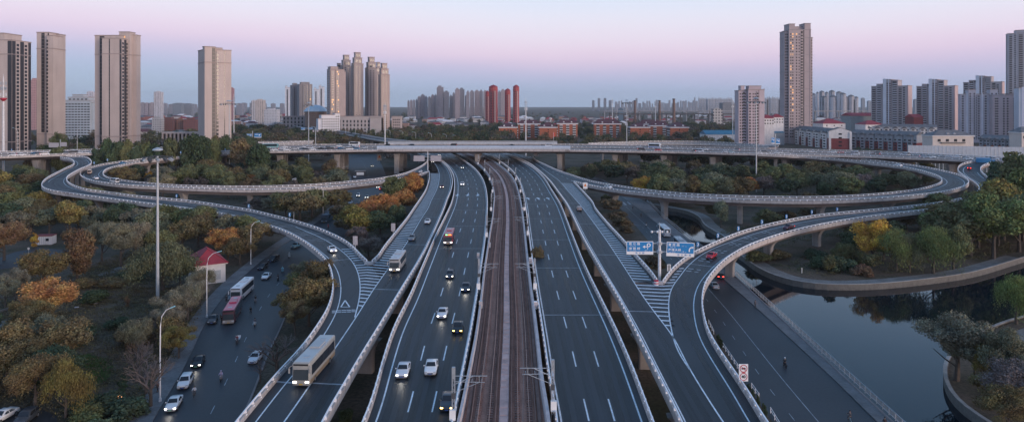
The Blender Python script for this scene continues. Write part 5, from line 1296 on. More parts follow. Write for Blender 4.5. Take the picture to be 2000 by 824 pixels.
def twig_mesh(name, seed, n=1500, spread=1.0):
    """a leafless crown: branching limbs ending in fine twigs"""
    r = random.Random(seed); mb = MB(); V = []; Fc = []
    def grow(p, d, L, rad, lv):
        q = p + d*L; mid = p + d*L*.5 + Vector((r.uniform(-1, 1), r.uniform(-1, 1), r.uniform(-.3, .6)))*L*.08
        mb.tube([p, mid, q], [rad, rad*.8, rad*.6], 4 if lv < 2 else 3, cap=False)
        if lv >= 4: return
        for k in range(r.choice([3, 3, 4]) if lv < 3 else 4):
            nd = (d + Vector((r.gauss(0, 1), r.gauss(0, 1), r.gauss(.15, .5)))*.62*spread).normalized()
            grow(q if k else mid, nd, L*r.uniform(.6, .82), rad*.55, lv+1)
    for k in range(5):
        a = k*1.256 + r.uniform(-.3, .3); grow(Vector((0, 0, 2.6)), Vector((math.cos(a)*.7, math.sin(a)*.7, .95)).normalized(), 2.0, .13, 1)
    me = mb.mesh(name); me.materials.append(mat('twigs', (.17, .135, .125), .95, .2, 1.)); return me
def trunk_mesh(seed, hh=6.0, rad=.26, limbs=6, low=1.8):
    r = random.Random(seed); mb = MB(); pts = [Vector((0, 0, -.3))]; x = y = 0
    for k in range(5): x += r.uniform(-.12, .12); y += r.uniform(-.12, .12); pts.append(Vector((x, y, hh*(k+1)/5)))
    mb.tube(pts, [rad*1.25, rad, rad*.85, rad*.7, rad*.5, rad*.25], 7)
    for k in range(limbs):
        z = low + (hh-low)*k/limbs; a = r.uniform(0, 6.28); L = r.uniform(1.5, 2.8)
        p = Vector((x*z/hh, y*z/hh, z)); q = p+Vector((math.cos(a)*L*.5, math.sin(a)*L*.5, L*.42)); e_ = p+Vector((math.cos(a)*L, math.sin(a)*L, L*1.0))
        mb.tube([p, q, e_], [rad*.5, rad*.33, rad*.14], 5)
    me = mb.mesh('trunk'); me.materials.append(bark_m); return me
TR = [trunk_mesh(s) for s in (1, 2, 3)]; TRs = trunk_mesh(9, 2.5, .3, 4, .6)
CR = {'broad': [crown_mesh('crown', s, 8200, 'broad', .26) for s in (11, 12, 13, 14)], 'tall': [crown_mesh('crown', s, 7000, 'tall', .27) for s in (21, 22, 23)],
      'airy': [crown_mesh('crown', s, 7500, 'airy', .19) for s in (31, 32, 33)], 'willow': [crown_mesh('crown', s, 8000, 'willow', .30) for s in (41, 42)],
      'shrub': [crown_mesh('crown', s, 4200, 'shrub', .42) for s in (51, 52)], 'cone': [crown_mesh('crown', 61, 3200, 'cone', .26)],
      'airy_big': [crown_mesh('crown', s, 17000, 'airy', .115) for s in (34, 35)], 'broad_big': [crown_mesh('crown', 15, 15000, 'broad', .17)], 'tall_big': [crown_mesh('crown', 24, 12000, 'tall', .19)], 'willow_big': [crown_mesh('crown', 43, 16000, 'willow', .19)],
      'bare': [twig_mesh('crown', s) for s in (71, 72, 73)]}
KIND = {  # colour word -> (crown shapes, colour)
 'olive-green': (('broad', 'tall', 'broad'), (.115, .128, .060)), 'dark green': (('broad', 'tall'), (.055, .080, .045)), 'grey-green': (('airy', 'broad'), (.130, .142, .088)),
 'olive-brown': (('broad', 'airy'), (.145, .118, .060)), 'grey-brown': (('airy', 'airy'), (.180, .172, .120)), 'leafless': (('bare',), (.1, .09, .08)),
 'orange': (('broad',), (.33, .165, .065)), 'rust-brown': (('broad', 'airy'), (.175, .112, .068)), 'golden-yellow': (('cone', 'broad'), (.42, .26, .055)),
 'light green': (('willow', 'broad'), (.125, .155, .055)), 'mauve-brown': (('airy',), (.165, .135, .120)), 'mustard': (('broad', 'tall'), (.20, .165, .055))}
TREES = []   # zone, colour word, object info
def tree(zone, p, hgt, wid, word, shape=None, label=None, cat='tree', tr=True):
    sh, col = KIND[word]; shape = shape or rng.choice(sh)
    if word == 'leafless': shape = 'bare'
    e = empty('shrub' if cat == 'shrub' else 'tree', (p.x, p.y, p.z), rng.uniform(0, 6.28)); sx_ = wid/8.6; sz_ = hgt/10
    me = rng.choice(CR[shape+'_big'] if wid > 7 and p.y < 215 and shape+'_big' in CR else CR[shape]); asy = rng.uniform(.86, 1.16); c = part('crown', me, e, scale=(sx_*asy, sx_/asy, sz_)); j = rng.uniform(.82, 1.2); c.color = (col[0]*j*rng.uniform(.93, 1.07), col[1]*j, col[2]*j*rng.uniform(.9, 1.1), 1)
    part('trunk' if cat == 'tree' else 'stem', TRs if shape == 'shrub' else rng.choice(TR), e, scale=(max(sx_*.9, .3), max(sx_*.9, .3), sz_))
    e['category'] = cat; TREES.append([zone, word, e, label, hgt]); return e
def T(zone, u, v, top, wpx, word, shape=None, label=None, cat='tree', z=0.):
    """a tree given by its foot (u, v), the row of its top and its crown width in photo pixels"""
    p = P(u, v, z); s = p.y/F; hgt = max((v-top)*s, 1.0)*1.04; return tree(zone, p, hgt, wpx*s*(1.22 if cat == 'tree' else 1.1), word, shape, label, cat)
def blocked(p, m=1.5, hgt=0.):
    for poly, mg in FOOT:
        xs = [q[0] for q in poly]; ys = [q[1] for q in poly]; k = m+mg
        if p.x < min(xs)-k or p.x > max(xs)+k or p.y < min(ys)-k or p.y > max(ys)+k: continue
        if inpoly(p, poly): return True
        for a in range(8):
            if inpoly((p.x+k*math.cos(a*.785), p.y+k*math.sin(a*.785)), poly): return True
    return False
def fill(zone, poly_px, gap, h0, h1, pal, nmax=400, wf=(.62, .95), m=1.5, cat='tree', shape=None, gapf=1.0):
    """trees through a patch of ground outlined in the photo, never inside a road or building"""
    poly = [P(u, v).xy for u, v in poly_px]; xs = [q.x for q in poly]; ys = [q.y for q in poly]; got = []; words = [w for w, k in pal for _ in range(k)]
    tries = 0
    while tries < 5000 and len(got) < nmax:
        tries += 1; p = Vector((rng.uniform(min(xs), max(xs)), rng.uniform(min(ys), max(ys)), 0))
        if not inpoly(p, poly) or any((p.xy-q.xy).length < gap for q in got) or any((p.xy-t[2].location.xy).length < gap*.7 for t in TREES) or blocked(p, m): continue
        got.append(p)
    for p in got:
        hgt = rng.uniform(h0, h1); tree(zone, p, hgt, hgt*rng.uniform(*wf), rng.choice(words), shape, cat=cat)
    return len(got)
ZP = 'in the park left of the street'
# the park: trees one can point to
T(ZP, 98, 626, 543, 92, 'orange', 'broad', 'bright orange tree on the open slope of the park')
T(ZP, 84, 566, 488, 82, 'olive-brown', 'broad', 'round olive and rust tree behind the bright orange park tree')
T(ZP, 150, 552, 446, 84, 'rust-brown', 'tall', 'tall rusty brown tree with feathery outline at the back of the park')
T(ZP, 8, 508, 432, 70, 'rust-brown', 'broad', 'rusty tree at the left picture edge behind the park lane')
T(ZP, 68, 484, 447, 22, 'golden-yellow', 'cone', 'small glowing yellow ginkgo beside the white cabin')
T(ZP, 136, 462, 392, 62, 'mustard', 'broad', 'mustard tree with gold top behind the rusty park tree')
T(ZP, 318, 566, 468, 108, 'grey-green', 'willow', 'large drooping grey-green tree left of the tall light mast')
T(ZP, 352, 560, 500, 50, 'olive-green', 'broad')
T(ZP, 445, 508, 445, 66, 'orange', 'broad', 'orange-topped tree behind the red-roofed park house')
T(ZP, 468, 516, 462, 52, 'olive-brown', 'broad')
T(ZP, 236, 520, 430, 66, 'grey-brown', 'airy'); T(ZP, 200, 512, 425, 60, 'grey-brown', 'airy'); T(ZP, 265, 512, 428, 60, 'grey-brown', 'airy')
T(ZP, 140, 672, 624, 66, 'dark green', 'shrub', 'rounded dark evergreen bush in the middle of the park', 'shrub')
T(ZP, 260, 672, 634, 56, 'rust-brown', 'shrub', 'russet shrub at the left end of the park hedge row', 'shrub')
T(ZP, 292, 652, 612, 56, 'rust-brown', 'shrub', 'taller russet shrub right of the first russet one', 'shrub')
T(ZP, 350, 700, 636, 66, 'mustard', 'airy', 'yellow-olive tree by the pavement above the parked black car')
T(ZP, 330, 660, 590, 60, 'grey-brown', 'airy'); T(ZP, 372, 610, 545, 56, 'grey-brown', 'airy'); T(ZP, 392, 580, 520, 50, 'grey-brown', 'airy')
T(ZP, 294, 794, 672, 104, 'leafless', None, 'bare twiggy tree beside the lamp at the bottom of the street')
T(ZP, 268, 745, 660, 70, 'leafless', None, 'smaller bare tree left of the bottom street lamp')
T(ZP, 70, 800, 685, 92, 'olive-brown', 'airy', 'broad dull olive tree over the corner car park')
T(ZP, 128, 815, 700, 76, 'mustard', 'willow', 'yellowing willow at the bottom of the park beside the dark car')
T(ZP, 12, 745, 630, 90, 'olive-brown', 'broad'); T(ZP, 62, 730, 655, 70, 'dark green', 'airy')
T(ZP, 205, 800, 760, 70, 'dark green', 'shrub', 'low dark shrub mass at the bottom of the park', 'shrub'); T(ZP, 172, 800, 765, 50, 'dark green', 'shrub', 'smaller dark shrub left of the low shrub mass', 'shrub')
T(ZP, 240, 766, 725, 34, 'dark green', 'cone', 'small dark conical shrub near the bottom pavement', 'shrub')
T(ZP, 248, 600, 572, 22, 'rust-brown', 'cone', 'tiny rusty sapling on the open park slope', 'shrub')
T(ZP, 45, 640, 612, 26, 'olive-brown', 'shrub', None, 'shrub'); T(ZP, 60, 646, 620, 24, 'mustard', 'shrub', None, 'shrub'); T(ZP, 165, 562, 536, 36, 'olive-brown', 'shrub', None, 'shrub')
T(ZP, 186, 590, 560, 40, 'dark green', 'shrub', None, 'shrub'); T(ZP, 215, 560, 535, 46, 'olive-brown', 'shrub', None, 'shrub'); T(ZP, 262, 545, 518, 44, 'dark green', 'shrub', None, 'shrub'); T(ZP, 230, 640, 616, 30, 'dark green', 'shrub', None, 'shrub')
T(ZP, 30, 590, 520, 50, 'grey-brown', 'airy'); T(ZP, 10, 600, 540, 44, 'grey-brown', 'airy')
fill(ZP, [(-60,690),(60,640),(130,690),(100,780),(130,830),(-80,800)], 6, 7, 10, [('olive-brown', 3), ('grey-brown', 2), ('dark green', 1), ('mustard', 1)], 12, (.95, 1.25))
fill(ZP, [(250,700),(330,640),(390,590),(398,620),(330,730),(290,790),(262,780)], 5.5, 6, 9, [('grey-brown', 3), ('leafless', 2), ('olive-brown', 1)], 10, (.8, 1.1))
fill(ZP, [(130,800),(300,800),(250,860),(100,860)], 5, 2.5, 4, [('dark green', 2), ('olive-green', 1)], 8, (1.0, 1.6), cat='shrub', shape='shrub')
# trees hugging the left curved ramp
ZR = 'between the left street and the curved ramp'
T(ZR, 604, 636, 540, 84, 'olive-brown', 'broad', 'large olive-brown tree pressed against the left curved ramp, front one')
T(ZR, 575, 655, 585, 60, 'olive-brown', 'airy'); T(ZR, 632, 588, 508, 66, 'olive-brown', 'broad', 'olive-brown tree half covering the curved ramp near the white car')
T(ZR, 596, 588, 530, 60, 'olive-green', 'broad'); T(ZR, 560, 620, 570, 44, 'olive-brown', 'airy')
T(ZR, 540, 735, 628, 112, 'leafless', None, 'pale leafless tree beside the ramp wall left of the big coach')
T(ZR, 508, 745, 690, 50, 'leafless'); T(ZR, 590, 560, 506, 40, 'grey-brown', 'airy')
# inside the left gore
ZG = 'in the wedge between the curved ramp and the left slip road'
T(ZG, 745, 430, 376, 52, 'orange', 'broad', 'brightest orange tree in the left wedge'); T(ZG, 786, 420, 370, 48, 'orange', 'broad', 'orange tree against the slip road wall in the left wedge')
T(ZG, 808, 400, 338, 44, 'orange', 'broad', 'orange tree highest up the left wedge, by the loop ramp'); T(ZG, 770, 408, 345, 48, 'olive-green', 'broad')
for (u, v, tp, w, k) in ((690, 450, 400, 56, 'mustard'), (700, 470, 412, 60, 'mustard'), (720, 440, 388, 50, 'orange'), (660, 440, 400, 40, 'olive-brown'), (742, 466, 412, 60, 'dark green'), (762, 445, 395, 50, 'orange'), (775, 455, 400, 36, 'dark green'), (720, 505, 462, 56, 'mauve-brown'), (742, 488, 455, 44, 'mauve-brown'), (700, 484, 440, 44, 'mauve-brown'), (674, 462, 425, 36, 'olive-brown')): T(ZG, u, v, tp, w, k)
ZQ = 'between the loop ramp and the left curved ramp'
for (u, v, tp, w, k) in ((585, 432, 372, 70, 'olive-brown'), (610, 425, 366, 60, 'olive-green'), (558, 428, 375, 54, 'olive-green'), (655, 420, 368, 66, 'olive-brown'), (630, 415, 372, 50, 'grey-brown'), (535, 422, 380, 54, 'grey-brown'), (505, 418, 385, 50, 'mauve-brown'), (480, 408, 380, 44, 'leafless')): T(ZQ, u, v, tp, w, k)
fill(ZQ, [(300,385),(480,396),(560,410),(690,398),(700,380),(500,388),(300,376)], 7, 8, 11, [('grey-brown', 3), ('olive-green', 1), ('mauve-brown', 2), ('olive-brown', 1)], 14)
# belt between park and left loops
ZB = 'in the wood between the park and the left ramps'
fill(ZB, [(-30,392),(60,385),(160,410),(330,442),(450,468),(540,494),(520,500),(470,520),(440,470),(360,505),(300,515),(270,480),(180,470),(160,455),(100,462),(60,465),(-60,475)], 9, 9.5, 13,
     [('olive-green', 5), ('dark green', 3), ('grey-green', 3), ('olive-brown', 4), ('grey-brown', 3), ('mustard', 1)], 95, (1.0, 1.3))
fill(ZB, [(-120,360),(70,352),(76,372),(110,388),(60,400),(-150,400)], 10, 11, 16, [('olive-green', 4), ('dark green', 2), ('olive-brown', 3), ('mustard', 1)], 20, (1.0, 1.25))
# inside the left loop
ZL = 'inside the left loop ramp'
T(ZL, 385, 352, 262, 62, 'dark green', 'tall', 'tallest dark tree inside the left loop, hiding part of the overpass'); T(ZL, 368, 345, 270, 50, 'olive-green', 'tall'); T(ZL, 404, 350, 285, 40, 'dark green', 'tall')
T(ZL, 470, 352, 272, 62, 'olive-brown', 'tall', 'tall olive tree right of the second light mast inside the left loop'); T(ZL, 503, 358, 274, 50, 'dark green', 'tall', 'very dark tall tree at the left end of the visible overpass')
T(ZL, 488, 350, 290, 44, 'dark green', 'broad'); T(ZL, 292, 356, 334, 34, 'golden-yellow', 'broad', 'low yellow tree behind the light mast inside the left loop')
T(ZL, 400, 356, 322, 40, 'mustard', 'broad'); T(ZL, 470, 360, 330, 46, 'rust-brown', 'broad'); T(ZL, 482, 366, 340, 44, 'orange', 'broad', 'orange tree low behind the railing inside the left loop')
fill(ZL, [(225,372),(320,388),(500,392),(690,382),(640,345),(600,326),(520,318),(430,322),(330,326),(250,338)], 9.5, 11, 15, [('olive-green', 5), ('grey-green', 3), ('dark green', 2), ('grey-brown', 3), ('olive-brown', 2), ('leafless', 1)], 60, (.9, 1.2))
# big trees between loop and overpass at the left
ZO = 'in front of the beige towers beyond the left loop'
for i in range(13):
    u = 192 + i*19; p = PY(u, 436 + rng.uniform(-3, 3)); hh = h(271+rng.uniform(-8, 7)+(i < 1)*12, p.y); tree(ZO, p, hh, rng.uniform(11, 14), rng.choice(['dark green', 'olive-green', 'dark green']), rng.choice(['tall', 'broad']))
for (u, Y, vt, w) in ((95, 478, 282, 14), (112, 440, 285, 15), (135, 452, 292, 10), (62, 440, 292, 13), (330, 500, 268, 14), (440, 480, 262, 15), (462, 500, 258, 16), (486, 505, 262, 14), (420, 500, 263, 13)): tree(ZO, PY(u, Y), h(vt, Y), w, rng.choice(['dark green', 'olive-green', 'olive-brown']), 'tall')
tree(ZO, PY(115, 600), h(252, 600), 15, 'olive-green', 'airy', 'pale leafy tree in front of the second beige tower')
# inside the right loop
ZI = 'inside the right loop ramp'
T(ZI, 1262, 392, 344, 40, 'golden-yellow', 'broad', 'golden tree near the left end inside the right loop'); T(ZI, 1462, 385, 345, 34, 'orange', 'broad', 'orange tree at the foot of the right light mast')
T(ZI, 1208, 345, 302, 14, 'mustard', 'cone', 'thin yellow sapling under the overpass right of the railway'); T(ZI, 1120, 352, 318, 34, 'olive-green', 'shrub', 'round green bush beside the right loop under the overpass', 'shrub')
T(ZI, 1645, 392, 328, 60, 'grey-green', 'willow', 'pale willow-like tree inside the right loop, near its bend')
for i, u in enumerate((1290, 1320, 1352, 1384, 1414, 1446)): T(ZI, u, 397-i*.3, 340+(i*7)%11, 44, ('olive-green', 'grey-green', 'olive-brown')[i % 3], 'broad')
fill(ZI, [(1140,352),(1230,372),(1331,392),(1460,396),(1640,398),(1760,392),(1815,376),(1820,352),(1740,330),(1620,324),(1440,322),(1300,325),(1220,330)], 10.5, 10.5, 15, [('olive-green', 6), ('grey-green', 4), ('dark green', 2), ('olive-brown', 3), ('grey-brown', 1), ('mauve-brown', 1)], 105, (.95, 1.25))
ZJ = 'between the right loop and the right curved ramp'
fill(ZJ, [(1440,412),(1560,418),(1680,412),(1790,402),(1880,392),(1850,380),(1700,400),(1500,406),(1400,400)], 8, 5.5, 8.5, [('olive-brown', 3), ('mustard', 1), ('olive-green', 2), ('grey-brown', 1)], 22, (.9, 1.3))
T(ZJ, 1408, 445, 392, 32, 'grey-green', 'tall', 'slim grey-green tree on the canal bank between the piers'); T(ZJ, 1500, 448, 410, 50, 'olive-green', 'broad'); T(ZJ, 1535, 440, 412, 40, 'mustard', 'broad')
for (u, v, tp, w, k) in ((1288, 397, 372, 34, 'olive-brown'), (1318, 401, 378, 36, 'olive-green'), (1346, 405, 380, 34, 'dark green'), (1372, 412, 386, 32, 'olive-brown'), (1392, 428, 400, 30, 'olive-green')): T(ZJ, u, v, tp, w, k, 'broad')
T(ZJ, 1580, 430, 404, 40, 'olive-brown', 'broad')
# far bank of the pond
ZK_ = 'on the far bank of the pond'
T(ZK_, 1706, 520, 430, 66, 'golden-yellow', 'broad', 'big golden tree on the far bank below the curved ramp'); T(ZK_, 1750, 530, 444, 64, 'light green', 'willow', 'first green willow right of the golden tree'); T(ZK_, 1776, 532, 452, 56, 'grey-green', 'willow')
T(ZK_, 1822, 534, 440, 76, 'light green', 'willow', 'larger green willow on the far bank, second from the golden tree'); T(ZK_, 1862, 526, 440, 60, 'olive-green', 'broad')
for (u, v, tp, w, k) in ((1604, 524, 494, 40, 'dark green'), (1632, 528, 490, 44, 'dark green'), (1656, 530, 498, 34, 'dark green'), (1590, 505, 480, 34, 'dark green'), (1672, 512, 484, 36, 'olive-green'), (1478, 510, 484, 40, 'olive-green'), (1520, 506, 482, 34, 'olive-brown'), (1686, 538, 508, 30, 'rust-brown')): T(ZK_, u, v, tp, w, k, 'shrub', None, 'shrub')
for (u, v, tp, w, k) in ((1895, 500, 392, 100, 'olive-green'), (1940, 505, 376, 110, 'light green'), (1990, 492, 384, 100, 'olive-green'), (1860, 480, 396, 70, 'olive-green'), (1922, 455, 372, 80, 'olive-green'), (2030, 490, 360, 90, 'olive-green'), (1800, 450, 402, 60, 'olive-green'), (1835, 455, 396, 70, 'olive-brown'), (1770, 452, 410, 50, 'olive-brown'), (1960, 470, 350, 90, 'mustard')): T(ZK_, u, v, tp, w, k, 'broad')
for (u, v, tp, w, k) in ((1985, 440, 300, 84, 'olive-green'), (1950, 425, 318, 60, 'dark green'), (2030, 450, 296, 90, 'olive-green'), (1998, 470, 330, 80, 'light green')): T('at the right edge above the winding ramp', u, v, tp, w, k, 'tall')
T(ZK_, 1530, 520, 496, 34, 'leafless')
# terrace at the right bottom
fill(ZK_, [(1560,470),(1700,450),(1790,470),(1840,520),(1700,540),(1600,535)], 7, 5, 9, [('olive-green', 3), ('olive-brown', 2), ('light green', 1), ('dark green', 1)], 16, (1.0, 1.3))
fill(ZK_, [(1790,440),(1880,405),(2060,385),(2120,470),(1990,500),(1890,508),(1830,500)], 8, 10, 15, [('olive-green', 3), ('light green', 2), ('olive-brown', 2)], 40, (1.05, 1.35))
ZT = 'on the right-hand terrace above the pond'
T(ZT, 1868, 742, 606, 150, 'grey-brown', 'airy', 'large spreading grey-brown tree leaning over the pond at the right'); T(ZT, 1905, 748, 640, 90, 'grey-green', 'airy'); T(ZT, 1985, 632, 536, 80, 'light green', 'willow', 'willow above the pond wall at the right edge')
T(ZT, 1938, 770, 668, 80, 'mustard', 'airy', 'yellowish tree behind the spreading grey-brown one'); T(ZT, 1975, 790, 640, 100, 'grey-brown', 'airy'); T(ZT, 2000, 830, 700, 110, 'mauve-brown', 'airy'); T(ZT, 1935, 800, 722, 70, 'olive-brown', 'airy'); T(ZT, 1970, 860, 750, 90, 'olive-brown', 'airy')
# narrow strips between viaducts and street
ZM = 'beside the right slip road wall'
for (u, v, tp, w, k) in ((1192, 420, 388, 34, 'olive-brown'), (1206, 440, 410, 32, 'olive-brown'), (1214, 455, 424, 34, 'mustard'), (1222, 464, 440, 26, 'mustard'), (1262, 520, 480, 40, 'olive-brown'), (1280, 540, 500, 40, 'mustard'), (1182, 405, 380, 24, 'olive-green')): T(ZM, u, v, tp, w, k, 'broad')
for (u, v, tp, w) in ((1403, 668, 648, 14), (1408, 680, 656, 14), (1480, 800, 762, 16), (1492, 822, 778, 22), (1462, 770, 742, 14), (1470, 785, 752, 14)): T('in the strip right of the curved ramp wall', u, v, tp, w, 'dark green', 'cone', None, 'shrub')
T('beside the railway on the empty carriageway side', 1052, 560, 476, 34, 'olive-brown', 'airy', 'lone brown tree poking up between the railway and the empty carriageway')

T('in the dark gap left of the carriageway', 676, 824, 790, 24, 'dark green', 'shrub', 'small dark bush in the gap below the slip road', 'shrub')
# beyond the overpass: nearest trees, one by one
def band(zone, u0, u1, Y0, Y1, n, pal, hh=(13, 18), w=(11, 16), gap=9):
    words = [w_ for w_, k in pal for _ in range(k)]; got = 0; tries = 0
    while got < n and tries < 3000:
        tries += 1; Y = rng.uniform(Y0, Y1); p = PY(rng.uniform(u0, u1), Y)
        if blocked(p, 3) or any((p.xy-t[2].location.xy).length < gap for t in TREES): continue
        tree(zone, p, rng.uniform(*hh), rng.uniform(*w), rng.choice(words)); got += 1
palf = [('olive-green', 4), ('dark green', 3), ('grey-green', 2), ('olive-brown', 3), ('rust-brown', 1)]
band('beyond the overpass, left half', 560, 975, 560, 700, 8, palf)
band('in front of the orange-brick estate', 980, 1440, 640, 800, 12, palf + [('mustard', 1), ('rust-brown', 1)], (12, 17))
band('in front of the terraces', 1500, 1990, 560, 640, 10, [('olive-brown', 3), ('mustard', 2), ('dark green', 1)], (7, 11), (8, 12))
# ---- past three hundred: the smallest-looking ones become part of the woods
EXTRA = []
tt_ = [t for t in TREES if t[2]['category'] == 'tree']; tt_.sort(key=lambda t: -t[4]/t[2].location.y*(9 if t[3] else 1))
for t in tt_[300:]:
    e = t[2]; me = c = None
    for o in list(bpy.data.objects):
        if o.parent == e:
            if o.data.name.startswith('crown'): EXTRA.append((o.data, e.location.copy(), e.rotation_euler.z, tuple(o.scale), t[1]))
            c = o; bpy.data.objects.remove(o)
    bpy.data.objects.remove(e); TREES.remove(t)
# ---- names for every tree
from collections import defaultdict
zn = defaultdict(list)
for t_ in TREES:
    t_[2]['group'] = ('shrubs ' if t_[2]['category'] == 'shrub' else 'trees ') + t_[0]
    if not t_[3]: zn[t_[0]].append(t_)
    else: t_[2]['label'] = t_[3]
def upx(e): return (e.location.x/e.location.y)*F
for z_, L in zn.items():
    L.sort(key=lambda t: t[2].location.y); n = len(L); nr = max(1, round(n/7)); 
    for r_ in range(nr):
        row = sorted(L[r_*n//nr:(r_+1)*n//nr], key=lambda t: upx(t[2]))
        rn = f"{ordn(r_)} row" if nr > 1 else ''
        for i, t_ in enumerate(row):
            zl = z_
            zl = zl.replace('in the wood between the park and the left ramps', 'in the wood behind the park').replace('in the wedge between the curved ramp and the left slip road', 'in the left wedge').replace('between the loop ramp and the left curved ramp', 'between the left ramps').replace('between the right loop and the right curved ramp', 'between the right ramps').replace('in front of the beige towers beyond the left loop', 'below the beige towers').replace('between the left street and the curved ramp', 'by the left curved ramp').replace('beyond the overpass, left half', 'beyond the overpass').replace('in the strip right of the curved ramp wall', 'by the right ramp wall').replace('at the right edge above the winding ramp', 'at the right edge').replace('in front of the orange-brick estate', 'before the orange-brick estate')
            t_[2]['label'] = f"{t_[1]} {t_[2]['category']} {zl}, {rn + ', ' if rn else ''}{ordn(i)} from left"
print('TREES', len(TREES))
# ---- the far woods that read as one mass
def woods():
    r = np.random.RandomState(5); base = [crown_mesh('tmp', 90+i, 330, 'broad', .60) for i in range(4)]
    data = []
    for me in base:
        v = np.empty(len(me.vertices)*3, np.float32); me.vertices.foreach_get('co', v); data.append(v.reshape(-1, 3)); bpy.data.meshes.remove(me)
    groups = {k: ([], []) for k in range(4)}; cols = [(.095, .098, .050), (.042, .060, .036), (.115, .090, .055), (.10, .085, .075)]
    def put(u0, u1, Y0, Y1, n, hh):
        c = 0; t = 0
        while c < n and t < n*5:
            t += 1; Y = math.exp(rng.uniform(math.log(Y0), math.log(Y1))); p = PY(rng.uniform(u0, u1), Y)
            if blocked(p, 2): continue
            g = rng.choices(range(4), (4, 3, 3, 2))[0]; V, O = groups[g]; v = data[rng.randrange(4)]
            s = rng.uniform(*hh)/10; a = rng.uniform(0, 6.28); ca, sa = math.cos(a), math.sin(a); w = s*rng.uniform(.9, 1.25)
            q = np.stack([(v[:, 0]*ca-v[:, 1]*sa)*w+p.x, (v[:, 0]*sa+v[:, 1]*ca)*w+p.y, (v[:, 2]-.8)*s*1.05], 1); V.append(q); c += 1
    put(430, 1000, 700, 1250, 620, (12, 18)); put(980, 1440, 640, 930, 130, (11, 15)); put(1500, 1990, 550, 640, 40, (6, 10)); put(560, 980, 570, 705, 70, (12, 17));  put(-60, 440, 620, 950, 130, (12, 17)); put(960, 1460, 980, 1500, 420, (11, 16)); put(1480, 2060, 900, 1300, 160, (11, 16))
    put(-40, 2060, 1500, 3600, 900, (9, 14)); put(560, 980, 705, 900, 120, (13, 18)); put(1330, 1530, 860, 1300, 90, (12, 17)); put(60, 560, 560, 680, 70, (12, 17))
    for me, loc, a, sc_, wd in EXTRA:
        if len(me.vertices) > 40000 or wd == 'leafless': continue
        v = np.empty(len(me.vertices)*3, np.float32); me.vertices.foreach_get('co', v); v = v.reshape(-1, 4, 3); v = v[::2]; cm = v.mean(1, keepdims=True); v = (cm+(v-cm)*1.4).reshape(-1, 3); ca, sa = math.cos(a), math.sin(a)
        g = {'olive-green': 0, 'grey-green': 0, 'light green': 0, 'dark green': 1, 'grey-brown': 3, 'mauve-brown': 3}.get(wd, 2)
        groups[g][0].append(np.stack([(v[:, 0]*ca-v[:, 1]*sa)*sc_[0]+loc.x, (v[:, 0]*sa+v[:, 1]*ca)*sc_[0]+loc.y, v[:, 2]*sc_[2]], 1))
    for g, nm in enumerate(('olive', 'dark green', 'brownish', 'grey')):
        V = np.concatenate(groups[g][0]); f = np.arange(len(V)).reshape(-1, 4); me = mesh_np('woods', V, f); me.materials.append(leaf_m)
        o = bpy.data.objects.new('woods', me); COL.objects.link(o); o.color = (*cols[g], 1); tag(o, f'{nm} trees of the distant woods beyond the overpass', 'woods', 'distant woods', 'stuff')
woods()
# ---- low growth that nobody could count
def undergrowth(name, label, patches, n, size, col, seed, hmax=.8):
    r = np.random.RandomState(seed); cs = []
    polys = [[P(u, v).xy for u, v in pp] for pp in patches]
    tot = 0
    while tot < n:
        poly = polys[rng.randrange(len(polys))]; xs = [q.x for q in poly]; ys = [q.y for q in poly]
        p = Vector((rng.uniform(min(xs), max(xs)), rng.uniform(min(ys), max(ys)), 0))
        if not inpoly(p, poly) or blocked(p, .3): tot += .02; continue
        m = 26; q = r.normal(size=(m, 3))*np.array([.7, .7, .0]); q[:, 2] = r.uniform(.05, hmax, m)*np.exp(-(q[:, 0]**2+q[:, 1]**2)); q += np.array([p.x, p.y, 0]); cs.append(q); tot += 1
    cs = np.concatenate(cs); v, f = quads(cs, np.tile(np.array([0, 0, 1.]), (len(cs), 1)), r.uniform(.6, 1.2, len(cs))*size, seed, .55); me = mesh_np(name, v, f); me.materials.append(leaf_m)
    o = bpy.data.objects.new(name, me); COL.objects.link(o); o.color = (*col, 1); tag(o, label, name.replace('_', ' '), kind='stuff'); return o
park = [(-30,690),(20,540),(120,545),(250,490),(380,500),(400,600),(330,740),(270,830),(100,830),(-30,790)]
undergrowth('undergrowth', 'dull olive ground cover and fallen leaves through the park', [park], 3200, .17, (.110, .095, .055), 3, .5)
undergrowth('grass', 'tufts of green grass on the park lawn', [[(140,697),(172,690),(205,700),(215,722),(205,745),(180,762),(165,762),(178,745),(172,725),(160,708)]], 160, .12, (.06, .11, .03), 4, .3)
undergrowth('undergrowth', 'dark dry scrub under the right ramps and along the canal', [[(1390,448),(1480,430),(1700,425),(1900,420),(1990,490),(1800,530),(1600,540),(1480,510)], [(1150,360),(1830,350),(1830,400),(1300,396)]], 1900, .22, (.10, .10, .055), 6, .8)
undergrowth('undergrowth', 'dark scrub under the left ramps', [[(220,350),(700,330),(720,380),(500,395),(250,385)], [(560,425),(700,390),(820,345),(790,400),(720,500),(660,450)]], 1700, .22, (.10, .098, .055), 7, .9)
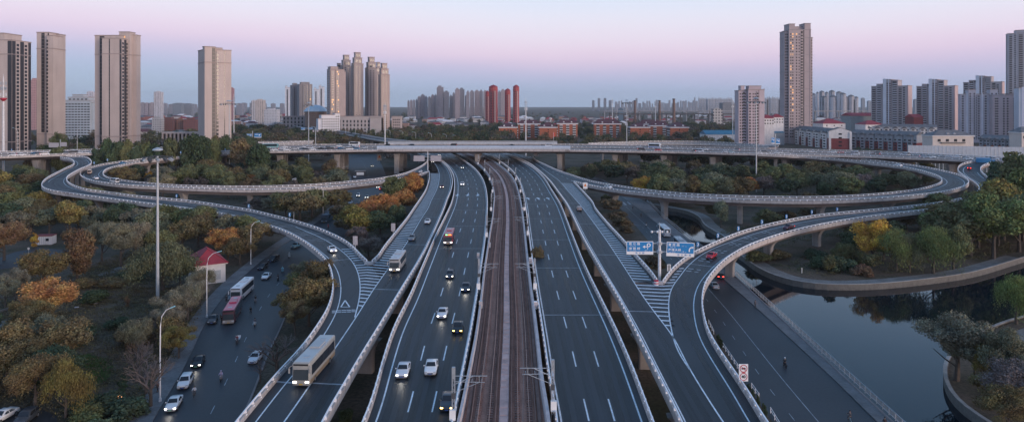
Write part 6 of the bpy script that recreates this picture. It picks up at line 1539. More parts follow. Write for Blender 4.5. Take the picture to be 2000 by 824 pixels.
# ================================================================= vehicles
def loft(secs):
    """secs: list of (y, [(x, z) ring]) ; ring is open half mirrored"""
    mb = MB(); n = len(secs[0][1]); vs = []
    for y, ring in secs: vs += [(x, y, z) for x, z in ring]
    fs = []
    for i in range(len(secs)-1):
        for k in range(n): fs.append((i*n+k, i*n+(k+1) % n, (i+1)*n+(k+1) % n, (i+1)*n+k))
    fs += [tuple(range(n-1, -1, -1)), tuple((len(secs)-1)*n+k for k in range(n))]
    return mb.add(vs, fs)
def ring(w, zb, zs, zt, tw, sh=.06):
    """closed ring: half width w, sill zb, shoulder zs, top zt with top half width tw"""
    h_ = [(w*.90, zb), (w, zb+.12), (w*1.0, zs-.10), (w*.975, zs)]
    if zt > zs+.05: h_ += [(tw+ (w*.95-tw)*.25, zt-.10), (tw*.80, zt)]
    else: h_ += [(w*.9, zs+.02), (w*.6, zs+.03)]
    return h_ + [(-x, z) for x, z in reversed(h_)]
CARS = {}
def car_parts(kind):
    """meshes of one car; front towards -Y, origin on the road under its middle"""
    if kind in CARS: return CARS[kind]
    L, W, Hh = {'sedan': (4.7, 1.82, 1.46), 'hatch': (4.2, 1.78, 1.52), 'suv': (4.65, 1.88, 1.70), 'van': (5.2, 1.95, 2.15)}[kind]
    w = W/2; tw = w*(.78 if kind != 'van' else .88)
    if kind == 'sedan': prof = [(-.5, .62, .62), (-.485, .70, .70), (-.34, .84, .84), (-.215, .93, .93), (-.07, .95, Hh), (.02, .96, Hh), (.17, .96, Hh-.03), (.33, .99, 1.02), (.46, .97, .97), (.495, .80, .80), (.5, .6, .6)]
    elif kind == 'hatch': prof = [(-.5, .62, .62), (-.48, .72, .72), (-.33, .88, .88), (-.23, .96, .96), (-.08, .98, Hh), (.1, .98, Hh), (.33, 1.0, Hh-.06), (.45, 1.0, 1.06), (.49, .85, .85), (.5, .6, .6)]
    elif kind == 'suv': prof = [(-.5, .70, .70), (-.485, .82, .82), (-.34, .98, .98), (-.24, 1.05, 1.05), (-.10, 1.07, Hh), (.1, 1.08, Hh), (.36, 1.09, Hh-.05), (.465, 1.08, 1.16), (.495, .9, .9), (.5, .65, .65)]
    else: prof = [(-.5, .70, .70), (-.485, .85, .85), (-.41, 1.10, 1.10), (-.385, 1.15, 1.2), (-.27, 1.18, Hh), (.1, 1.18, Hh), (.47, 1.18, Hh-.02), (.492, 1.15, Hh-.15), (.5, .65, .65)]
    zb = .26 if kind != 'suv' else .32
    secs = []
    for f_, zs, zt in prof:
        e_ = 1 - .13*max(0, (abs(f_)-.42)/.08)
        if zt > zs + .05: rg = ring(w*e_, zb, zs, zt, tw)
        else:
            h_ = [(w*e_*.90, zb), (w*e_, zb+.12), (w*e_, zs-.10), (w*.975*e_, zs-.02), (w*.80*e_, zs+.015), (w*.55*e_, zs+.025)]; rg = h_ + [(-x, z) for x, z in reversed(h_)]
        secs.append((f_*L, rg))
    body = loft(secs).mesh('body', True); body.materials.append(paint_car)
    cab = [(f_*L, zs, zt) for f_, zs, zt in prof]
    top = [c for c in cab if c[2] > c[1]+.05]; y0, y1 = top[0][0], top[-1][0]; base0 = [c for c in cab if c[0] < y0][-1]; base1 = [c for c in cab if c[0] > y1][0]; zt = Hh
    def pane(p0, p1, w0, w1, out):   # slanted glass between (y, z) points
        (ya, za), (yb, zb_) = p0, p1; mb = MB(); n = Vector((0, -(zb_-za), (yb-ya))).normalized()*out
        if n.z < 0: n = -n
        q = [Vector((-w0, ya, za)), Vector((w0, ya, za)), Vector((w1, yb, zb_)), Vector((-w1, yb, zb_))]; return mb.add([v+n for v in q], [(0, 1, 2, 3)])
    a0 = (base0[0]+(y0-base0[0])*.10, base0[1]+(zt-base0[1])*.10+.02); a1 = (base0[0]+(y0-base0[0])*.94, base0[1]+(zt-base0[1])*.94)
    ws = pane(a0, a1, w*.80, tw*.84, .035).mesh('windscreen')
    zr = top[-1][2]; b0 = (base1[0]+(y1-base1[0])*.12, base1[2]+(zr-base1[2])*.14); b1 = (base1[0]+(y1-base1[0])*.92, base1[2]+(zr-base1[2])*.92)
    rw = pane(b0, b1, w*.78, tw*.82, .035).mesh('rear_window')
    zs = top[0][1]; sw = MB(); sws = []
    for sd in (-1, 1):
        xa = w*.975+.012; xb = tw+(w*.95-tw)*.25+.012; zt2 = zt-.12
        ya, yb = y0+.05-(base0[0]-y0)*-.55, y1+(base1[0]-y1)*.5
        ym = (y0+y1)/2
        for (s0, s1, t0, t1) in ((y0-(y0-base0[0])*.72, ym-.05, y0+.10, ym-.05), (ym+.05, y1+(base1[0]-y1)*.62, ym+.05, y1-.02)):
            q = [(sd*xa, s0, zs+.03), (sd*xa, s1, zs+.03), (sd*xb, t1, zt2), (sd*xb, t0, zt2)]; q = q if sd > 0 else q[::-1]; sw.add(q, [(0, 1, 2, 3)]); s1_ = MB().add(q, [(0, 1, 2, 3)]).mesh('side_window'); s1_.materials.append(glass_d); sws.append(s1_)
    swm = sw.mesh('side_window')
    for m_ in (ws, rw, swm): m_.materials.append(glass_d)
    r_ = .33 if kind != 'suv' else .36
    wh = MB(); wh.tube([(-.11, 0, 0), (.11, 0, 0)], r_, 14); whm = wh.mesh('wheel'); whm.materials.append(rubber)
    hb = MB(); hb.tube([(-.125, 0, 0), (.125, 0, 0)], r_*.62, 10); hbm = hb.mesh('rim'); hbm.materials.append(hub_m)
    fz = prof[1][1]; hl = MB().cbox((0, 0, 0), (.34, .16, .13)).mesh('headlight'); tl = MB().cbox((0, 0, 0), (.36, .10, .16)).mesh('tail_light')
    gr = MB().cbox((0, 0, 0), (.8, .06, .16)).mesh('grille'); gr.materials.append(trim_m); pl = MB().cbox((0, 0, 0), (.46, .03, .13)).mesh('number_plate')
    mi = MB().cbox((0, 0, 0), (.20, .12, .13)).mesh('mirror'); mi.materials.append(paint_car)
    CARS[kind] = dict(L=L, w=w, H=Hh, body=body, ws=ws, rw=rw, sw=swm, sws=sws, wh=whm, hb=hbm, r=r_, fz=fz, rz=prof[-2][1], hl=hl, tl=tl, gr=gr, pl=pl, mi=mi, y0=y0, zs=zs, zb=zb); return CARS[kind]
VEH = []
def beam(e, L, w=55):
    d = bpy.data.lights.new('headlight_beam', 'SPOT'); d.energy = w; d.spot_size = R(70); d.spot_blend = 1; d.color = (1, .92, .8); d.shadow_soft_size = .25
    o = bpy.data.objects.new('headlight_beam', d); COL.objects.link(o); o.parent = e; o.location = (0, -L/2-.15, .75); o.rotation_euler = (R(-76), 0, 0)
def car(kind, p, ang, col, label, lights='off', group=None, detail=True, plate=None, cat=None):
    """ang: heading of the front, radians from -Y turned anticlockwise"""
    d = car_parts(kind); e = empty('van' if kind == 'van' else 'car', p, ang, label, cat or {'sedan': 'car', 'hatch': 'car', 'suv': 'car', 'van': 'van'}[kind], group)
    part('body', d['body'], e, color=col); part('windscreen', d['ws'], e); part('rear_window', d['rw'], e); [part('side_window', m_, e) for m_ in (d['sws'] if detail else [d['sw']])]
    if detail and lights == 'on' and p[1] < 270: beam(e, d['L'])
    for sx_ in (-1, 1):
        for fy in (-.31, .30):
            o = part('wheel', d['wh'], e, loc=(sx_*(d['w']-.09), fy*d['L'], d['r']))
            if detail: part('rim', d['hb'], o)
        hm_ = {'off': lamp_off, 'on': lamp_on, 'amber': lamp_yel, 'rear': lamp_off}[lights]
        part('headlight', d['hl'], e, hm_, (sx_*d['w']*.70, -d['L']*.487, d['fz']-.05)); part('tail_light', d['tl'], e, tail_on if lights == 'rear' else tail_off, (sx_*d['w']*.72, d['L']*.489, d['rz']-.02))
        if detail: part('mirror', d['mi'], e, loc=(sx_*(d['w']+.09), d['y0']-.35, d['zs']+.08), color=col)
    if detail:
        part('grille', d['gr'], e, loc=(0, -d['L']*.498, .46)); part('number_plate', d['pl'], e, plate or plate_m, (0, -d['L']*.5-.025, .40)); part('number_plate', d['pl'], e, plate or plate_m, (0, d['L']*.5+.015, .52))
    VEH.append(e); return e
def roundbox(x0, x1, y0, y1, z0, z1, r=.18):
    import bmesh
    me = MB().box(x0, x1, y0, y1, z0, z1).mesh('body'); bm = bmesh.new(); bm.from_mesh(me)
    bmesh.ops.bevel(bm, geom=[e_ for e_ in bm.edges], offset=r, segments=3, affect='EDGES', profile=.5); bm.to_mesh(me); bm.free(); me.update(); me.polygons.foreach_set('use_smooth', [True]*len(me.polygons)); return me
def coach(p, ang, label, col, roofcol, L=12.0, Hh=3.45, W=2.5, lights='off', city=False, led=False, group=None, stripe=None, plate=plate_y, frontcol=None):
    e = empty('bus', p, ang, label, 'bus', group); w = W/2
    b = roundbox(-w, w, -L/2, L/2, .32, Hh, .16); b.materials.append(paint_car); part('body', b, e, color=col)
    r = MB(); r.box(-w+.18, w-.18, -L/2+.3, L/2-.3, Hh-.02, Hh+.05); o = r.build('roof_panel', paint_car, e); o.color = (*roofcol, 1)
    k = MB(); k.box(-w*.6, w*.6, -.2, 2.6, Hh+.04, Hh+.28); o = k.build('roof_unit', paint_car, e); o.color = (*[c*.8 for c in roofcol], 1)
    for y in (-3.6, 3.9):
        k = MB(); k.box(-.4, .4, y-.35, y+.35, Hh+.04, Hh+.12); k.build('roof_hatch', steel_g, e)
    z0, z1 = (1.15, 2.75) if city else (1.55, 2.85)
    for sx_ in (-1, 1):
        g_ = MB(); n = 6; l0 = -L/2+1.0; l1 = L/2-.5; st = (l1-l0)/n
        g_.box(min(sx_*w, sx_*(w+.015)), max(sx_*w, sx_*(w+.015)), l0, l1, z0-.06, z1+.06); g_.build('window_band', trim_m, e)
        for i in range(n):
            g_ = MB(); xx = sorted((sx_*(w-.02), sx_*(w+.03))); g_.box(xx[0], xx[1], l0+i*st+.05, l0+(i+1)*st-.05, z0, z1); g_.build('side_window', glass_d, e)
        if stripe:
            g_ = MB(); xx = sorted((sx_*(w-.02), sx_*(w+.02))); g_.box(xx[0], xx[1], -L/2+.4, L/2-.3, .5, 1.05); o = g_.build('side_stripe', paint_car, e); o.color = (*stripe, 1)
        for y in (-L*.30, L*.27):
            m_ = MB().tube([(-.14, 0, 0), (.14, 0, 0)], .48, 16).mesh('wheel'); o = part('wheel', m_, e, rubber, (sx_*(w-.12), y, .48)); m2 = MB().tube([(-.155, 0, 0), (.155, 0, 0)], .27, 10).mesh('rim'); part('rim', m2, o, hub_m)
        mm = MB(); mm.tube([(sx_*(w-.1), -L/2+.1, Hh-.35), (sx_*(w+.28), -L/2-.28, Hh-.5), (sx_*(w+.30), -L/2-.30, Hh-.7)], .035, 6); mm.box(sx_*(w+.30)-.11, sx_*(w+.30)+.11, -L/2-.36, -L/2-.24, Hh-1.35, Hh-.7); o = mm.build('mirror', paint_car, e); o.color = (*(col if not city else (.03, .03, .03)), 1)
        h_ = MB(); h_.cbox((sx_*(w-.36), -L/2-.0, .86), (.52, .08, .22)); h_.build('headlight', {'off': lamp_off, 'on': lamp_on}[lights], e)
        h_ = MB(); h_.cbox((sx_*(w-.22), L/2, 1.1), (.2, .06, .5)); h_.build('tail_light', tail_off, e)
    g_ = MB(); g_.add([(-w+.14, -L/2-.02, 1.15), (w-.14, -L/2-.02, 1.15), (w-.20, -L/2+.06, 2.78 if city else Hh-.42), (-w+.20, -L/2+.06, 2.78 if city else Hh-.42)], [(0, 1, 2, 3)]); g_.v = [(x, y-.04, z) for x, y, z in g_.v]; g_.build('windscreen', mat('windscreen_glass', (.05, .065, .075), .08, 0), e)
    g_ = MB(); g_.box(-w+.35, w-.35, L/2-.02, L/2+.02, 1.7, 2.8); g_.build('rear_window', glass_d, e)
    g_ = MB(); g_.cbox((0, -L/2-.01, .55), (.5, .03, .15)); g_.build('number_plate', plate, e)
    g_ = MB(); g_.box(-w+.2, w-.2, -L/2-.03, -L/2+.02, 2.84 if city else Hh-.38, 3.14 if city else Hh-.14); g_.build('destination_board', trim_m, e)
    if led:
        g_ = MB(); g_.box(-.7, -.15, -L/2-.06, -L/2-.02, 2.87, 3.10); g_.build('destination_sign', led_g, e); g_ = MB(); g_.box(.05, .95, -L/2-.06, -L/2-.02, 2.87, 3.10); g_.build('destination_sign', led_m, e)
    if frontcol:
        g_ = MB(); g_.box(-w+.08, w-.08, -L/2-.02, -L/2+.05, .40, 1.10); o = g_.build('front_bumper', paint_car, e); o.color = (*frontcol, 1)
    VEH.append(e); return e
def ang_to(a, b):
    """heading whose front (-Y) points from a towards b"""
    d = b-a; return math.atan2(d.x, -d.y)
def near_front(u, v, z, L, ang):
    """centre of a vehicle whose front foot is seen at (u, v)"""
    p = P(u, v, z); return p - Vector((math.sin(ang), -math.cos(ang), 0))*L/2
def along(rib, p):
    i = near_station(rib, p); a = rib.at(max(i-2, 0), .5); b = rib.at(min(i+2, len(rib.L)-1), .5); return (b-a).normalized()
def h_near(rib, p):
    """heading along the road towards the viewer"""
    d = along(rib, p); d = -d if d.y > 0 else d; return math.atan2(d.x, -d.y)
SV = (.62, .66, .72); WH = (.78, .80, .82); BK = (.022, .024, .028); DK = (.06, .07, .085); GY = (.20, .23, .26); RD = (.48, .02, .035); BL = (.05, .20, .38)
zs = 8.014
def oncar(rib, u, v, kind, col, label, lights='on', back=False, z=zs, plate=None, group=None, detail=True):
    p = P(u, v, z); a = h_near(rib, p); L = car_parts(kind)['L']
    if back: a += math.pi; c = p + Vector((math.sin(a), -math.cos(a), 0))*L/2
    else: c = p - Vector((math.sin(a), -math.cos(a), 0))*L/2
    return car(kind, c, a, col, label, lights, group, detail, plate)
GL = 'cars on the left carriageway'
oncar(LC, 784, 741, 'sedan', SV, 'silver saloon car, lowest left of the pale cars on the carriageway', 'on', group=GL)
oncar(LC, 840, 735, 'sedan', WH, 'white saloon car beside the silver one, lights off', 'off', group=GL)
oncar(LC, 872, 806, 'sedan', DK, 'dark saloon car half hidden by the bottom catenary mast', 'amber', group=GL)
oncar(LC, 862, 624, 'sedan', SV, 'pale silver car followed by a black one with amber lamps', 'on', group=GL)
oncar(LC, 893, 653, 'sedan', BK, 'black car with amber headlamps near the railway wall', 'amber', group=GL)
oncar(LC, 909, 571, 'sedan', DK, 'dark blue-grey car in the lane by the railway, headlamps on', 'on', group=GL)
oncar(LC, 878, 545, 'hatch', DK, 'small dark green car in the middle lane behind the red bus', 'on', group=GL)
oncar(LC, 903, 363, 'suv', WH, 'white car above the three painted arrows', 'on', group=GL)
oncar(LC, 903, 329.5, 'sedan', GY, 'grey car furthest up the left carriageway under the overpass', 'on', group=GL)
oncar(LC, 858, 304, 'sedan', SV, 'pale car just appearing under the overpass at the left carriageway', 'on', group=GL)
p = P(875, 479, zs); a = h_near(LC, p)
coach(p - Vector((math.sin(a), -math.cos(a), 0))*5.2, a, 'crimson-roofed city bus with coloured destination lights on the left carriageway', (.30, .05, .08), (.42, .09, .13), 10.4, 3.15, lights='on', city=True, led=True, frontcol=(.30, .30, .32))
GS = 'vehicles on the left slip road'
oncar(Alane, 834, 438, 'sedan', WH, 'white car high on the left slip road beside the hatched gore', 'off', group=GS)
oncar(Alane, 803, 471, 'hatch', GY, 'grey hatchback just above the coach on the left slip road', 'off', group=GS)
oncar(Alane, 863, 368, 'sedan', (.16, .03, .04), 'dark red car with glowing lamps high on the left slip road', 'on', group=GS)
oncar(Alane, 845, 318, 'sedan', BK, 'dark car with bright lamps right below the sign gantry', 'on', group=GS)
p = P(770, 533, zs); a = h_near(Alane, p); coach(p - Vector((math.sin(a), -math.cos(a), 0))*5.3, a, 'silver coach beside the chevron hatching on the left slip road', (.36, .37, .38), (.45, .48, .53), 10.5, 3.3, lights='on', group=GS)
p = P(588, 757, zs); a = ang_to(P(612, 727, 8), P(575, 770, 8)); coach(p - Vector((math.sin(a), -math.cos(a), 0))*5.9, a, 'big beige coach with brown side flashes at the bottom of the left ramp', (.33, .33, .31), (.46, .47, .48), 12.0, 3.55, lights='on', stripe=(.26, .19, .12), group=GS)
oncar(B1, 652, 494, 'sedan', WH, 'pale car on the curved ramp half hidden behind the olive-brown tree', 'on', group='cars on the ramps')
oncar(Dl, 1132, 412, 'hatch', (.36, .32, .31), 'brownish-silver hatchback driving away on the right slip road', 'off', back=True, group='cars on the ramps')
def ramp_car(rib, u, v, kind, col, label, lights='off', t=None, flip=False):
    i = min(range(len(rib.L)), key=lambda k: abs(1000+rib.at(k, .5).x/rib.at(k, .5).y*F-u) + 3*abs(HV+(H-rib.at(k, .5).z)*F/rib.at(k, .5).y-v)); p = rib.at(i, t or .5, .014)
    d = (rib.at(min(i+1, len(rib.L)-1), .5)-rib.at(max(i-1, 0), .5)); a = math.atan2(d.x, -d.y) + (math.pi if flip else 0)
    return car(kind, p, a, col, label, lights, 'cars on the ramps')
ramp_car(E1, 1392, 503, 'sedan', RD, 'bright red saloon car on the right curved ramp above the pond street', 'off', flip=True, t=.5)
ramp_car(E1, 1532, 446, 'sedan', (.10, .02, .03), 'very dark red car with glowing tail lamps further up the right curved ramp', 'rear', flip=True, t=.55)
ramp_car(E1, 1894, 331, 'sedan', (.40, .015, .02), 'small red car on the winding ramp at the far right', 'rear', t=.5)
ramp_car(F1, 1190, 362, 'sedan', WH, 'white car at the start of the right loop ramp', 'off', t=.5)
ramp_car(F1, 1757, 321, 'sedan', WH, 'white car on the upper arm of the right loop ramp', 'off', t=.5)
ramp_car(C_, 184, 350, 'sedan', WH, 'white car at the outer bend of the left loop ramp', 'off', t=.45)
ramp_car(C_, 183, 339, 'van', (.62, .50, .42), 'cream van with dim orange front at the bend of the left loop ramp', 'off', t=.4)
ramp_car(C_, 223, 355, 'van', WH, 'long white minibus just past the bend of the left loop ramp', 'off', t=.55)
ramp_car(C_, 239, 318, 'sedan', BL, 'blue car on the far arm of the left loop ramp', 'off', t=.5)
ramp_car(C_, 810, 336, 'sedan', WH, 'pale car with lamps on leaving the slip road for the left loop', 'on', t=.4, flip=True)
ramp_car(C_, 418, 299, 'sedan', WH, 'white car on the far arm of the left loop before the tall trees end', 'off', t=.5)
# blue box truck on the winding ramp
p = P(1925, 321, 15.2); e = empty('box_truck', p, R(64), 'bright blue box truck at the top of the winding ramp', 'truck')
b = roundbox(-1.2, 1.2, -2.2, 4.4, .9, 3.6, .08); b.materials.append(paint_car); part('box_body', b, e, color=(.03, .20, .42)); b = roundbox(-1.15, 1.15, -4.2, -2.4, .5, 2.6, .15); b.materials.append(paint_car); part('cab', b, e, color=(.04, .18, .36))
g_ = MB().box(-1.0, 1.0, -4.26, -4.18, 1.5, 2.3); g_.build('windscreen', glass_d, e)
for sx_ in (-1, 1):
    for y in (-3.2, 2.6): part('wheel', MB().tube([(-.14, 0, 0), (.14, 0, 0)], .46, 12).mesh('wheel'), e, rubber, (sx_*1.05, y, .46))
# ---- overpass traffic
GT = 'cars queueing along the overpass'
def gcar(u, t, kind, col, label, flip, lights='off'):
    i = min(range(len(G_.L)), key=lambda k: abs(1000+G_.at(k, t).x/G_.at(k, t).y*F-u)); p = G_.at(i, t, .014); d = G_.at(min(i+1, len(G_.L)-1), t)-G_.at(max(i-1, 0), t); a = math.atan2(d.x, -d.y) + (math.pi if flip else 0)
    return car(kind, p, a, col, label, lights, GT, detail=False)
names = {WH: 'white', SV: 'silver', BK: 'black', DK: 'dark blue-grey', GY: 'grey', RD: 'red', BL: 'blue'}
gl = [(20,.2,WH),(34,.34,RD),(50,.2,WH),(62,.46,BL),(75,.3,GY),(88,.18,WH),(132,.3,GY),(146,.2,DK),(150,.45,WH),(160,.3,WH),(172,.2,WH),(530,.2,WH),(534,.7,SV),(548,.35,SV),(560,.62,WH),(566,.2,WH),(580,.34,SV),(594,.16,BK),(600,.62,WH),(606,.45,SV),(612,.18,WH),(628,.33,BK),(640,.45,GY),(648,.18,DK),(660,.7,WH),(668,.35,BL),(682,.18,WH),(690,.44,SV),(700,.2,BL),(702,.62,WH),(712,.36,SV),
      (760,.84,BK),(800,.8,BK),(882,.78,BK),(1000,.8,BK),(1056,.62,BK),(1074,.7,WH),(1110,.3,WH),
      (1250,.22,BK),(1242,.64,SV),(1288,.18,RD),(1354,.22,BK),(1372,.14,SV),(1300,.62,SV),(1380,.5,WH),(1412,.24,WH),(1432,.12,(.40,.55,.60)),(1440,.6,GY),(1500,.3,DK),(1518,.25,WH),(1590,.55,WH),(1625,.6,WH),(1634,.62,RD),(1668,.35,SV),(1672,.66,WH),(1720,.6,BK),(1712,.6,RD),(1762,.55,WH),(1775,.6,WH),(1812,.35,SV),(1825,.3,WH),(1850,.55,SV),(1864,.6,WH),(1868,.58,WH),(1898,.3,WH),(1922,.7,RD),(1935,.6,WH),(1950,.45,SV)]
names[(.40,.55,.60)] = 'pale teal'
gl = [(u, t, c) for u, t, c in gl]
secs_ = [(0, 200, 'at the far left of the overpass'), (500, 735, 'on the jammed left part of the overpass'), (736, 1130, 'behind the noise screens of the overpass'), (1131, 1480, 'on the overpass right of the screens'), (1481, 1720, 'on the overpass before the long terrace'), (1721, 2000, 'at the far right end of the overpass')]
for a_, b_, ph in secs_:
    ss = sorted([g for g in gl if a_ <= g[0] <= b_]); cnt_ = {}
    for u, t, c in ss:
        n_ = names[c]; cnt_[n_] = cnt_.get(n_, 0)+1; tot = sum(1 for g in ss if names[g[2]] == n_)
        lab = f"{n_} car {ph}" + (f", {ordn(cnt_[n_]-1)} {n_} one from left" if tot > 1 else '')
        gcar(u, t, rng.choice(['sedan', 'suv', 'van', 'suv']), c, lab, t > .5, 'rear' if c == RD or rng.random() < .12 else 'off')
def gbus(u, t, label, col, roofc, L=10, stripe=None, flip=False, Hh=3.2):
    i = min(range(len(G_.L)), key=lambda k: abs(1000+G_.at(k, t).x/G_.at(k, t).y*F-u)); p = G_.at(i, t, .014); d = G_.at(min(i+1, len(G_.L)-1), t)-G_.at(max(i-1, 0), t); a = math.atan2(d.x, -d.y) + (math.pi if flip else 0)
    return coach(p, a, label, col, roofc, L, Hh, stripe=stripe)
gbus(523, .62, 'teal-windowed bus at the left end of the jammed overpass', (.10, .32, .36), (.5, .5, .5), 11); gbus(697, .88, 'white minibus standing on the far lane left of the noise screens', WH, WH, 8, Hh=2.9)
gbus(1283, .74, 'white box-shaped bus with blue rear end on the right part of the overpass', WH, WH, 9, stripe=(.02, .12, .45))
# ---- left street
GT2 = 'vehicles on the left street'; GZ = .034
sdir = lambda u, v: h_near(stL, P(u, v, 0))
def scar(u, v, kind, col, label, lights='off', da=0, back=False, plate=None):
    a = sdir(u, v)+R(da); L = car_parts(kind)['L']; p = P(u, v, GZ)
    c = p - Vector((math.sin(a), -math.cos(a), 0))*L/2
    if back: a += math.pi
    return car(kind, c, a, col, label, lights, GT2, True, plate)
scar(332, 806, 'sedan', WH, 'white saloon with lit headlamps, nearest of the parked cars by the bottom lamp', 'on', 0, plate=plate_gn)
scar(356, 762, 'suv', WH, 'white off-roader with roof rails parked behind the white saloon', 'off')
scar(382, 720, 'sedan', BK, 'glossy black car with lit headlamps third in the kerb line', 'on', 0, plate=plate_gn)
scar(492, 712, 'hatch', SV, 'silver car partly under the pale leafless tree branches', 'off', -12)
scar(413, 634, 'sedan', DK, 'dark grey car waiting in front of the crimson-roofed bus', 'off', 4)
scar(516, 547, 'sedan', WH, 'white car on the left street ahead of two black cars', 'off')
scar(508, 528, 'hatch', BK, 'black car right behind the white coach on the left street', 'off', -6)
scar(528, 513, 'suv', BK, 'black pickup-like car with sheen further up the left street', 'off', -10)
scar(452, 588, 'sedan', (.12, .17, .22), 'blue-grey car wedged between the white coach and the crimson bus', 'off')
scar(572, 486, 'suv', (.10, .22, .30), 'teal car just emerging below the left curved ramp', 'off', -14)
scar(624, 458, 'hatch', (.08, .20, .30), 'dark teal car peeping over the curved ramp parapet', 'off', -14)
for u, v, k, c, lb, li in ((658, 415, 'sedan', BK, 'black car directly behind the dark coach beyond the curved ramp', 'off'), (668, 409, 'suv', BK, 'second black car behind the dark coach', 'off'), (667, 401, 'hatch', (.2, .1, .1), 'dusky red-brown car in the queue beyond the dark coach', 'off'), (683, 399, 'sedan', SV, 'silver car at the head of the queue beyond the dark coach', 'off'),
    (699, 385, 'suv', WH, 'car with blazing headlamps, left of a pair beyond the left wedge', 'on'), (716, 388, 'sedan', WH, 'car with blazing headlamps, right of the pair beyond the left wedge', 'on'), (712, 404, 'hatch', WH, 'white car below the pair with blazing headlamps', 'off'),
    (727, 326, 'sedan', DK, 'dark car with lit lamps on the far street beneath the overpass', 'on'), (738, 368, 'sedan', WH, 'pale car with lamps on under the end of the left loop', 'on'), (665, 323, 'sedan', DK, 'car with lamps on beside the far overpass pier', 'on'), (693, 348, 'sedan', WH, 'white car beside the kiosk under the overpass', 'off')):
    scar(u, v, k, c, lb, li)
p = P(744, 376, GZ); oncar(stL, 744, 372, 'suv', (.2, .03, .03), 'dark vehicle with red lamps leaving under the loop ramp', 'rear', back=True, z=GZ, group=GT2)
a = sdir(478, 560)-R(2); coach(P(460, 590, GZ) - Vector((math.sin(a), -math.cos(a), 0))*5.7, a, 'white touring coach parked behind the crimson-roofed bus', (.66, .68, .72), (.70, .72, .76), 11.4, 3.4, group=GT2)
a = sdir(440, 632)+R(0); coach(P(447, 633, GZ) - Vector((math.sin(a), -math.cos(a), 0))*5.2, a, 'crimson-roofed city bus standing on the left street', (.10, .04, .055), (.52, .05, .12), 11.6, 3.2, city=True, group=GT2, frontcol=(.32, .30, .29))
a = sdir(640, 430)-R(4); coach(P(633, 436, GZ) - Vector((math.sin(a), -math.cos(a), 0))*5.5, a, 'dark blue coach beyond the left curved ramp', (.05, .08, .12), (.10, .16, .22), 11, 3.3, group=GT2)
for i, (u, v, c) in enumerate(((588, 346, WH), (600, 350, SV), (632, 352, WH), (640, 345, WH), (578, 352, SV))):
    car('sedan', P(u, v, .01), R(70+10*i), c, f'pale parked car seen through the trees inside the left loop, {ordn(i)} from left', 'off', 'parked cars inside the left loop', False) if not blocked(P(u, v, 0), .5) or True else None
car('sedan', P(6, 818, GZ), R(-6), WH, 'white car cut by the left picture edge in the corner car park', 'off', 'cars in the corner car park'); car('suv', P(52, 822, GZ), R(10), DK, 'dark grey car in the corner car park', 'off', 'cars in the corner car park')
# ---- right street
GT3 = 'vehicles on the pond street'
def rdir(u, v): return h_near(stR, P(u, v, 0))
a = rdir(1296, 450)+math.pi; coach(P(1297, 458, GZ), a, 'pale coach parked by the pond railing, the further of two', (.50, .56, .62), (.58, .64, .70), 11, 3.2, group=GT3)
a = rdir(1330, 480)+math.pi; coach(P(1329, 486, GZ), a, 'blue-grey coach with dark rear window, the nearer of two by the railing', (.14, .22, .28), (.30, .36, .42), 11.4, 3.2, group=GT3)
oncar(stR, 1196, 402, 'sedan', (.42, .03, .03), 'red car with glowing tail lamps by the zebra stripes', 'rear', back=True, z=GZ, group=GT3)
oncar(stR, 1399, 566, 'sedan', (.30, .36, .42), 'pale blue-grey car emerging from behind the right curved ramp', 'off', back=True, z=GZ, group=GT3)
oncar(stR, 1408, 546, 'hatch', BK, 'dark car with red lamps just above the pale blue-grey car', 'rear', back=True, z=GZ, group=GT3)

# ================================================================= people, scooters, bicycles
def skinned(name, joints, edges, m, parent, sub=1, root=0):
    me = bpy.data.meshes.new(name); me.from_pydata([j[0] for j in joints], edges, []); o = bpy.data.objects.new(name, me); COL.objects.link(o)
    sk = o.modifiers.new('s', 'SKIN'); 
    for i, j in enumerate(joints):
        r_ = j[1]; me.skin_vertices[0].data[i].radius = (r_, r_) if not hasattr(r_, '__len__') else r_
    me.skin_vertices[0].data[root].use_root = True; sk.use_smooth_shade = True
    ss = o.modifiers.new('d', 'SUBSURF'); ss.levels = sub; ss.render_levels = sub
    dg = bpy.context.evaluated_depsgraph_get(); ev = o.evaluated_get(dg); nm = bpy.data.meshes.new_from_object(ev); nm.name = name
    bpy.data.objects.remove(o); nm.materials.clear(); nm.materials.append(m); return nm
def pose(kind):
    """joints of a 1.72 m figure facing -Y: stand, ride (on a scooter), walk"""
    if kind == 'ride': hip = (0, .12, .84); ch = (0, .02, 1.22); nk = (0, -.02, 1.40); hd = (0, -.06, 1.58); kn = [(s*.17, -.32, .78) for s in (-1, 1)]; an = [(s*.15, -.24, .34) for s in (-1, 1)]; to = [(s*.15, -.44, .31) for s in (-1, 1)]; el = [(s*.30, -.16, 1.12) for s in (-1, 1)]; wr = [(s*.28, -.42, 1.06) for s in (-1, 1)]
    elif kind == 'walk': hip = (0, 0, .92); ch = (0, -.02, 1.26); nk = (0, -.03, 1.45); hd = (0, -.05, 1.61); kn = [(-.10, -.20, .50), (.10, .06, .48)]; an = [(-.10, -.26, .09), (.10, .34, .14)]; to = [(-.10, -.44, .03), (.10, .20, .04)]; el = [(-.25, .10, 1.14), (.25, -.12, 1.14)]; wr = [(-.26, .02, .90), (.26, -.30, .96)]
    else: hip = (0, 0, .92); ch = (0, 0, 1.26); nk = (0, 0, 1.45); hd = (0, -.03, 1.61); kn = [(s*.10, -.02, .49) for s in (-1, 1)]; an = [(s*.10, .02, .08) for s in (-1, 1)]; to = [(s*.11, -.17, .03) for s in (-1, 1)]; el = [(s*.26, .02, 1.14) for s in (-1, 1)]; wr = [(s*.27, -.06, .90) for s in (-1, 1)]
    return hip, ch, nk, hd, kn, an, to, el, wr
BODY = {}
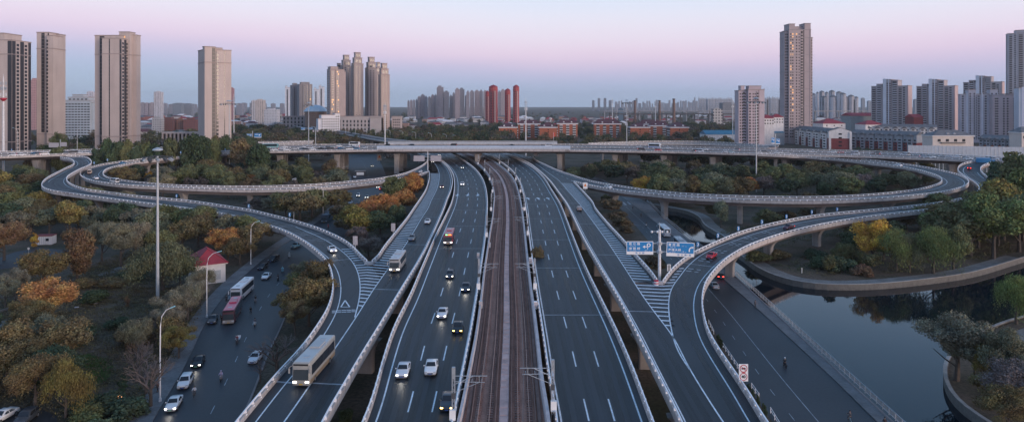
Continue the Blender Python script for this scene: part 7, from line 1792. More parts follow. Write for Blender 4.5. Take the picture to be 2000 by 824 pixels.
def figure(kind):
    if kind in BODY: return BODY[kind]
    hip, ch, nk, hd, kn, an, to, el, wr = pose(kind)
    V = Vector
    J = [(hip, .12), (ch, (.15, .11)), (nk, .055), (hd, (.085, .10)), ((hd[0], hd[1]-.0, hd[2]+.10), (.07, .08))]; E = [(0, 1), (1, 2), (2, 3), (3, 4)]
    JT = [(hip, .145), (ch, (.175, .135)), ((V(ch)+(V(nk)-V(ch))*.75)[:], (.13, .10))]; ET = [(0, 1), (1, 2)]; JL = [(hip, (.15, .12))]; EL_ = []
    for s in (0, 1):
        sg = -1 if s == 0 else 1; sh = (V(ch)+V((sg*.19, 0, .10)))[:]; hp_ = (V(hip)+V((sg*.09, 0, -.04)))[:]; hand = (V(wr[s]) + (V(wr[s])-V(el[s])).normalized()*.09)[:]
        b = len(J); J += [(sh, .06), (el[s], .042), (wr[s], .028), (hand, (.040, .018))]; E += [(1, b), (b, b+1), (b+1, b+2), (b+2, b+3)]
        k = b+3; d = (V(hand)-V(wr[s])).normalized(); sd = d.cross(V((0, 0, 1))).normalized() if abs(d.z) < .9 else V((0, 1, 0))
        for f in range(4):
            q = V(hand)+sd*(.030-.02*f)+d*.04; J += [(q[:], .0095), ((q+d*.035+V((0, 0, -.02)))[:], .008)]; n = len(J); E += [(k, n-2), (n-2, n-1)]
        q = V(wr[s])+sd*.045*-sg+d*.05; J += [(q[:], .010)]; E += [(b+2, len(J)-1)]
        b = len(J); J += [(hp_, .088), (kn[s], .058), (an[s], .038), (to[s], (.038, .028))]; E += [(0, b), (b, b+1), (b+1, b+2), (b+2, b+3)]
        b = len(JT); JT += [(sh, .078), (el[s], .060), ((V(el[s]).lerp(V(wr[s]), .92))[:], .046)]; ET += [(1, b), (b, b+1), (b+1, b+2)]
        b = len(JL); JL += [(hp_, .108), (kn[s], .078), ((V(kn[s]).lerp(V(an[s]), .88))[:], .062)]; EL_ += [(0, b), (b, b+1), (b+1, b+2)]
    bd = skinned('body', J, E, skin_m, None); jk = skinned('jacket', JT, ET, cloth_m, None); tr_ = skinned('trousers', JL, EL_, cloth_m, None)
    hr = MB().lathe([(.02, -.02), (.10, .0), (.115, .06), (.09, .13), (.02, .16)], 10, (hd[0], hd[1]+.025, hd[2])).mesh('hair', True)
    hl = MB().lathe([(.13, -.02), (.145, .05), (.12, .14), (.06, .19), (.01, .2)], 12, (hd[0], hd[1]+.01, hd[2])).mesh('helmet', True); hl.materials.append(cloth_m); hr.materials.append(hair_m)
    face = MB().cbox((0, hd[1]-.105, hd[2]+.02), (.03, .03, .05)); 
    for sx_ in (-1, 1): face.cbox((sx_*.035, hd[1]-.098, hd[2]+.05), (.02, .01, .012))
    face.cbox((0, hd[1]-.098, hd[2]-.03), (.05, .01, .01)); fm = face.mesh('face'); fm.materials.append(hair_m)
    sh_ = MB()
    for s in (0, 1): sh_.bar(Vector(an[s])+Vector((0, .05, -.05)), Vector(to[s])+Vector((0, -.04, 0)), .10, .09)
    sm = sh_.mesh('shoes'); sm.materials.append(trim_m)
    BODY[kind] = (bd, jk, tr_, hr, hl, fm, sm); return BODY[kind]
def person(kind, p, ang, jacket, trousers, label, helmet=None, z=0., group='people on the streets'):
    e = empty('person', (p.x, p.y, p.z+z), ang, label, 'person', group); bd, jk, tr_, hr, hl, fm, sm = figure(kind)
    part('body', bd, e); part('jacket', jk, e, color=jacket); part('trousers', tr_, e, color=trousers); part('face_features', fm, e); part('shoes', sm, e)
    if helmet: part('helmet', hl, e, color=helmet)
    else: part('hair', hr, e)
    return e
TW = None
def twowheel(p, ang, col, label, bicycle=False):
    e = empty('bicycle' if bicycle else 'scooter', p, ang, label, 'bicycle' if bicycle else 'scooter', 'two-wheelers on the streets'); r_ = .33 if bicycle else .24; wb = .52 if bicycle else .60; tk = .022 if bicycle else .055
    for y in (-wb, wb):
        t_ = MB(); seg = 16
        for i in range(seg):
            a0, a1 = 6.2832*i/seg, 6.2832*(i+1)/seg; t_.tube([(0, y+r_*math.cos(a0), r_+r_*math.sin(a0)*.93), (0, y+r_*math.cos(a1), r_+r_*math.sin(a1)*.93)], tk, 6)
        if not bicycle: t_.tube([(-.03, y, r_), (.03, y, r_)], r_*.7, 12)
        else:
            for i in range(6): t_.tube([(0, y, r_), (0, y+r_*math.cos(i*1.047), r_+r_*math.sin(i*1.047))], .006, 4)
        t_.build('wheel', rubber, e)
    b = MB()
    if bicycle:
        for a_, c_ in (((0, -.36, .78), (0, .05, .34)), ((0, .05, .34), (0, .18, .82)), ((0, .16, .74), (0, -.36, .74)), ((0, .18, .76), (0, .52, .33)), ((0, .05, .34), (0, .52, .33)), ((0, -.36, .80), (0, -.52, .33))): b.tube([a_, c_], .022, 6)
    else:
        b.bar((0, -.42, .30), (0, .22, .30), .30, .10); b.box(-.19, .19, .05, .72, .36, .66); b.bar((0, -.40, .32), (0, -.47, .92), .34, .07); b.tube([(0, -.60, .26), (0, -.46, .96)], .035, 6)
    o = b.build('frame', paint_car, e); o.color = (*col, 1)
    hb_ = MB(); hb_.tube([(-.30, -.40, 1.03), (0, -.47, .98), (.30, -.40, 1.03)], .018, 6); hb_.build('handlebar', steel_d, e)
    s_ = MB(); s_.box(-.13, .13, .02 if not bicycle else .06, .62 if not bicycle else .32, .68 if not bicycle else .82, .76 if not bicycle else .88); s_.build('seat', trim_m, e)
    if not bicycle: h_ = MB().cbox((0, -.52, .88), (.14, .06, .10)); h_.build('headlight', lamp_off, e)
    return e
PS = [(499, 590, 'scooter', (.03, .03, .035), (.03, .03, .04), 'dark-clad scooter rider coming down beside the white coach', None, (.3, .3, .32)),
      (498, 636, 'scooter', (.10, .11, .14), (.35, .38, .42), 'rider in grey on a pale scooter below the walking person in black', (.03, .03, .03), (.5, .5, .52)),
      (565, 503, 'scooter', (.35, .50, .60), (.2, .25, .3), 'rider in pale blue at the top of the left street', (.6, .65, .7), (.4, .5, .6)),
      (552, 532, 'scooter', (.18, .48, .60), (.15, .35, .45), 'rider wrapped in bright turquoise on the left street', (.25, .5, .6), (.2, .4, .5)),
      (543, 547, 'scooter', (.03, .03, .04), (.04, .04, .05), 'black-clad rider below the turquoise one', (.02, .02, .02), (.08, .08, .1)),
      (432, 742, 'scooter', (.50, .42, .58), (.35, .32, .40), 'rider in a lilac cape in the middle of the left street', (.5, .42, .55), (.2, .2, .22)),
      (380, 774, 'bicycle', (.70, .70, .72), (.12, .10, .10), 'cyclist in a white shirt beside the parked white off-roader', None, (.1, .1, .1)),
      (685, 418, 'scooter', (.03, .03, .035), (.05, .05, .06), 'rider on a dark scooter beside the queue beyond the ramp', (.02, .02, .02), (.2, .2, .22)),
      (694, 404, 'scooter', (.05, .05, .06), (.1, .1, .12), 'second rider beside the queue beyond the ramp', (.3, .3, .32), (.1, .1, .1)),
      (684, 388, 'bicycle', (.03, .03, .03), (.03, .03, .03), 'dark cyclist near the blazing headlamps', None, (.05, .05, .05)),
      (641, 446, 'scooter', (.40, .03, .05), (.15, .03, .04), 'rider in red next to the dark blue coach', (.3, .02, .03), (.2, .05, .05)),
      (1262, 442, 'scooter', (.04, .04, .05), (.5, .5, .55), 'dark rider on the pond street near the painted arrow', (.03, .03, .03), (.5, .5, .5)),
      (1316, 526, 'scooter', (.03, .035, .04), (.04, .04, .05), 'dark rider below the two coaches on the pond street', (.03, .03, .03), (.1, .1, .12)),
      (1533, 716, 'scooter', (.025, .03, .035), (.03, .03, .04), 'dark rider with a white helmet alone on the pond street', (.8, .82, .85), (.04, .04, .05)),
      (1660, 824, 'bicycle', (.06, .06, .07), (.08, .08, .09), 'dark cyclist with a pale blue bicycle on the pond street', None, (.3, .5, .6))]
for u, v, tw_, jc, tc_, lb, hm_, vc in PS:
    p = P(u, v, GZ); a = (h_near(stL, p) if u < 1000 else h_near(stR, p)) + (math.pi if lb.startswith(('dark cyclist with', 'dark rider with')) else 0)
    lb2 = lb; bic = tw_ == 'bicycle'
    person('ride', p, a, jc, tc_, lb, hm_, .02 if not bic else .12)
    twowheel(p, a, vc, ('bicycle' if bic else 'scooter') + ' under the ' + lb.replace(' on a dark scooter', '').replace(' on a pale scooter', ''), bic)
p = P(463, 670, GZ); a = sdir(463, 670); person('ride', p, a, (.22, .05, .06), (.05, .05, .06), 'rider in a dark red jacket on a cargo tricycle', None, .02); e = twowheel(p, a, (.08, .08, .1), 'cargo tricycle with an upturned white cart under the red-jacketed rider'); MB().box(-.45, .45, .7, 1.9, .55, .62).build('cargo_bed', steel_g, e); MB().box(-.45, .45, 1.85, 1.92, .55, 1.0).build('tailboard', sign_white, e)
for u, v, k, jc, tc_, lb, z in ((490, 613, 'walk', (.015, .015, .018), (.02, .02, .02), 'person in a long black coat walking on the left street', GZ), (1728, 836, 'stand', (.04, .03, .03), (.05, .05, .06), 'person leaning at the pond railing at the bottom', .19), (433, 632, 'stand', (.02, .02, .02), (.03, .03, .03), 'person in black at the door of the crimson-roofed bus', GZ),
                             (1236, 410, 'walk', (.02, .02, .03), (.03, .03, .04), 'dark person on the pavement below the zebra stripes', .19), (1252, 424, 'walk', (.03, .03, .03), (.03, .03, .04), 'second dark person further down the pond pavement', .19), (1475, 600, 'walk', (.10, .10, .12), (.05, .05, .06), 'person strolling on the pond pavement below the curved ramp', .19),
                             (308, 764, 'stand', (.16, .10, .09), (.05, .05, .06), 'person in brown standing behind the bottom lamp post', .16), (692, 410, 'walk', (.02, .02, .02), (.02, .02, .02), 'person in black walking toward the blazing headlamps', GZ), (442, 590, 'stand', (.05, .05, .06), (.04, .04, .05), 'person waiting on the kerb beside the white coach', .16)):
    person(k, P(u, v, z), rng.uniform(-.5, .5), jc, tc_, lb)

# ================================================================= street furniture
def lamp(label, u, v, utop, vtop, group='white street lamps', z=.15, side=1, arm=3.2):
    p = P(u, v, z); s = p.y/F; hh = (v-vtop)*s; e = empty('street_lamp', p, 0, label, 'street lamp', group); dx = (utop-u)*s
    mb = MB(); mb.tube([(0, 0, 0), (0, 0, hh*.55), (dx*.02, 0, hh*.80), (dx*.12, 0, hh*.90), (dx*.42, 0, hh*.965), (dx*.8, 0, hh*.995)], [.13, .10, .085, .08, .065, .05], 8); mb.build('pole', pole_w, e)
    hd_ = MB(); hd_.bar((dx*.76, 0, hh*.99), (dx*1.06, 0, hh*1.008), .34, .14); hd_.build('lamp_head', lamp_head, e); MB().lathe([(.24, 0), (.22, .5), (.14, .6)], 10).build('base', pole_w, e); return e
lamp('white street lamp nearest the bottom of the left street', 313, 783, 340, 599); lamp('white street lamp beside the red-roofed park house', 404, 619, 431, 491)
lamp('white street lamp behind the curved ramp at the top of the left street', 490, 516, 506, 432); lamp('white curved lamp between the loop ramp and the curved ramp', 574, 432, 592, 387)
lamp('tall white lamp in front of the loop ramp above the dark blue coach', 631, 424, 646, 360); lamp('double-pair lamp, lower one, behind the loop ramp', 659, 372, 671, 338); lamp('double-pair lamp, upper one, behind the loop ramp', 667, 352, 679, 325)
lamp('short lamp under the right part of the overpass', 1223, 345, 1226, 314); lamp('lamp post at the left above the winding ramp', 151, 296, 158, 249, z=16.6); lamp('lamp post on the far left overpass behind the trees', 35, 300, 25, 250, z=16.6)
for i, u in enumerate((655, 675, 694, 716, 734, 762, 787, 812, 843, 872, 892)):
    Y = 860-12*i; p = PY(u, Y, 4); e = empty('street_lamp', p, 0, f'small curved lamp beyond the overpass, {ordn(i)} from left along the far road', 'street lamp', 'small lamps along the far road'); z = h(244+2.0*i if i < 11 else 264, Y)-4
    mb = MB(); mb.tube([(0, 0, -4), (0, 0, z*.86), (-1.2, 0, z*.97), (-3.0, 0, z)], [.22, .18, .14, .1], 6); mb.build('pole', pole_w, e); MB().bar((-2.8, 0, z), (-4.4, 0, z), .5, .25).build('lamp_head', lamp_head, e)
def highmast(label, u, v, vt, wpx, z=0., Y=None):
    p = P(u, v, z) if Y is None else PY(u, Y, 0); s = p.y/F; zt = h(vt, p.y)-p.z; w = wpx*s/2; e = empty('high_mast_light', p, 0, label, 'light mast', 'high light masts of the interchange')
    MB().lathe([(.40, 0), (.32, zt*.5), (.20, zt)], 12).build('mast', steel_g, e); MB().lathe([(w*.2, zt+1.2), (w*.36, zt+1.4), (w*.33, zt+1.7), (.2, zt+2.1)], 14).build('cap', steel_g, e)
    rg = MB(); n = 20
    for i in range(n): a0, a1 = 6.2832*i/n, 6.2832*(i+1)/n; rg.tube([(w*math.cos(a0), w*math.sin(a0), zt-.3), (w*math.cos(a1), w*math.sin(a1), zt-.3)], .09, 5)
    for i in range(8): a0 = .785*i; rg.tube([(0, 0, zt+.2), (w*math.cos(a0), w*math.sin(a0), zt-.3)], .06, 4)
    rg.build('ring', steel_d, e)
    for i in range(12):
        a0 = 6.2832*i/12; o = MB().cbox((0, 0, 0), (.75, .55, .6)); k = o.build('floodlight', steel_d if i % 2 else steel_g, e, loc=(w*math.cos(a0), w*math.sin(a0), zt-.9)); k.rotation_euler = (0, .5, a0)
    return e
highmast('tallest near light mast, in the park left of the street', 308, 592, 305, 54); highmast('light mast standing in the left loop before the beige tower', 448, 338, 202, 34); highmast('light mast with ring of lamps on the right of the central woods', 1224, 322, 200, 20)
highmast('light mast inside the right loop, crossing the pink slab', 1477, 375, 198, 34); highmast('thin light mast beside the tall telecom gantry beyond the overpass', 603, 0, 205, 18, Y=560)
def telecom(label, u, vb, vt, Y, rk=1.0, red=False, group='white telecom poles'):
    p = PY(u, Y); zt = h(vt, Y); e = empty('telecom_mast', p, 0, label, 'telecom mast', group); MB().lathe([(.62*rk, 0), (.48*rk, zt*.6), (.30*rk, zt*.93), (.05, zt)], 10).build('pole', pole_w, e)
    for k, f_ in enumerate((.80, .86, .91)):
        a_ = MB()
        for i in range(6): a0 = 1.047*i+k*.5; x, y = math.cos(a0)*1.3*rk, math.sin(a0)*1.3*rk; a_.box(x-.16, x+.16, y-.12, y+.12, zt*f_-1.1, zt*f_+1.1); a_.tube([(0, 0, zt*f_), (x, y, zt*f_)], .05, 4)
        a_.build('antenna', steel_g if k else pole_w, e)
    if red: MB().lathe([(.5, zt*.735), (2.0, zt*.755), (2.1, zt*.765), (.5, zt*.77)], 14).build('platform', sign_red, e)
    return e
telecom('white telecom mast with a red ring platform at the left edge', 7, 345, 145, 455, 1.25, True); telecom('white telecom pole in front of the orange-brick estate', 1027, 275, 190, 640)
telecom('white telecom pole right of the central cluster', 752, 262, 198, 620); telecom('thin white telecom pole behind the beige tower with lit stairs', 457, 250, 183, 900); telecom('white telecom pole beyond the estate, left of the chimneys', 1196, 220, 190, 1100)
telecom('white telecom pole in the middle of the far plain', 1280, 226, 194, 1000); telecom('white telecom pole left of the pink and lilac slab', 1431, 236, 190, 820)
def catenary(rail_pts, t, s_, label, side):
    """mast on the railway parapet with a cantilever reaching over the track"""
    i = min(range(len(rail_pts)), key=lambda k: abs(rail_pts[k].y-t)); p = rail_pts[i]; e = empty('catenary_mast', (p.x+side*.55, p.y, p.z), 0, label, 'catenary mast', 'catenary masts of the railway')
    m_ = MB()
    for x, y in ((-.16, -.16), (.16, -.16), (.16, .16), (-.16, .16)): m_.box(x-.045, x+.045, y-.045, y+.045, -.6, 7.4)
    for k in range(11): z = .3+k*.66; m_.bar((-.16, -.18, z), (.16, -.18, z+.5), .04, .05); m_.bar((.16, .18, z), (-.16, .18, z+.5), .04, .05)
    m_.box(-.2, .2, -.2, .2, 6.0, 7.4); m_.build('mast', steel_g, e)
    c_ = MB(); d = -side; c_.tube([(0, 0, 6.3), (d*4.2, 0, 6.3)], .045, 6); c_.tube([(0, 0, 5.6), (d*3.9, 0, 5.5)], .04, 6); c_.tube([(0, 0, 5.2), (d*2.5, 0, 6.3)], .045, 6); c_.tube([(0, 0, 4.2), (d*3.2, 0, 5.5)], .035, 6); c_.tube([(d*3.2, 0, 5.5), (d*3.2, 0, 6.3)], .03, 6)
    for x in (2.3, 3.5): c_.tube([(d*x, -.4, 5.8), (d*x, .4, 5.8)], .03, 5)
    c_.build('cantilever', steel_g, e)
    b_ = MB().cbox((side*.1, -.3, 1.6), (.75, .45, 1.3)); b_.build('cable_box', sign_white, e)
    b_ = MB().cbox((0, 0, 3.9), (.5, .5, .7)); b_.build('tension_weight', steel_d, e); return e
ys = (85.5, 144, 203, 252, 305, 355, 405, 450)
for k, y in enumerate(ys):
    catenary(TL.L, y, 8, f'catenary mast on the left side of the railway, {ordn(k)} from the bottom', -1)
    catenary(TL.edgeR, y+(1 if k else 2.5), 8, f'catenary mast on the right side of the railway, {ordn(k)} from the bottom', 1)
for off, lb in ((-2.55, 'left'), (2.55, 'right')):
    w_ = MB(); c = [p for p in offs(cen, off) if 60 < p.y < 460]
    for i in range(len(c)-1):
        if i % 6 == 0 and i+6 < len(c): w_.tube([c[i]+Vector((0, 0, 5.5)), c[i+6]+Vector((0, 0, 5.5))], .025, 3); w_.tube([c[i]+Vector((0, 0, 6.4)), c[i+6]+Vector((0, 0, 6.4))], .02, 3)
    tag(w_.build('overhead_wire', steel_d), f'thin overhead wire above the {lb} railway track', 'overhead wire')
# equipment cabinets on the railway walls
for k, (u, v, rp_) in enumerate(((934, 500, -1), (1046, 597, 1), (939, 596, -1), (1036, 510, 1), (956, 480, -1), (1020, 410, 1))):
    p = P(u, v, 8.9); e = empty('equipment_box', p, 0, f"small {'white' if rp_ > 0 else 'grey'} equipment box on the {'right' if rp_ > 0 else 'left'} railway wall, {ordn(k//2)} of its side", 'equipment box', 'equipment boxes on the railway walls'); MB().box(-.35, .35, -.3, .3, -.5, .9).build('cabinet', sign_white if rp_ > 0 else steel_g, e); MB().box(-.3, .3, -.33, -.29, -.3, .8).build('door', sign_back, e)

# ---- signs
def text(body, size, m, parent, loc, rx=math.pi/2, name='lettering', align='LEFT', bold=0.0, sx_=1.0):
    c = bpy.data.curves.new(name, 'FONT'); c.body = body; c.size = size; c.align_x = align; c.align_y = 'CENTER'; c.extrude = .012; c.offset = bold; c.resolution_u = 2
    o = bpy.data.objects.new(name, c); COL.objects.link(o); dg = bpy.context.evaluated_depsgraph_get(); me = bpy.data.meshes.new_from_object(o.evaluated_get(dg)); bpy.data.objects.remove(o)
    me.materials.clear(); me.materials.append(m); o = bpy.data.objects.new(name, me); COL.objects.link(o); o.parent = parent; o.location = loc; o.rotation_euler = (rx, 0, 0); o.scale = (sx_, 1, 1); return o
def arc(mb, c, r_, a0, a1, w, y, n=14):
    vs = []
    for i in range(n+1):
        a = a0+(a1-a0)*i/n; vs += [(c[0]+(r_-w/2)*math.cos(a), y, c[1]+(r_-w/2)*math.sin(a)), (c[0]+(r_+w/2)*math.cos(a), y, c[1]+(r_+w/2)*math.sin(a))]
    return mb.add(vs, [(2*i, 2*i+1, 2*i+3, 2*i+2) for i in range(n)])
def flat(mb, pts, y): return mb.add([(x, y, z) for x, z in pts], [tuple(range(len(pts)))])
# the big twin guide sign in the right gore
pb_ = P(1288, 545, 7.6); s = pb_.y/F; e = empty('guide_sign', pb_, 0, 'white-poled twin blue guide sign standing in the right gore nose', 'road sign')
zt = (545-448)*s; MB().tube([(0, 0, -8), (0, 0, zt)], [.42, .30], 12).build('pole', pole_w, e)
def sx(u): return (u-1288)*s
def sz(v): return (545-v)*s
mb = MB()
for v in (475, 491.5): mb.tube([(sx(1274), 0, sz(v)), (sx(1302), 0, sz(v))], .13, 8)
mb.build('bracket', steel_g, e); mb = MB()
for v in (475, 491.5): mb.lathe([(.62, sz(v)-.3), (.62, sz(v)+.3)], 10)
mb.build('clamp', steel_g, e); mb = MB(); mb.tube([(-1.9, 0, sz(452)), (1.9, 0, sz(452))], .07, 6); mb.tube([(0, 0, zt), (0, 0, zt+1.6)], .09, 6)
mb.build('camera_bar', steel_g, e)
for x in (-1.8, -.5, .6, 1.8): mb = MB().lathe([(.1, -.25), (.26, -.1), (.26, .2), (.1, .3)], 10, (x, 0, sz(452)-.1)); mb.build('camera', sign_white, e)
def board(u0, u1, v0, v1, tilt=0.):
    b = empty('sign_board', (0, 0, 0)); b.parent = e; b.location = (sx((u0+u1)/2), -.45, sz((v0+v1)/2)); b.rotation_euler = (0, tilt, 0); w = (u1-u0)*s; hh = (v1-v0)*s
    return w, hh, b
for u0, u1, v0, v1, tl in ((1223, 1275, 470.5, 496, 0), (1301, 1355, 472.5, 500, R(2.4))):
    w, hh, b = board(u0, u1, v0, v1, tl)
    MB().box(-w/2, w/2, 0, .12, -hh/2, hh/2).build('board', sign_white, b); MB().box(-w/2+.14, w/2-.14, -.02, .05, -hh/2+hh*.235, hh/2-.14).build('blue_field', sign_blue, b)
    y = -.045; zz1 = hh*.30; zz2 = -hh*.06; c1 = hh*.21
    if u0 < 1250:
        text('昆 仑 路', c1*1.05, sign_white, b, (-w*.42, y, zz1), bold=.01, sx_=1.12); text('KunLun  Rd', c1*.42, sign_white, b, (-w*.36, y, zz1-c1*.82)); text('津 昆 桥', c1*1.05, sign_white, b, (-w*.42, y, zz2), bold=.01, sx_=1.12); text('JinKun  Bridge', c1*.42, sign_white, b, (-w*.38, y, zz2-c1*.80))
        text('0.3', c1*.66, sign_white, b, (w*.18, y, -hh*.20), sx_=1.2); text('km', c1*.36, sign_white, b, (w*.33, y, -hh*.22)); text('昆  仑  桥', c1*.72, sign_blue, b, (0, y-.0, -hh*.385), align='CENTER', sx_=1.1)
        ar = MB(); q = hh*.045; arc(ar, (w*.33, hh*.22), hh*.115, -1.6, 3.1, q*1.7, y); flat(ar, [(w*.19, hh*.065), (w*.34, hh*.065), (w*.34, hh*.12), (w*.19, hh*.12)], y); flat(ar, [(w*.10, hh*.09), (w*.19, -hh*.04), (w*.19, hh*.22)], y); flat(ar, [(w*.27, -hh*.09), (w*.305, -hh*.09), (w*.305, hh*.02), (w*.27, hh*.02)], y)
        arc(ar, (w*.33, hh*.22), hh*.115, 3.1, 4.2, q*1.7, y); ar.build('arrow', sign_white, b)
    else:
        text('富 民 路', c1, sign_white, b, (-w*.45, y, zz1), bold=.01, sx_=1.1); text('FuMin  Rd', c1*.42, sign_white, b, (-w*.37, y, zz1-c1*.82)); text('海津大桥', c1, sign_white, b, (-w*.45, y, zz2), bold=.01, sx_=1.1); text('HaiJin  Bridge', c1*.42, sign_white, b, (-w*.42, y, zz2-c1*.80))
        for zz_, tx in ((zz1-.18, '1.1'), (zz2-.28, '1.8')): text(tx, c1*.62, sign_white, b, (w*.04, y, zz_), sx_=1.1); text('km', c1*.34, sign_white, b, (w*.17, y, zz_-.05))
        text('昆  仑  路 ▸ 南', c1*.70, sign_blue, b, (w*.14, y, -hh*.385), align='CENTER', sx_=1.1)
        ar = MB(); arc(ar, (w*.415, -hh*.02), hh*.19, 1.57, 3.14, hh*.085, y); flat(ar, [(w*.415-hh*.19-hh*.0425, -hh*.14), (w*.415-hh*.19+hh*.0425, -hh*.14), (w*.415-hh*.19+hh*.0425, -hh*.02), (w*.415-hh*.19-hh*.0425, -hh*.02)], y); flat(ar, [(w*.405, hh*.08), (w*.475, hh*.17), (w*.405, hh*.27)], y); ar.build('arrow', sign_white, b)
# crash drum at the right nose
p = P(1281.5, 556, 8.01); e = empty('crash_drum', p, 0, 'red and white banded crash drum at the tip of the right gore', 'traffic drum')
MB().lathe([(.52, 0), (.52, .26)], 14).build('band', sign_white, e); MB().lathe([(.53, .26), (.53, .52)], 14).build('band', sign_red, e); MB().lathe([(.52, .52), (.52, .78)], 14).build('band', sign_white, e); MB().lathe([(.53, .78), (.53, 1.06), (.4, 1.12)], 14).build('band', sign_red, e)
# no-horn / 40 sign
p = P(1452, 748, 8.6); s2 = p.y/F; e = empty('speed_sign', p, 0, 'white panel with a no-horn disc over a 40 limit disc at the right ramp wall', 'road sign')
MB().tube([(-.45, .1, -.8), (-.45, .1, 2.2)], .06, 6).build('pole', pole_w, e); w = 1.30; z0, z1 = 0.3, 2.75; MB().box(-w/2, w/2, -.03, .03, z0, z1).build('board', sign_white, e)
for zc in (2.12, .95):
    r_ = MB(); arc(r_, (0, zc), .49, 0, 6.2832, .10, -.045, 28); r_.build('ring', sign_red, e)
text('40', .58, sign_black, e, (0, -.045, .95), align='CENTER', bold=.02); hn = MB(); flat(hn, [(-.30, 2.0), (.30, 2.0), (.30, 2.2), (.10, 2.26), (-.30, 2.18)], -.045); hn.build('horn_symbol', sign_black, e)
sl = MB(); flat(sl, [(-.36, 2.40), (-.30, 2.46), (.36, 1.84), (.30, 1.78)], -.052); sl.build('slash', sign_red, e); MB().box(-.3, .3, -.05, -.035, 1.50, 1.58).build('caption_strip', sign_red, e)
# plain boards seen from the back in the left gore, gantry, far signs
for lb, u, v, vt, w_ in (('grey grid-backed sign board above the left gore nose', 694, 489, 461, 9), ('smaller grid-backed sign board on the slip road wall', 768, 456, 436, 8), ('small white notice board on the right gore parapet', 1306.5, 530, 516, 7)):
    p = P(u, v, 9.0); s3 = p.y/F; e = empty('road_sign', p, 0, lb, 'road sign'); zt = (v-vt)*s3; ww = w_*s3; MB().tube([(0, 0, -1.2), (0, 0, zt)], .06, 6).build('pole', pole_w, e); MB().box(-ww/2, ww/2, -.05, 0, zt-ww*1.9, zt).build('board', sign_white if 'notice' in lb else sign_back, e)
    g_ = MB()
    for k in range(1, 3): g_.box(-ww/2+ww*k/3-.04, -ww/2+ww*k/3+.04, -.09, -.05, zt-ww*1.85, zt-.1)
    for k in range(1, 5): g_.box(-ww/2+.1, ww/2-.1, -.10, -.055, zt-ww*1.9*k/5-.04, zt-ww*1.9*k/5+.04)
    g_.build('back_frame', sign_black if 'notice' in lb else steel_g, e)
p = P(835.5, 333, 8.0); s4 = p.y/F; e = empty('sign_gantry', p, 0, 'double grey sign boards seen from behind on a pole under the overpass', 'sign gantry')
zt = (333-296)*s4; MB().tube([(0, 0, -8), (0, 0, zt)], [.34, .24], 10).build('pole', pole_w, e)
for a_, b_ in ((808, 829.5), (841, 862)): MB().box((a_-835.5)*s4, (b_-835.5)*s4, -.3, -.15, (333-315)*s4, (333-304)*s4).build('board', sign_back, e)
mb = MB()
for v in (306.5, 312.5): mb.tube([((829-835.5)*s4, 0, (333-v)*s4), ((842-835.5)*s4, 0, (333-v)*s4)], .12, 6)
mb.build('bracket', steel_g, e); MB().tube([(-1.6, 0, zt-1.2), (1.6, 0, zt-1.2)], .07, 6).build('camera_bar', steel_g, e)
def farsign(label, u, Y, boards, vt, zb):
    p = PY(u, Y, zb); s5 = Y/F; e = empty('guide_sign', p, 0, label, 'road sign', 'distant blue guide signs'); zt = (h(vt, Y)-zb); MB().tube([(0, 0, -2), (0, 0, zt)], .28, 8).build('pole', steel_g, e)
    for a_, b_, v0, v1, back in boards:
        x0, x1 = (a_-u)*s5, (b_-u)*s5; z0, z1 = h(v1, Y)-zb, h(v0, Y)-zb; MB().box(x0, x1, -.35, -.2, z0, z1).build('board', sign_back if back else sign_white, e)
        if not back:
            MB().box(x0+.1, x1-.1, -.42, -.36, z0+(z1-z0)*.16, z1-.1).build('blue_field', sign_blue, e); t_ = MB(); w_ = x1-x0
            flat(t_, [(x0+w_*.68, z0+(z1-z0)*.3), (x0+w_*.90, z0+(z1-z0)*.8), (x0+w_*.60, z0+(z1-z0)*.7)], -.44)
            for k in range(3): x = x0+w_*(.12+.14*k); flat(t_, [(x, z0+(z1-z0)*.62), (x+w_*.09, z0+(z1-z0)*.62), (x+w_*.09, z0+(z1-z0)*.80), (x, z0+(z1-z0)*.80)], -.44)
            t_.build('sign_mark', sign_white, e)
    return e
farsign('twin blue guide sign over the trees at the left end of the jam', 493.5, 560, [(482, 492, 261.5, 270, 0), (497, 511, 260.5, 269, 0)], 256, 14)
farsign('small pair of blue guide signs beyond the far light mast', 602, 900, [(588, 596, 249.5, 254, 0), (604, 611, 249.5, 253, 0)], 247, 10)
farsign('blue guide sign pair before the red-and-white terrace', 1514, 470, [(1506, 1513, 269, 281, 0), (1515, 1523, 271, 282, 0)], 262, 16.6)
farsign('double grey sign boards seen from behind above the S-bend at the left', 118, 470, [(96, 116, 279, 288, 1), (119, 131, 278, 286, 1)], 273, 16.6)
farsign('dark roadside mast with clutter just beyond the jammed overpass', 616.5, 520, [(611, 614, 254, 258, 1), (619, 622, 254, 258, 1)], 250, 14)
def chevsign(u, v, z, lbl, grp, flip=1):
    p = P(u, v, z+1.2); e = empty('chevron_sign', p, 0, lbl, 'chevron sign', grp); MB().tube([(0, .08, -.5), (0, .08, 1.9)], .04, 5).build('pole', pole_w, e); MB().box(-.36, .36, -.02, .03, .75, 2.0).build('board', sign_blue, e)
    c_ = MB(); f = flip; flat(c_, [(-.2*f, .85), (.02*f, .85), (.26*f, 1.38), (.02*f, 1.9), (-.2*f, 1.9), (.04*f, 1.38)], -.035); c_.build('chevron', sign_white, e); return e
for i, (u, v) in enumerate(((1363, 487), (1402, 469), (1442, 455), (1488, 441.5), (1536, 430.5), (1585.5, 421.5), (1635, 416))): chevsign(u, v, 8, f'blue and white bend sign on the right curved ramp parapet, {ordn(i)} from left', 'bend signs on the right curved ramp')
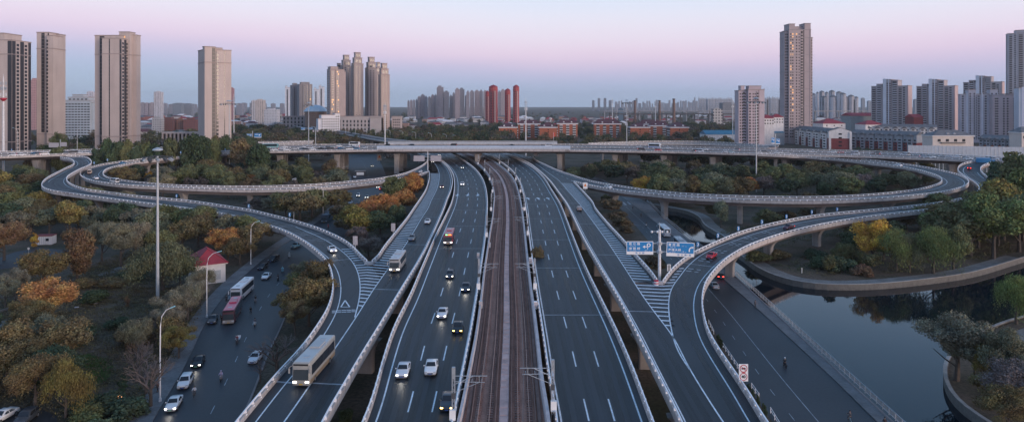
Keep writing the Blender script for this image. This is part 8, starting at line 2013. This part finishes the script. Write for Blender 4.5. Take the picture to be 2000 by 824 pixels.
for i, (u, v, z) in enumerate(((345, 389, 8.2), (486, 409.5, 8), (566, 427, 8), (184, 323, 13.5), (210, 317, 14), (353, 302, 16), (440, 296, 16.4), (23, 297, 16.6))): chevsign(u, v, z, f'small bend sign along the left ramps, {ordn(i)} in order from the park outwards', 'bend signs on the left ramps', -1)
for lb, u, v, z in (('orange and white warning sign at the start of the right loop', 1143, 374, 8.0), ('orange warning sign under the overpass at the right loop', 1046.5, 309.5, 8.0), ('red and white sign beside the far street under the overpass', 741, 318.5, 3)):
    p = P(u, v, z); e = empty('warning_sign', p, 0, lb, 'road sign'); k = p.y/230; MB().tube([(0, .05, 0), (0, .05, 2.4*k)], .06, 5).build('pole', pole_w, e); MB().box(-.75*k, .75*k, -.03, .03, .9*k, 3.0*k).build('board', sign_white, e); t_ = MB(); flat(t_, [(-.5*k, 1.7*k), (.5*k, 1.7*k), (0, 2.7*k)], -.045); t_.build('warning_mark', mat('sign_orange', (.75, .22, .04), .5, 0), e)
e = empty('banner_pole', PY(1081, 520, 14), 0, 'red banner sign on a thin pole behind the right end of the screens', 'banner'); MB().tube([(0, 0, 0), (0, 0, h(259, 520)-14)], .16, 6).build('pole', steel_g, e); MB().box(-.4, 1.3, -.1, .1, h(267, 520)-14, h(259, 520)-14).build('board', mat('banner_red', (.55, .08, .05), .6, 0), e)
# kiosk under the overpass
p = P(704, 343, 0); e = empty('kiosk', p, R(8), 'dark bus-stop kiosk with a white end panel under the overpass', 'kiosk'); MB().box(-3.2, 3.2, -1.5, 1.5, 0, 3.2).build('wall', dark_pan, e); MB().box(-2.4, 2.4, -1.6, -1.45, .5, 2.4).build('panel', sign_white, e); MB().box(-3.6, 3.6, -1.9, 1.9, 3.2, 3.4).build('roof', steel_g, e)
# railings
def fence(pts, label, hh=1.1, gap=2.0, z=.0, m=None, bars=True, cat='railing', kind_='railing'):
    e = empty(kind_, (0, 0, 0), label=label, cat=cat, group='railings'); L = alen(pts)[-1]; ps = resample(pts, gap); mb = MB(); mp = MB()
    for zz_ in ((hh, .25) if bars else (hh, hh*.5)): sweep(mb, up(pts, z), [(-.035, zz_-.04), (.035, zz_-.04), (.035, zz_+.04), (-.035, zz_+.04)])
    for q in ps: mp.box(q.x-.05, q.x+.05, q.y-.05, q.y+.05, z+q.z, z+q.z+hh+.06)
    mb.build('rail', m or rail_w, e); mp.build('posts', m or rail_w, e)
    if bars:
        bb = MB()
        for q in resample(pts, .33):
            if q.y < 235: bb.box(q.x-.014, q.x+.014, q.y-.014, q.y+.014, z+q.z+.25, z+q.z+hh)
        bb.build('infill', m or steel_g, e)
    return e
fence(offs(left_bank, -.35), 'pale metal railing between the pond street pavement and the water', 1.15, 2.0, .2, steel_g)
wp = [P(u, v, 0) for u, v in ((1400,655),(1412,690),(1440,730),(1462,765),(1483,800),(1500,830))]
for i, (a_, b_) in enumerate((((1384, 632), (1394, 652)), ((1412, 678), (1446, 728)), ((1468, 758), (1482, 778)), ((1505, 806), (1530, 848)))):
    fence(resample([P(*a_, 0), P(*b_, 0)], 1.0), f'short piece of white guard rail beside the right ramp wall, {ordn(i)} from the top', .9, 2.2, 0, rail_w, False)
# park details
p = P(235, 795, 0); e = empty('lit_sign', p, 0, 'tiny glowing orange figure sign at the park edge near the bottom', 'lit sign'); MB().box(-.05, .05, -.05, .05, 0, 1.0).build('post', steel_d, e)
t_ = MB(); arc(t_, (0, 1.7), .28, 0, 6.28, .09, -.1, 12); arc(t_, (0, 1.15), .28, 0, 6.28, .09, -.1, 12); t_.build('glowing_tube', mat('orange_tube', (.8, .4, .2), .4, 0, emit=(1., .45, .2), est=1.1), e)
p = P(228, 790, 0); e = empty('notice_board', p, 0, 'small pale notice board beside the glowing sign', 'notice board'); MB().box(-.05, .05, -.05, .05, 0, 1.0).build('post', steel_d, e); MB().box(-.35, .35, -.04, .04, 1.0, 1.8).build('board', sign_white, e)
p = P(56, 500, 0); e = empty('round_sign', p, 0, 'small round white sign on a post left of the yellow ginkgo', 'road sign'); MB().tube([(0, 0, 0), (0, 0, 2.2)], .05, 5).build('post', steel_g, e); o = MB().tube([(0, -.06, 2.4), (0, 0, 2.4)], .35, 14).build('disc', sign_white, e)
p = P(424, 560, 0)
for i, (u, v) in enumerate(((150, 600), (175, 588), (190, 580), (186, 592), (200, 572))):
    e = empty('stepping_stones', P(u, v, .02), rng.uniform(0, 3), f'pale flat stone on the dark slope of the park, {ordn(i)} in the scatter', 'stone', 'pale stones on the park slope'); r_ = MB(); r_.lathe([(.55, 0), (.5, .12), (.2, .16)], 7); r_.build('stone', sign_back, e)
e = empty('garden_wall', (0, 0, 0), label='low pale garden wall curving past the leafless grey trees at the left edge', cat='wall'); gw = MB(); sweep(gw, smooth(resample(cr([P(0, 610), P(20, 603), P(45, 588), P(60, 580)]), 1.5)), [(-.15, 0), (.15, 0), (.15, .55), (-.15, .55)]); gw.build('wall', bank_m, e)
e = empty('marker_post', P(1566, 533, 0), 0, 'tiny white marker post on the far bank lawn', 'marker post'); MB().tube([(0, 0, 0), (0, 0, 1.5)], .1, 6).build('post', sign_white, e)
# ================================================================= far city
def on_view(u0, u1, Y): return PY(rng.uniform(u0, u1), Y)
far_specs = []
# far right: round white blocks, horizon towers, hazy slabs
k_ = 0
for i, (a, b, vt) in enumerate([(1585, 1593, 186), (1594, 1599, 183), (1600, 1610, 181), (1611, 1618, 183), (1619, 1630, 180), (1604, 1614, 191), (1620, 1633, 190), (1633, 1644, 182), (1640, 1652, 185), (1644, 1655, 191), (1656, 1668, 189), (1668, 1676, 192)]):
    Y = 2300+rng.uniform(-100, 200); w = (b-a)/F*Y; p = PY((a+b)/2, Y); z = h(vt, Y)
    e = empty('tower_block', (p.x, p.y, 0), 0, f'pale rounded block with dark cap, {ordn(i)} in the cluster right of the tallest tower', 'tower block', 'pale rounded blocks beyond the plain')
    o = MB().lathe([(w/2, -1), (w/2, z)], 10).build('wall', fac_c, e); o.color = (.50, .50, .55, 1)
    MB().lathe([(w*.54, z), (w*.4, z+3.5), (.3, z+7)], 10).build('roof', roof_grey, e)
for i in range(34):
    u = 1364 + i*3.0; Y = 3200+rng.uniform(-200, 300)
    simple(f'small uniform white slab, {ordn(i)} in the long horizon row before the pink slab', u, u+2.4, 193.5+rng.uniform(-1, 1.2), Y, (.46, .47, .52), mt=fac_c, group='row of uniform slabs on the right horizon', top=4) if i < 22 else None
for i in range(12):
    u = 1488+i*3.3; simple(f'small pale slab, {ordn(i)} in the horizon row just right of the pink slab', u, u+2.8, 192+rng.uniform(-1, 2), 3100+rng.uniform(-200, 200), (.44, .46, .52), mt=fac_c, group='horizon row between the pink slab and the tallest tower', top=4)
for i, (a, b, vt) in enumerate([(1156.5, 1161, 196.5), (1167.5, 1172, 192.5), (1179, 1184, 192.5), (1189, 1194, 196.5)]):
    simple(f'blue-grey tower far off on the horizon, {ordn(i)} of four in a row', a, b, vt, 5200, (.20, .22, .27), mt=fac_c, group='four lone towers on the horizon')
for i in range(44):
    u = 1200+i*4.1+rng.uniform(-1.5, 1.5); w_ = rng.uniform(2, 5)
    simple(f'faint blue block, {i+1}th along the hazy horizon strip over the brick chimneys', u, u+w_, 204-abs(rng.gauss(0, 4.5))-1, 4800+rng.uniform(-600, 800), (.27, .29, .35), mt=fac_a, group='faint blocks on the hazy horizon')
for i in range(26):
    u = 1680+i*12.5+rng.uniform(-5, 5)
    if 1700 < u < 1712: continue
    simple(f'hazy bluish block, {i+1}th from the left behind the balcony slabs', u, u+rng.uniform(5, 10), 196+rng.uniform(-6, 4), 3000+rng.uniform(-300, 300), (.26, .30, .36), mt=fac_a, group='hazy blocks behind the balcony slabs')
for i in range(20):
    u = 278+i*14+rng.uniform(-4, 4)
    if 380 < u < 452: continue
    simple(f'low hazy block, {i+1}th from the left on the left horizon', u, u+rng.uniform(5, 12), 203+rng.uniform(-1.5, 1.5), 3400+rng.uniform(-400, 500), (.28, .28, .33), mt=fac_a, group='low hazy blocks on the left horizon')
# low-rise districts: white and red roofed houses in bands
wall_cols = [(.58, .58, .62), (.50, .49, .52), (.62, .58, .56), (.34, .34, .38), (.42, .25, .20), (.36, .13, .10)]
roof_cols = [roof_grey, roof_grey, roof_red, roof_maroon, white_r]
cnt = {}
def lowrise(zone, u0, u1, Y0, Y1, n, hmin, hmax, group, wmin=8, wmax=22, cols=wall_cols, hip=True):
    pts = []
    for _ in range(n*6):
        if len(pts) >= n: break
        Y = math.exp(rng.uniform(math.log(Y0), math.log(Y1))); u = rng.uniform(u0, u1); p = PY(u, Y)
        if any(abs(p.x-q[0].x) < 17 and abs(p.y-q[0].y) < 22 for q in pts): continue
        if any(inpoly(p, f[0]) for f in FOOT): continue
        pts.append((p, u))
    pts.sort(key=lambda q: q[1])
    for i, (p, u) in enumerate(pts):
        z = rng.uniform(hmin, hmax); w_ = rng.uniform(wmin, wmax); c = rng.choice(cols); nm = {0: 'pale', 1: 'grey', 2: 'cream', 3: 'dark grey', 4: 'brick-brown', 5: 'dark red'}[wall_cols.index(c)] if c in wall_cols else 'plain'
        rm_ = rng.choice(roof_cols)
        simple(f'small {nm} house {zone}, {i+1}th from left', u-w_/2*F/p.y, u+w_/2*F/p.y, HV+(H-z)*F/p.y, p.y, c, cat='house', mt=fac_a, d=12, group=group, name='house', hip=(rng.uniform(2, 4.5), rm_) if hip else None, rot=rng.uniform(-12, 12))
lowrise('behind the colonnade', 276, 385, 950, 2300, 46, 9, 17, 'houses beyond the left colonnade', 14, 30)
lowrise('left of the central cluster', 452, 640, 1250, 2600, 44, 9, 18, 'houses left of the central cluster', 12, 28)
lowrise('below the red towers', 770, 1040, 1250, 2300, 62, 6, 12, 'houses below the skyline towers', 12, 30, [wall_cols[0], wall_cols[0], wall_cols[1], wall_cols[2], wall_cols[4]])
lowrise('on the distant plain', 1020, 1240, 1350, 2400, 50, 6, 10, 'houses on the distant plain', 12, 24, [wall_cols[0], wall_cols[4], wall_cols[5], wall_cols[0]])
lowrise('beyond the brick chimneys', 1240, 1700, 1500, 2700, 40, 6, 11, 'houses beyond the brick chimneys', 14, 34, [wall_cols[0], wall_cols[1], wall_cols[3]])
for i, (a, b, vt, Y, c) in enumerate([(318, 345, 232, 1000, (.17, .08, .075)), (300, 318, 231, 980, (.40, .40, .42)), (347, 360, 233.5, 1000, (.30, .15, .11)), (362, 386, 233, 990, (.19, .08, .075))]):
    simple(['wide dark red brick block behind the colonnade', 'grey balcony block left of the dark red brick one', 'narrow orange block behind the colonnade', 'dark red block tucked against the beige tower with lit stairs'][i], a, b, vt, Y, c, cat='block of flats', mt=fac_a)
simple('white motel-like block with big dark windows on the right plain', 1391, 1409, 213, 1450, (.55, .52, .50), cat='building', mt=facade('facade_big', None, 6, 6, .6, .6))
simple('dark blue-grey depot left of the brick chimneys', 1208, 1217, 212.5, 1900, (.10, .16, .22), cat='depot', mt=wall_plain)
simple('long grey industrial hall on the right plain before the pink slab', 1408, 1440, 201, 2300, (.24, .25, .28), cat='industrial hall', mt=fac_b)
# long low viaduct and embankments on the plain, at the right
for lb, u0, u1, vt, Y, c in (('long distant elevated road with pale parapet crossing the right plain', 1180, 1760, 216.5, 1750, (.30, .30, .32)), ('dark distant viaduct line on the plain below the brick chimneys', 1190, 1440, 222, 1450, (.09, .085, .09))):
    e = empty('distant_viaduct', (0, 0, 0), label=lb, cat='viaduct'); a = PY(u0, Y); b = PY(u1, Y); z = h(vt, Y)
    o = MB().box(a.x, b.x, Y-5, Y+5, z-2.2, z).build('deck', wall_plain, e); o.color = (*c, 1); mb = MB()
    for x in np.arange(a.x, b.x, 30): mb.box(x, x+2, Y-2, Y+2, 0, z-2.2)
    o = mb.build('piers', wall_plain, e, kind='stuff'); o.color = (*c, 1)
# ================================================================= air
hz = MB().box(-9000, 9000, -150, 9500, -6, 215).mesh('haze')
hm = bpy.data.materials.new('haze'); hm.use_nodes = True; t = hm.node_tree; t.nodes.clear()
pv_ = N(t, 'ShaderNodeVolumePrincipled'); pv_.inputs['Color'].default_value = (.94, .97, 1.0, 1); pv_.inputs['Density'].default_value = .00006; pv_.inputs['Anisotropy'].default_value = 0.2
mo = N(t, 'ShaderNodeOutputMaterial'); t.links.new(pv_.outputs[0], mo.inputs['Volume']); hz.materials.append(hm)
ho = bpy.data.objects.new('haze', hz); COL.objects.link(ho); ho['kind'] = 'stuff'; ho['label'] = 'thin blue dusk haze over the whole city'
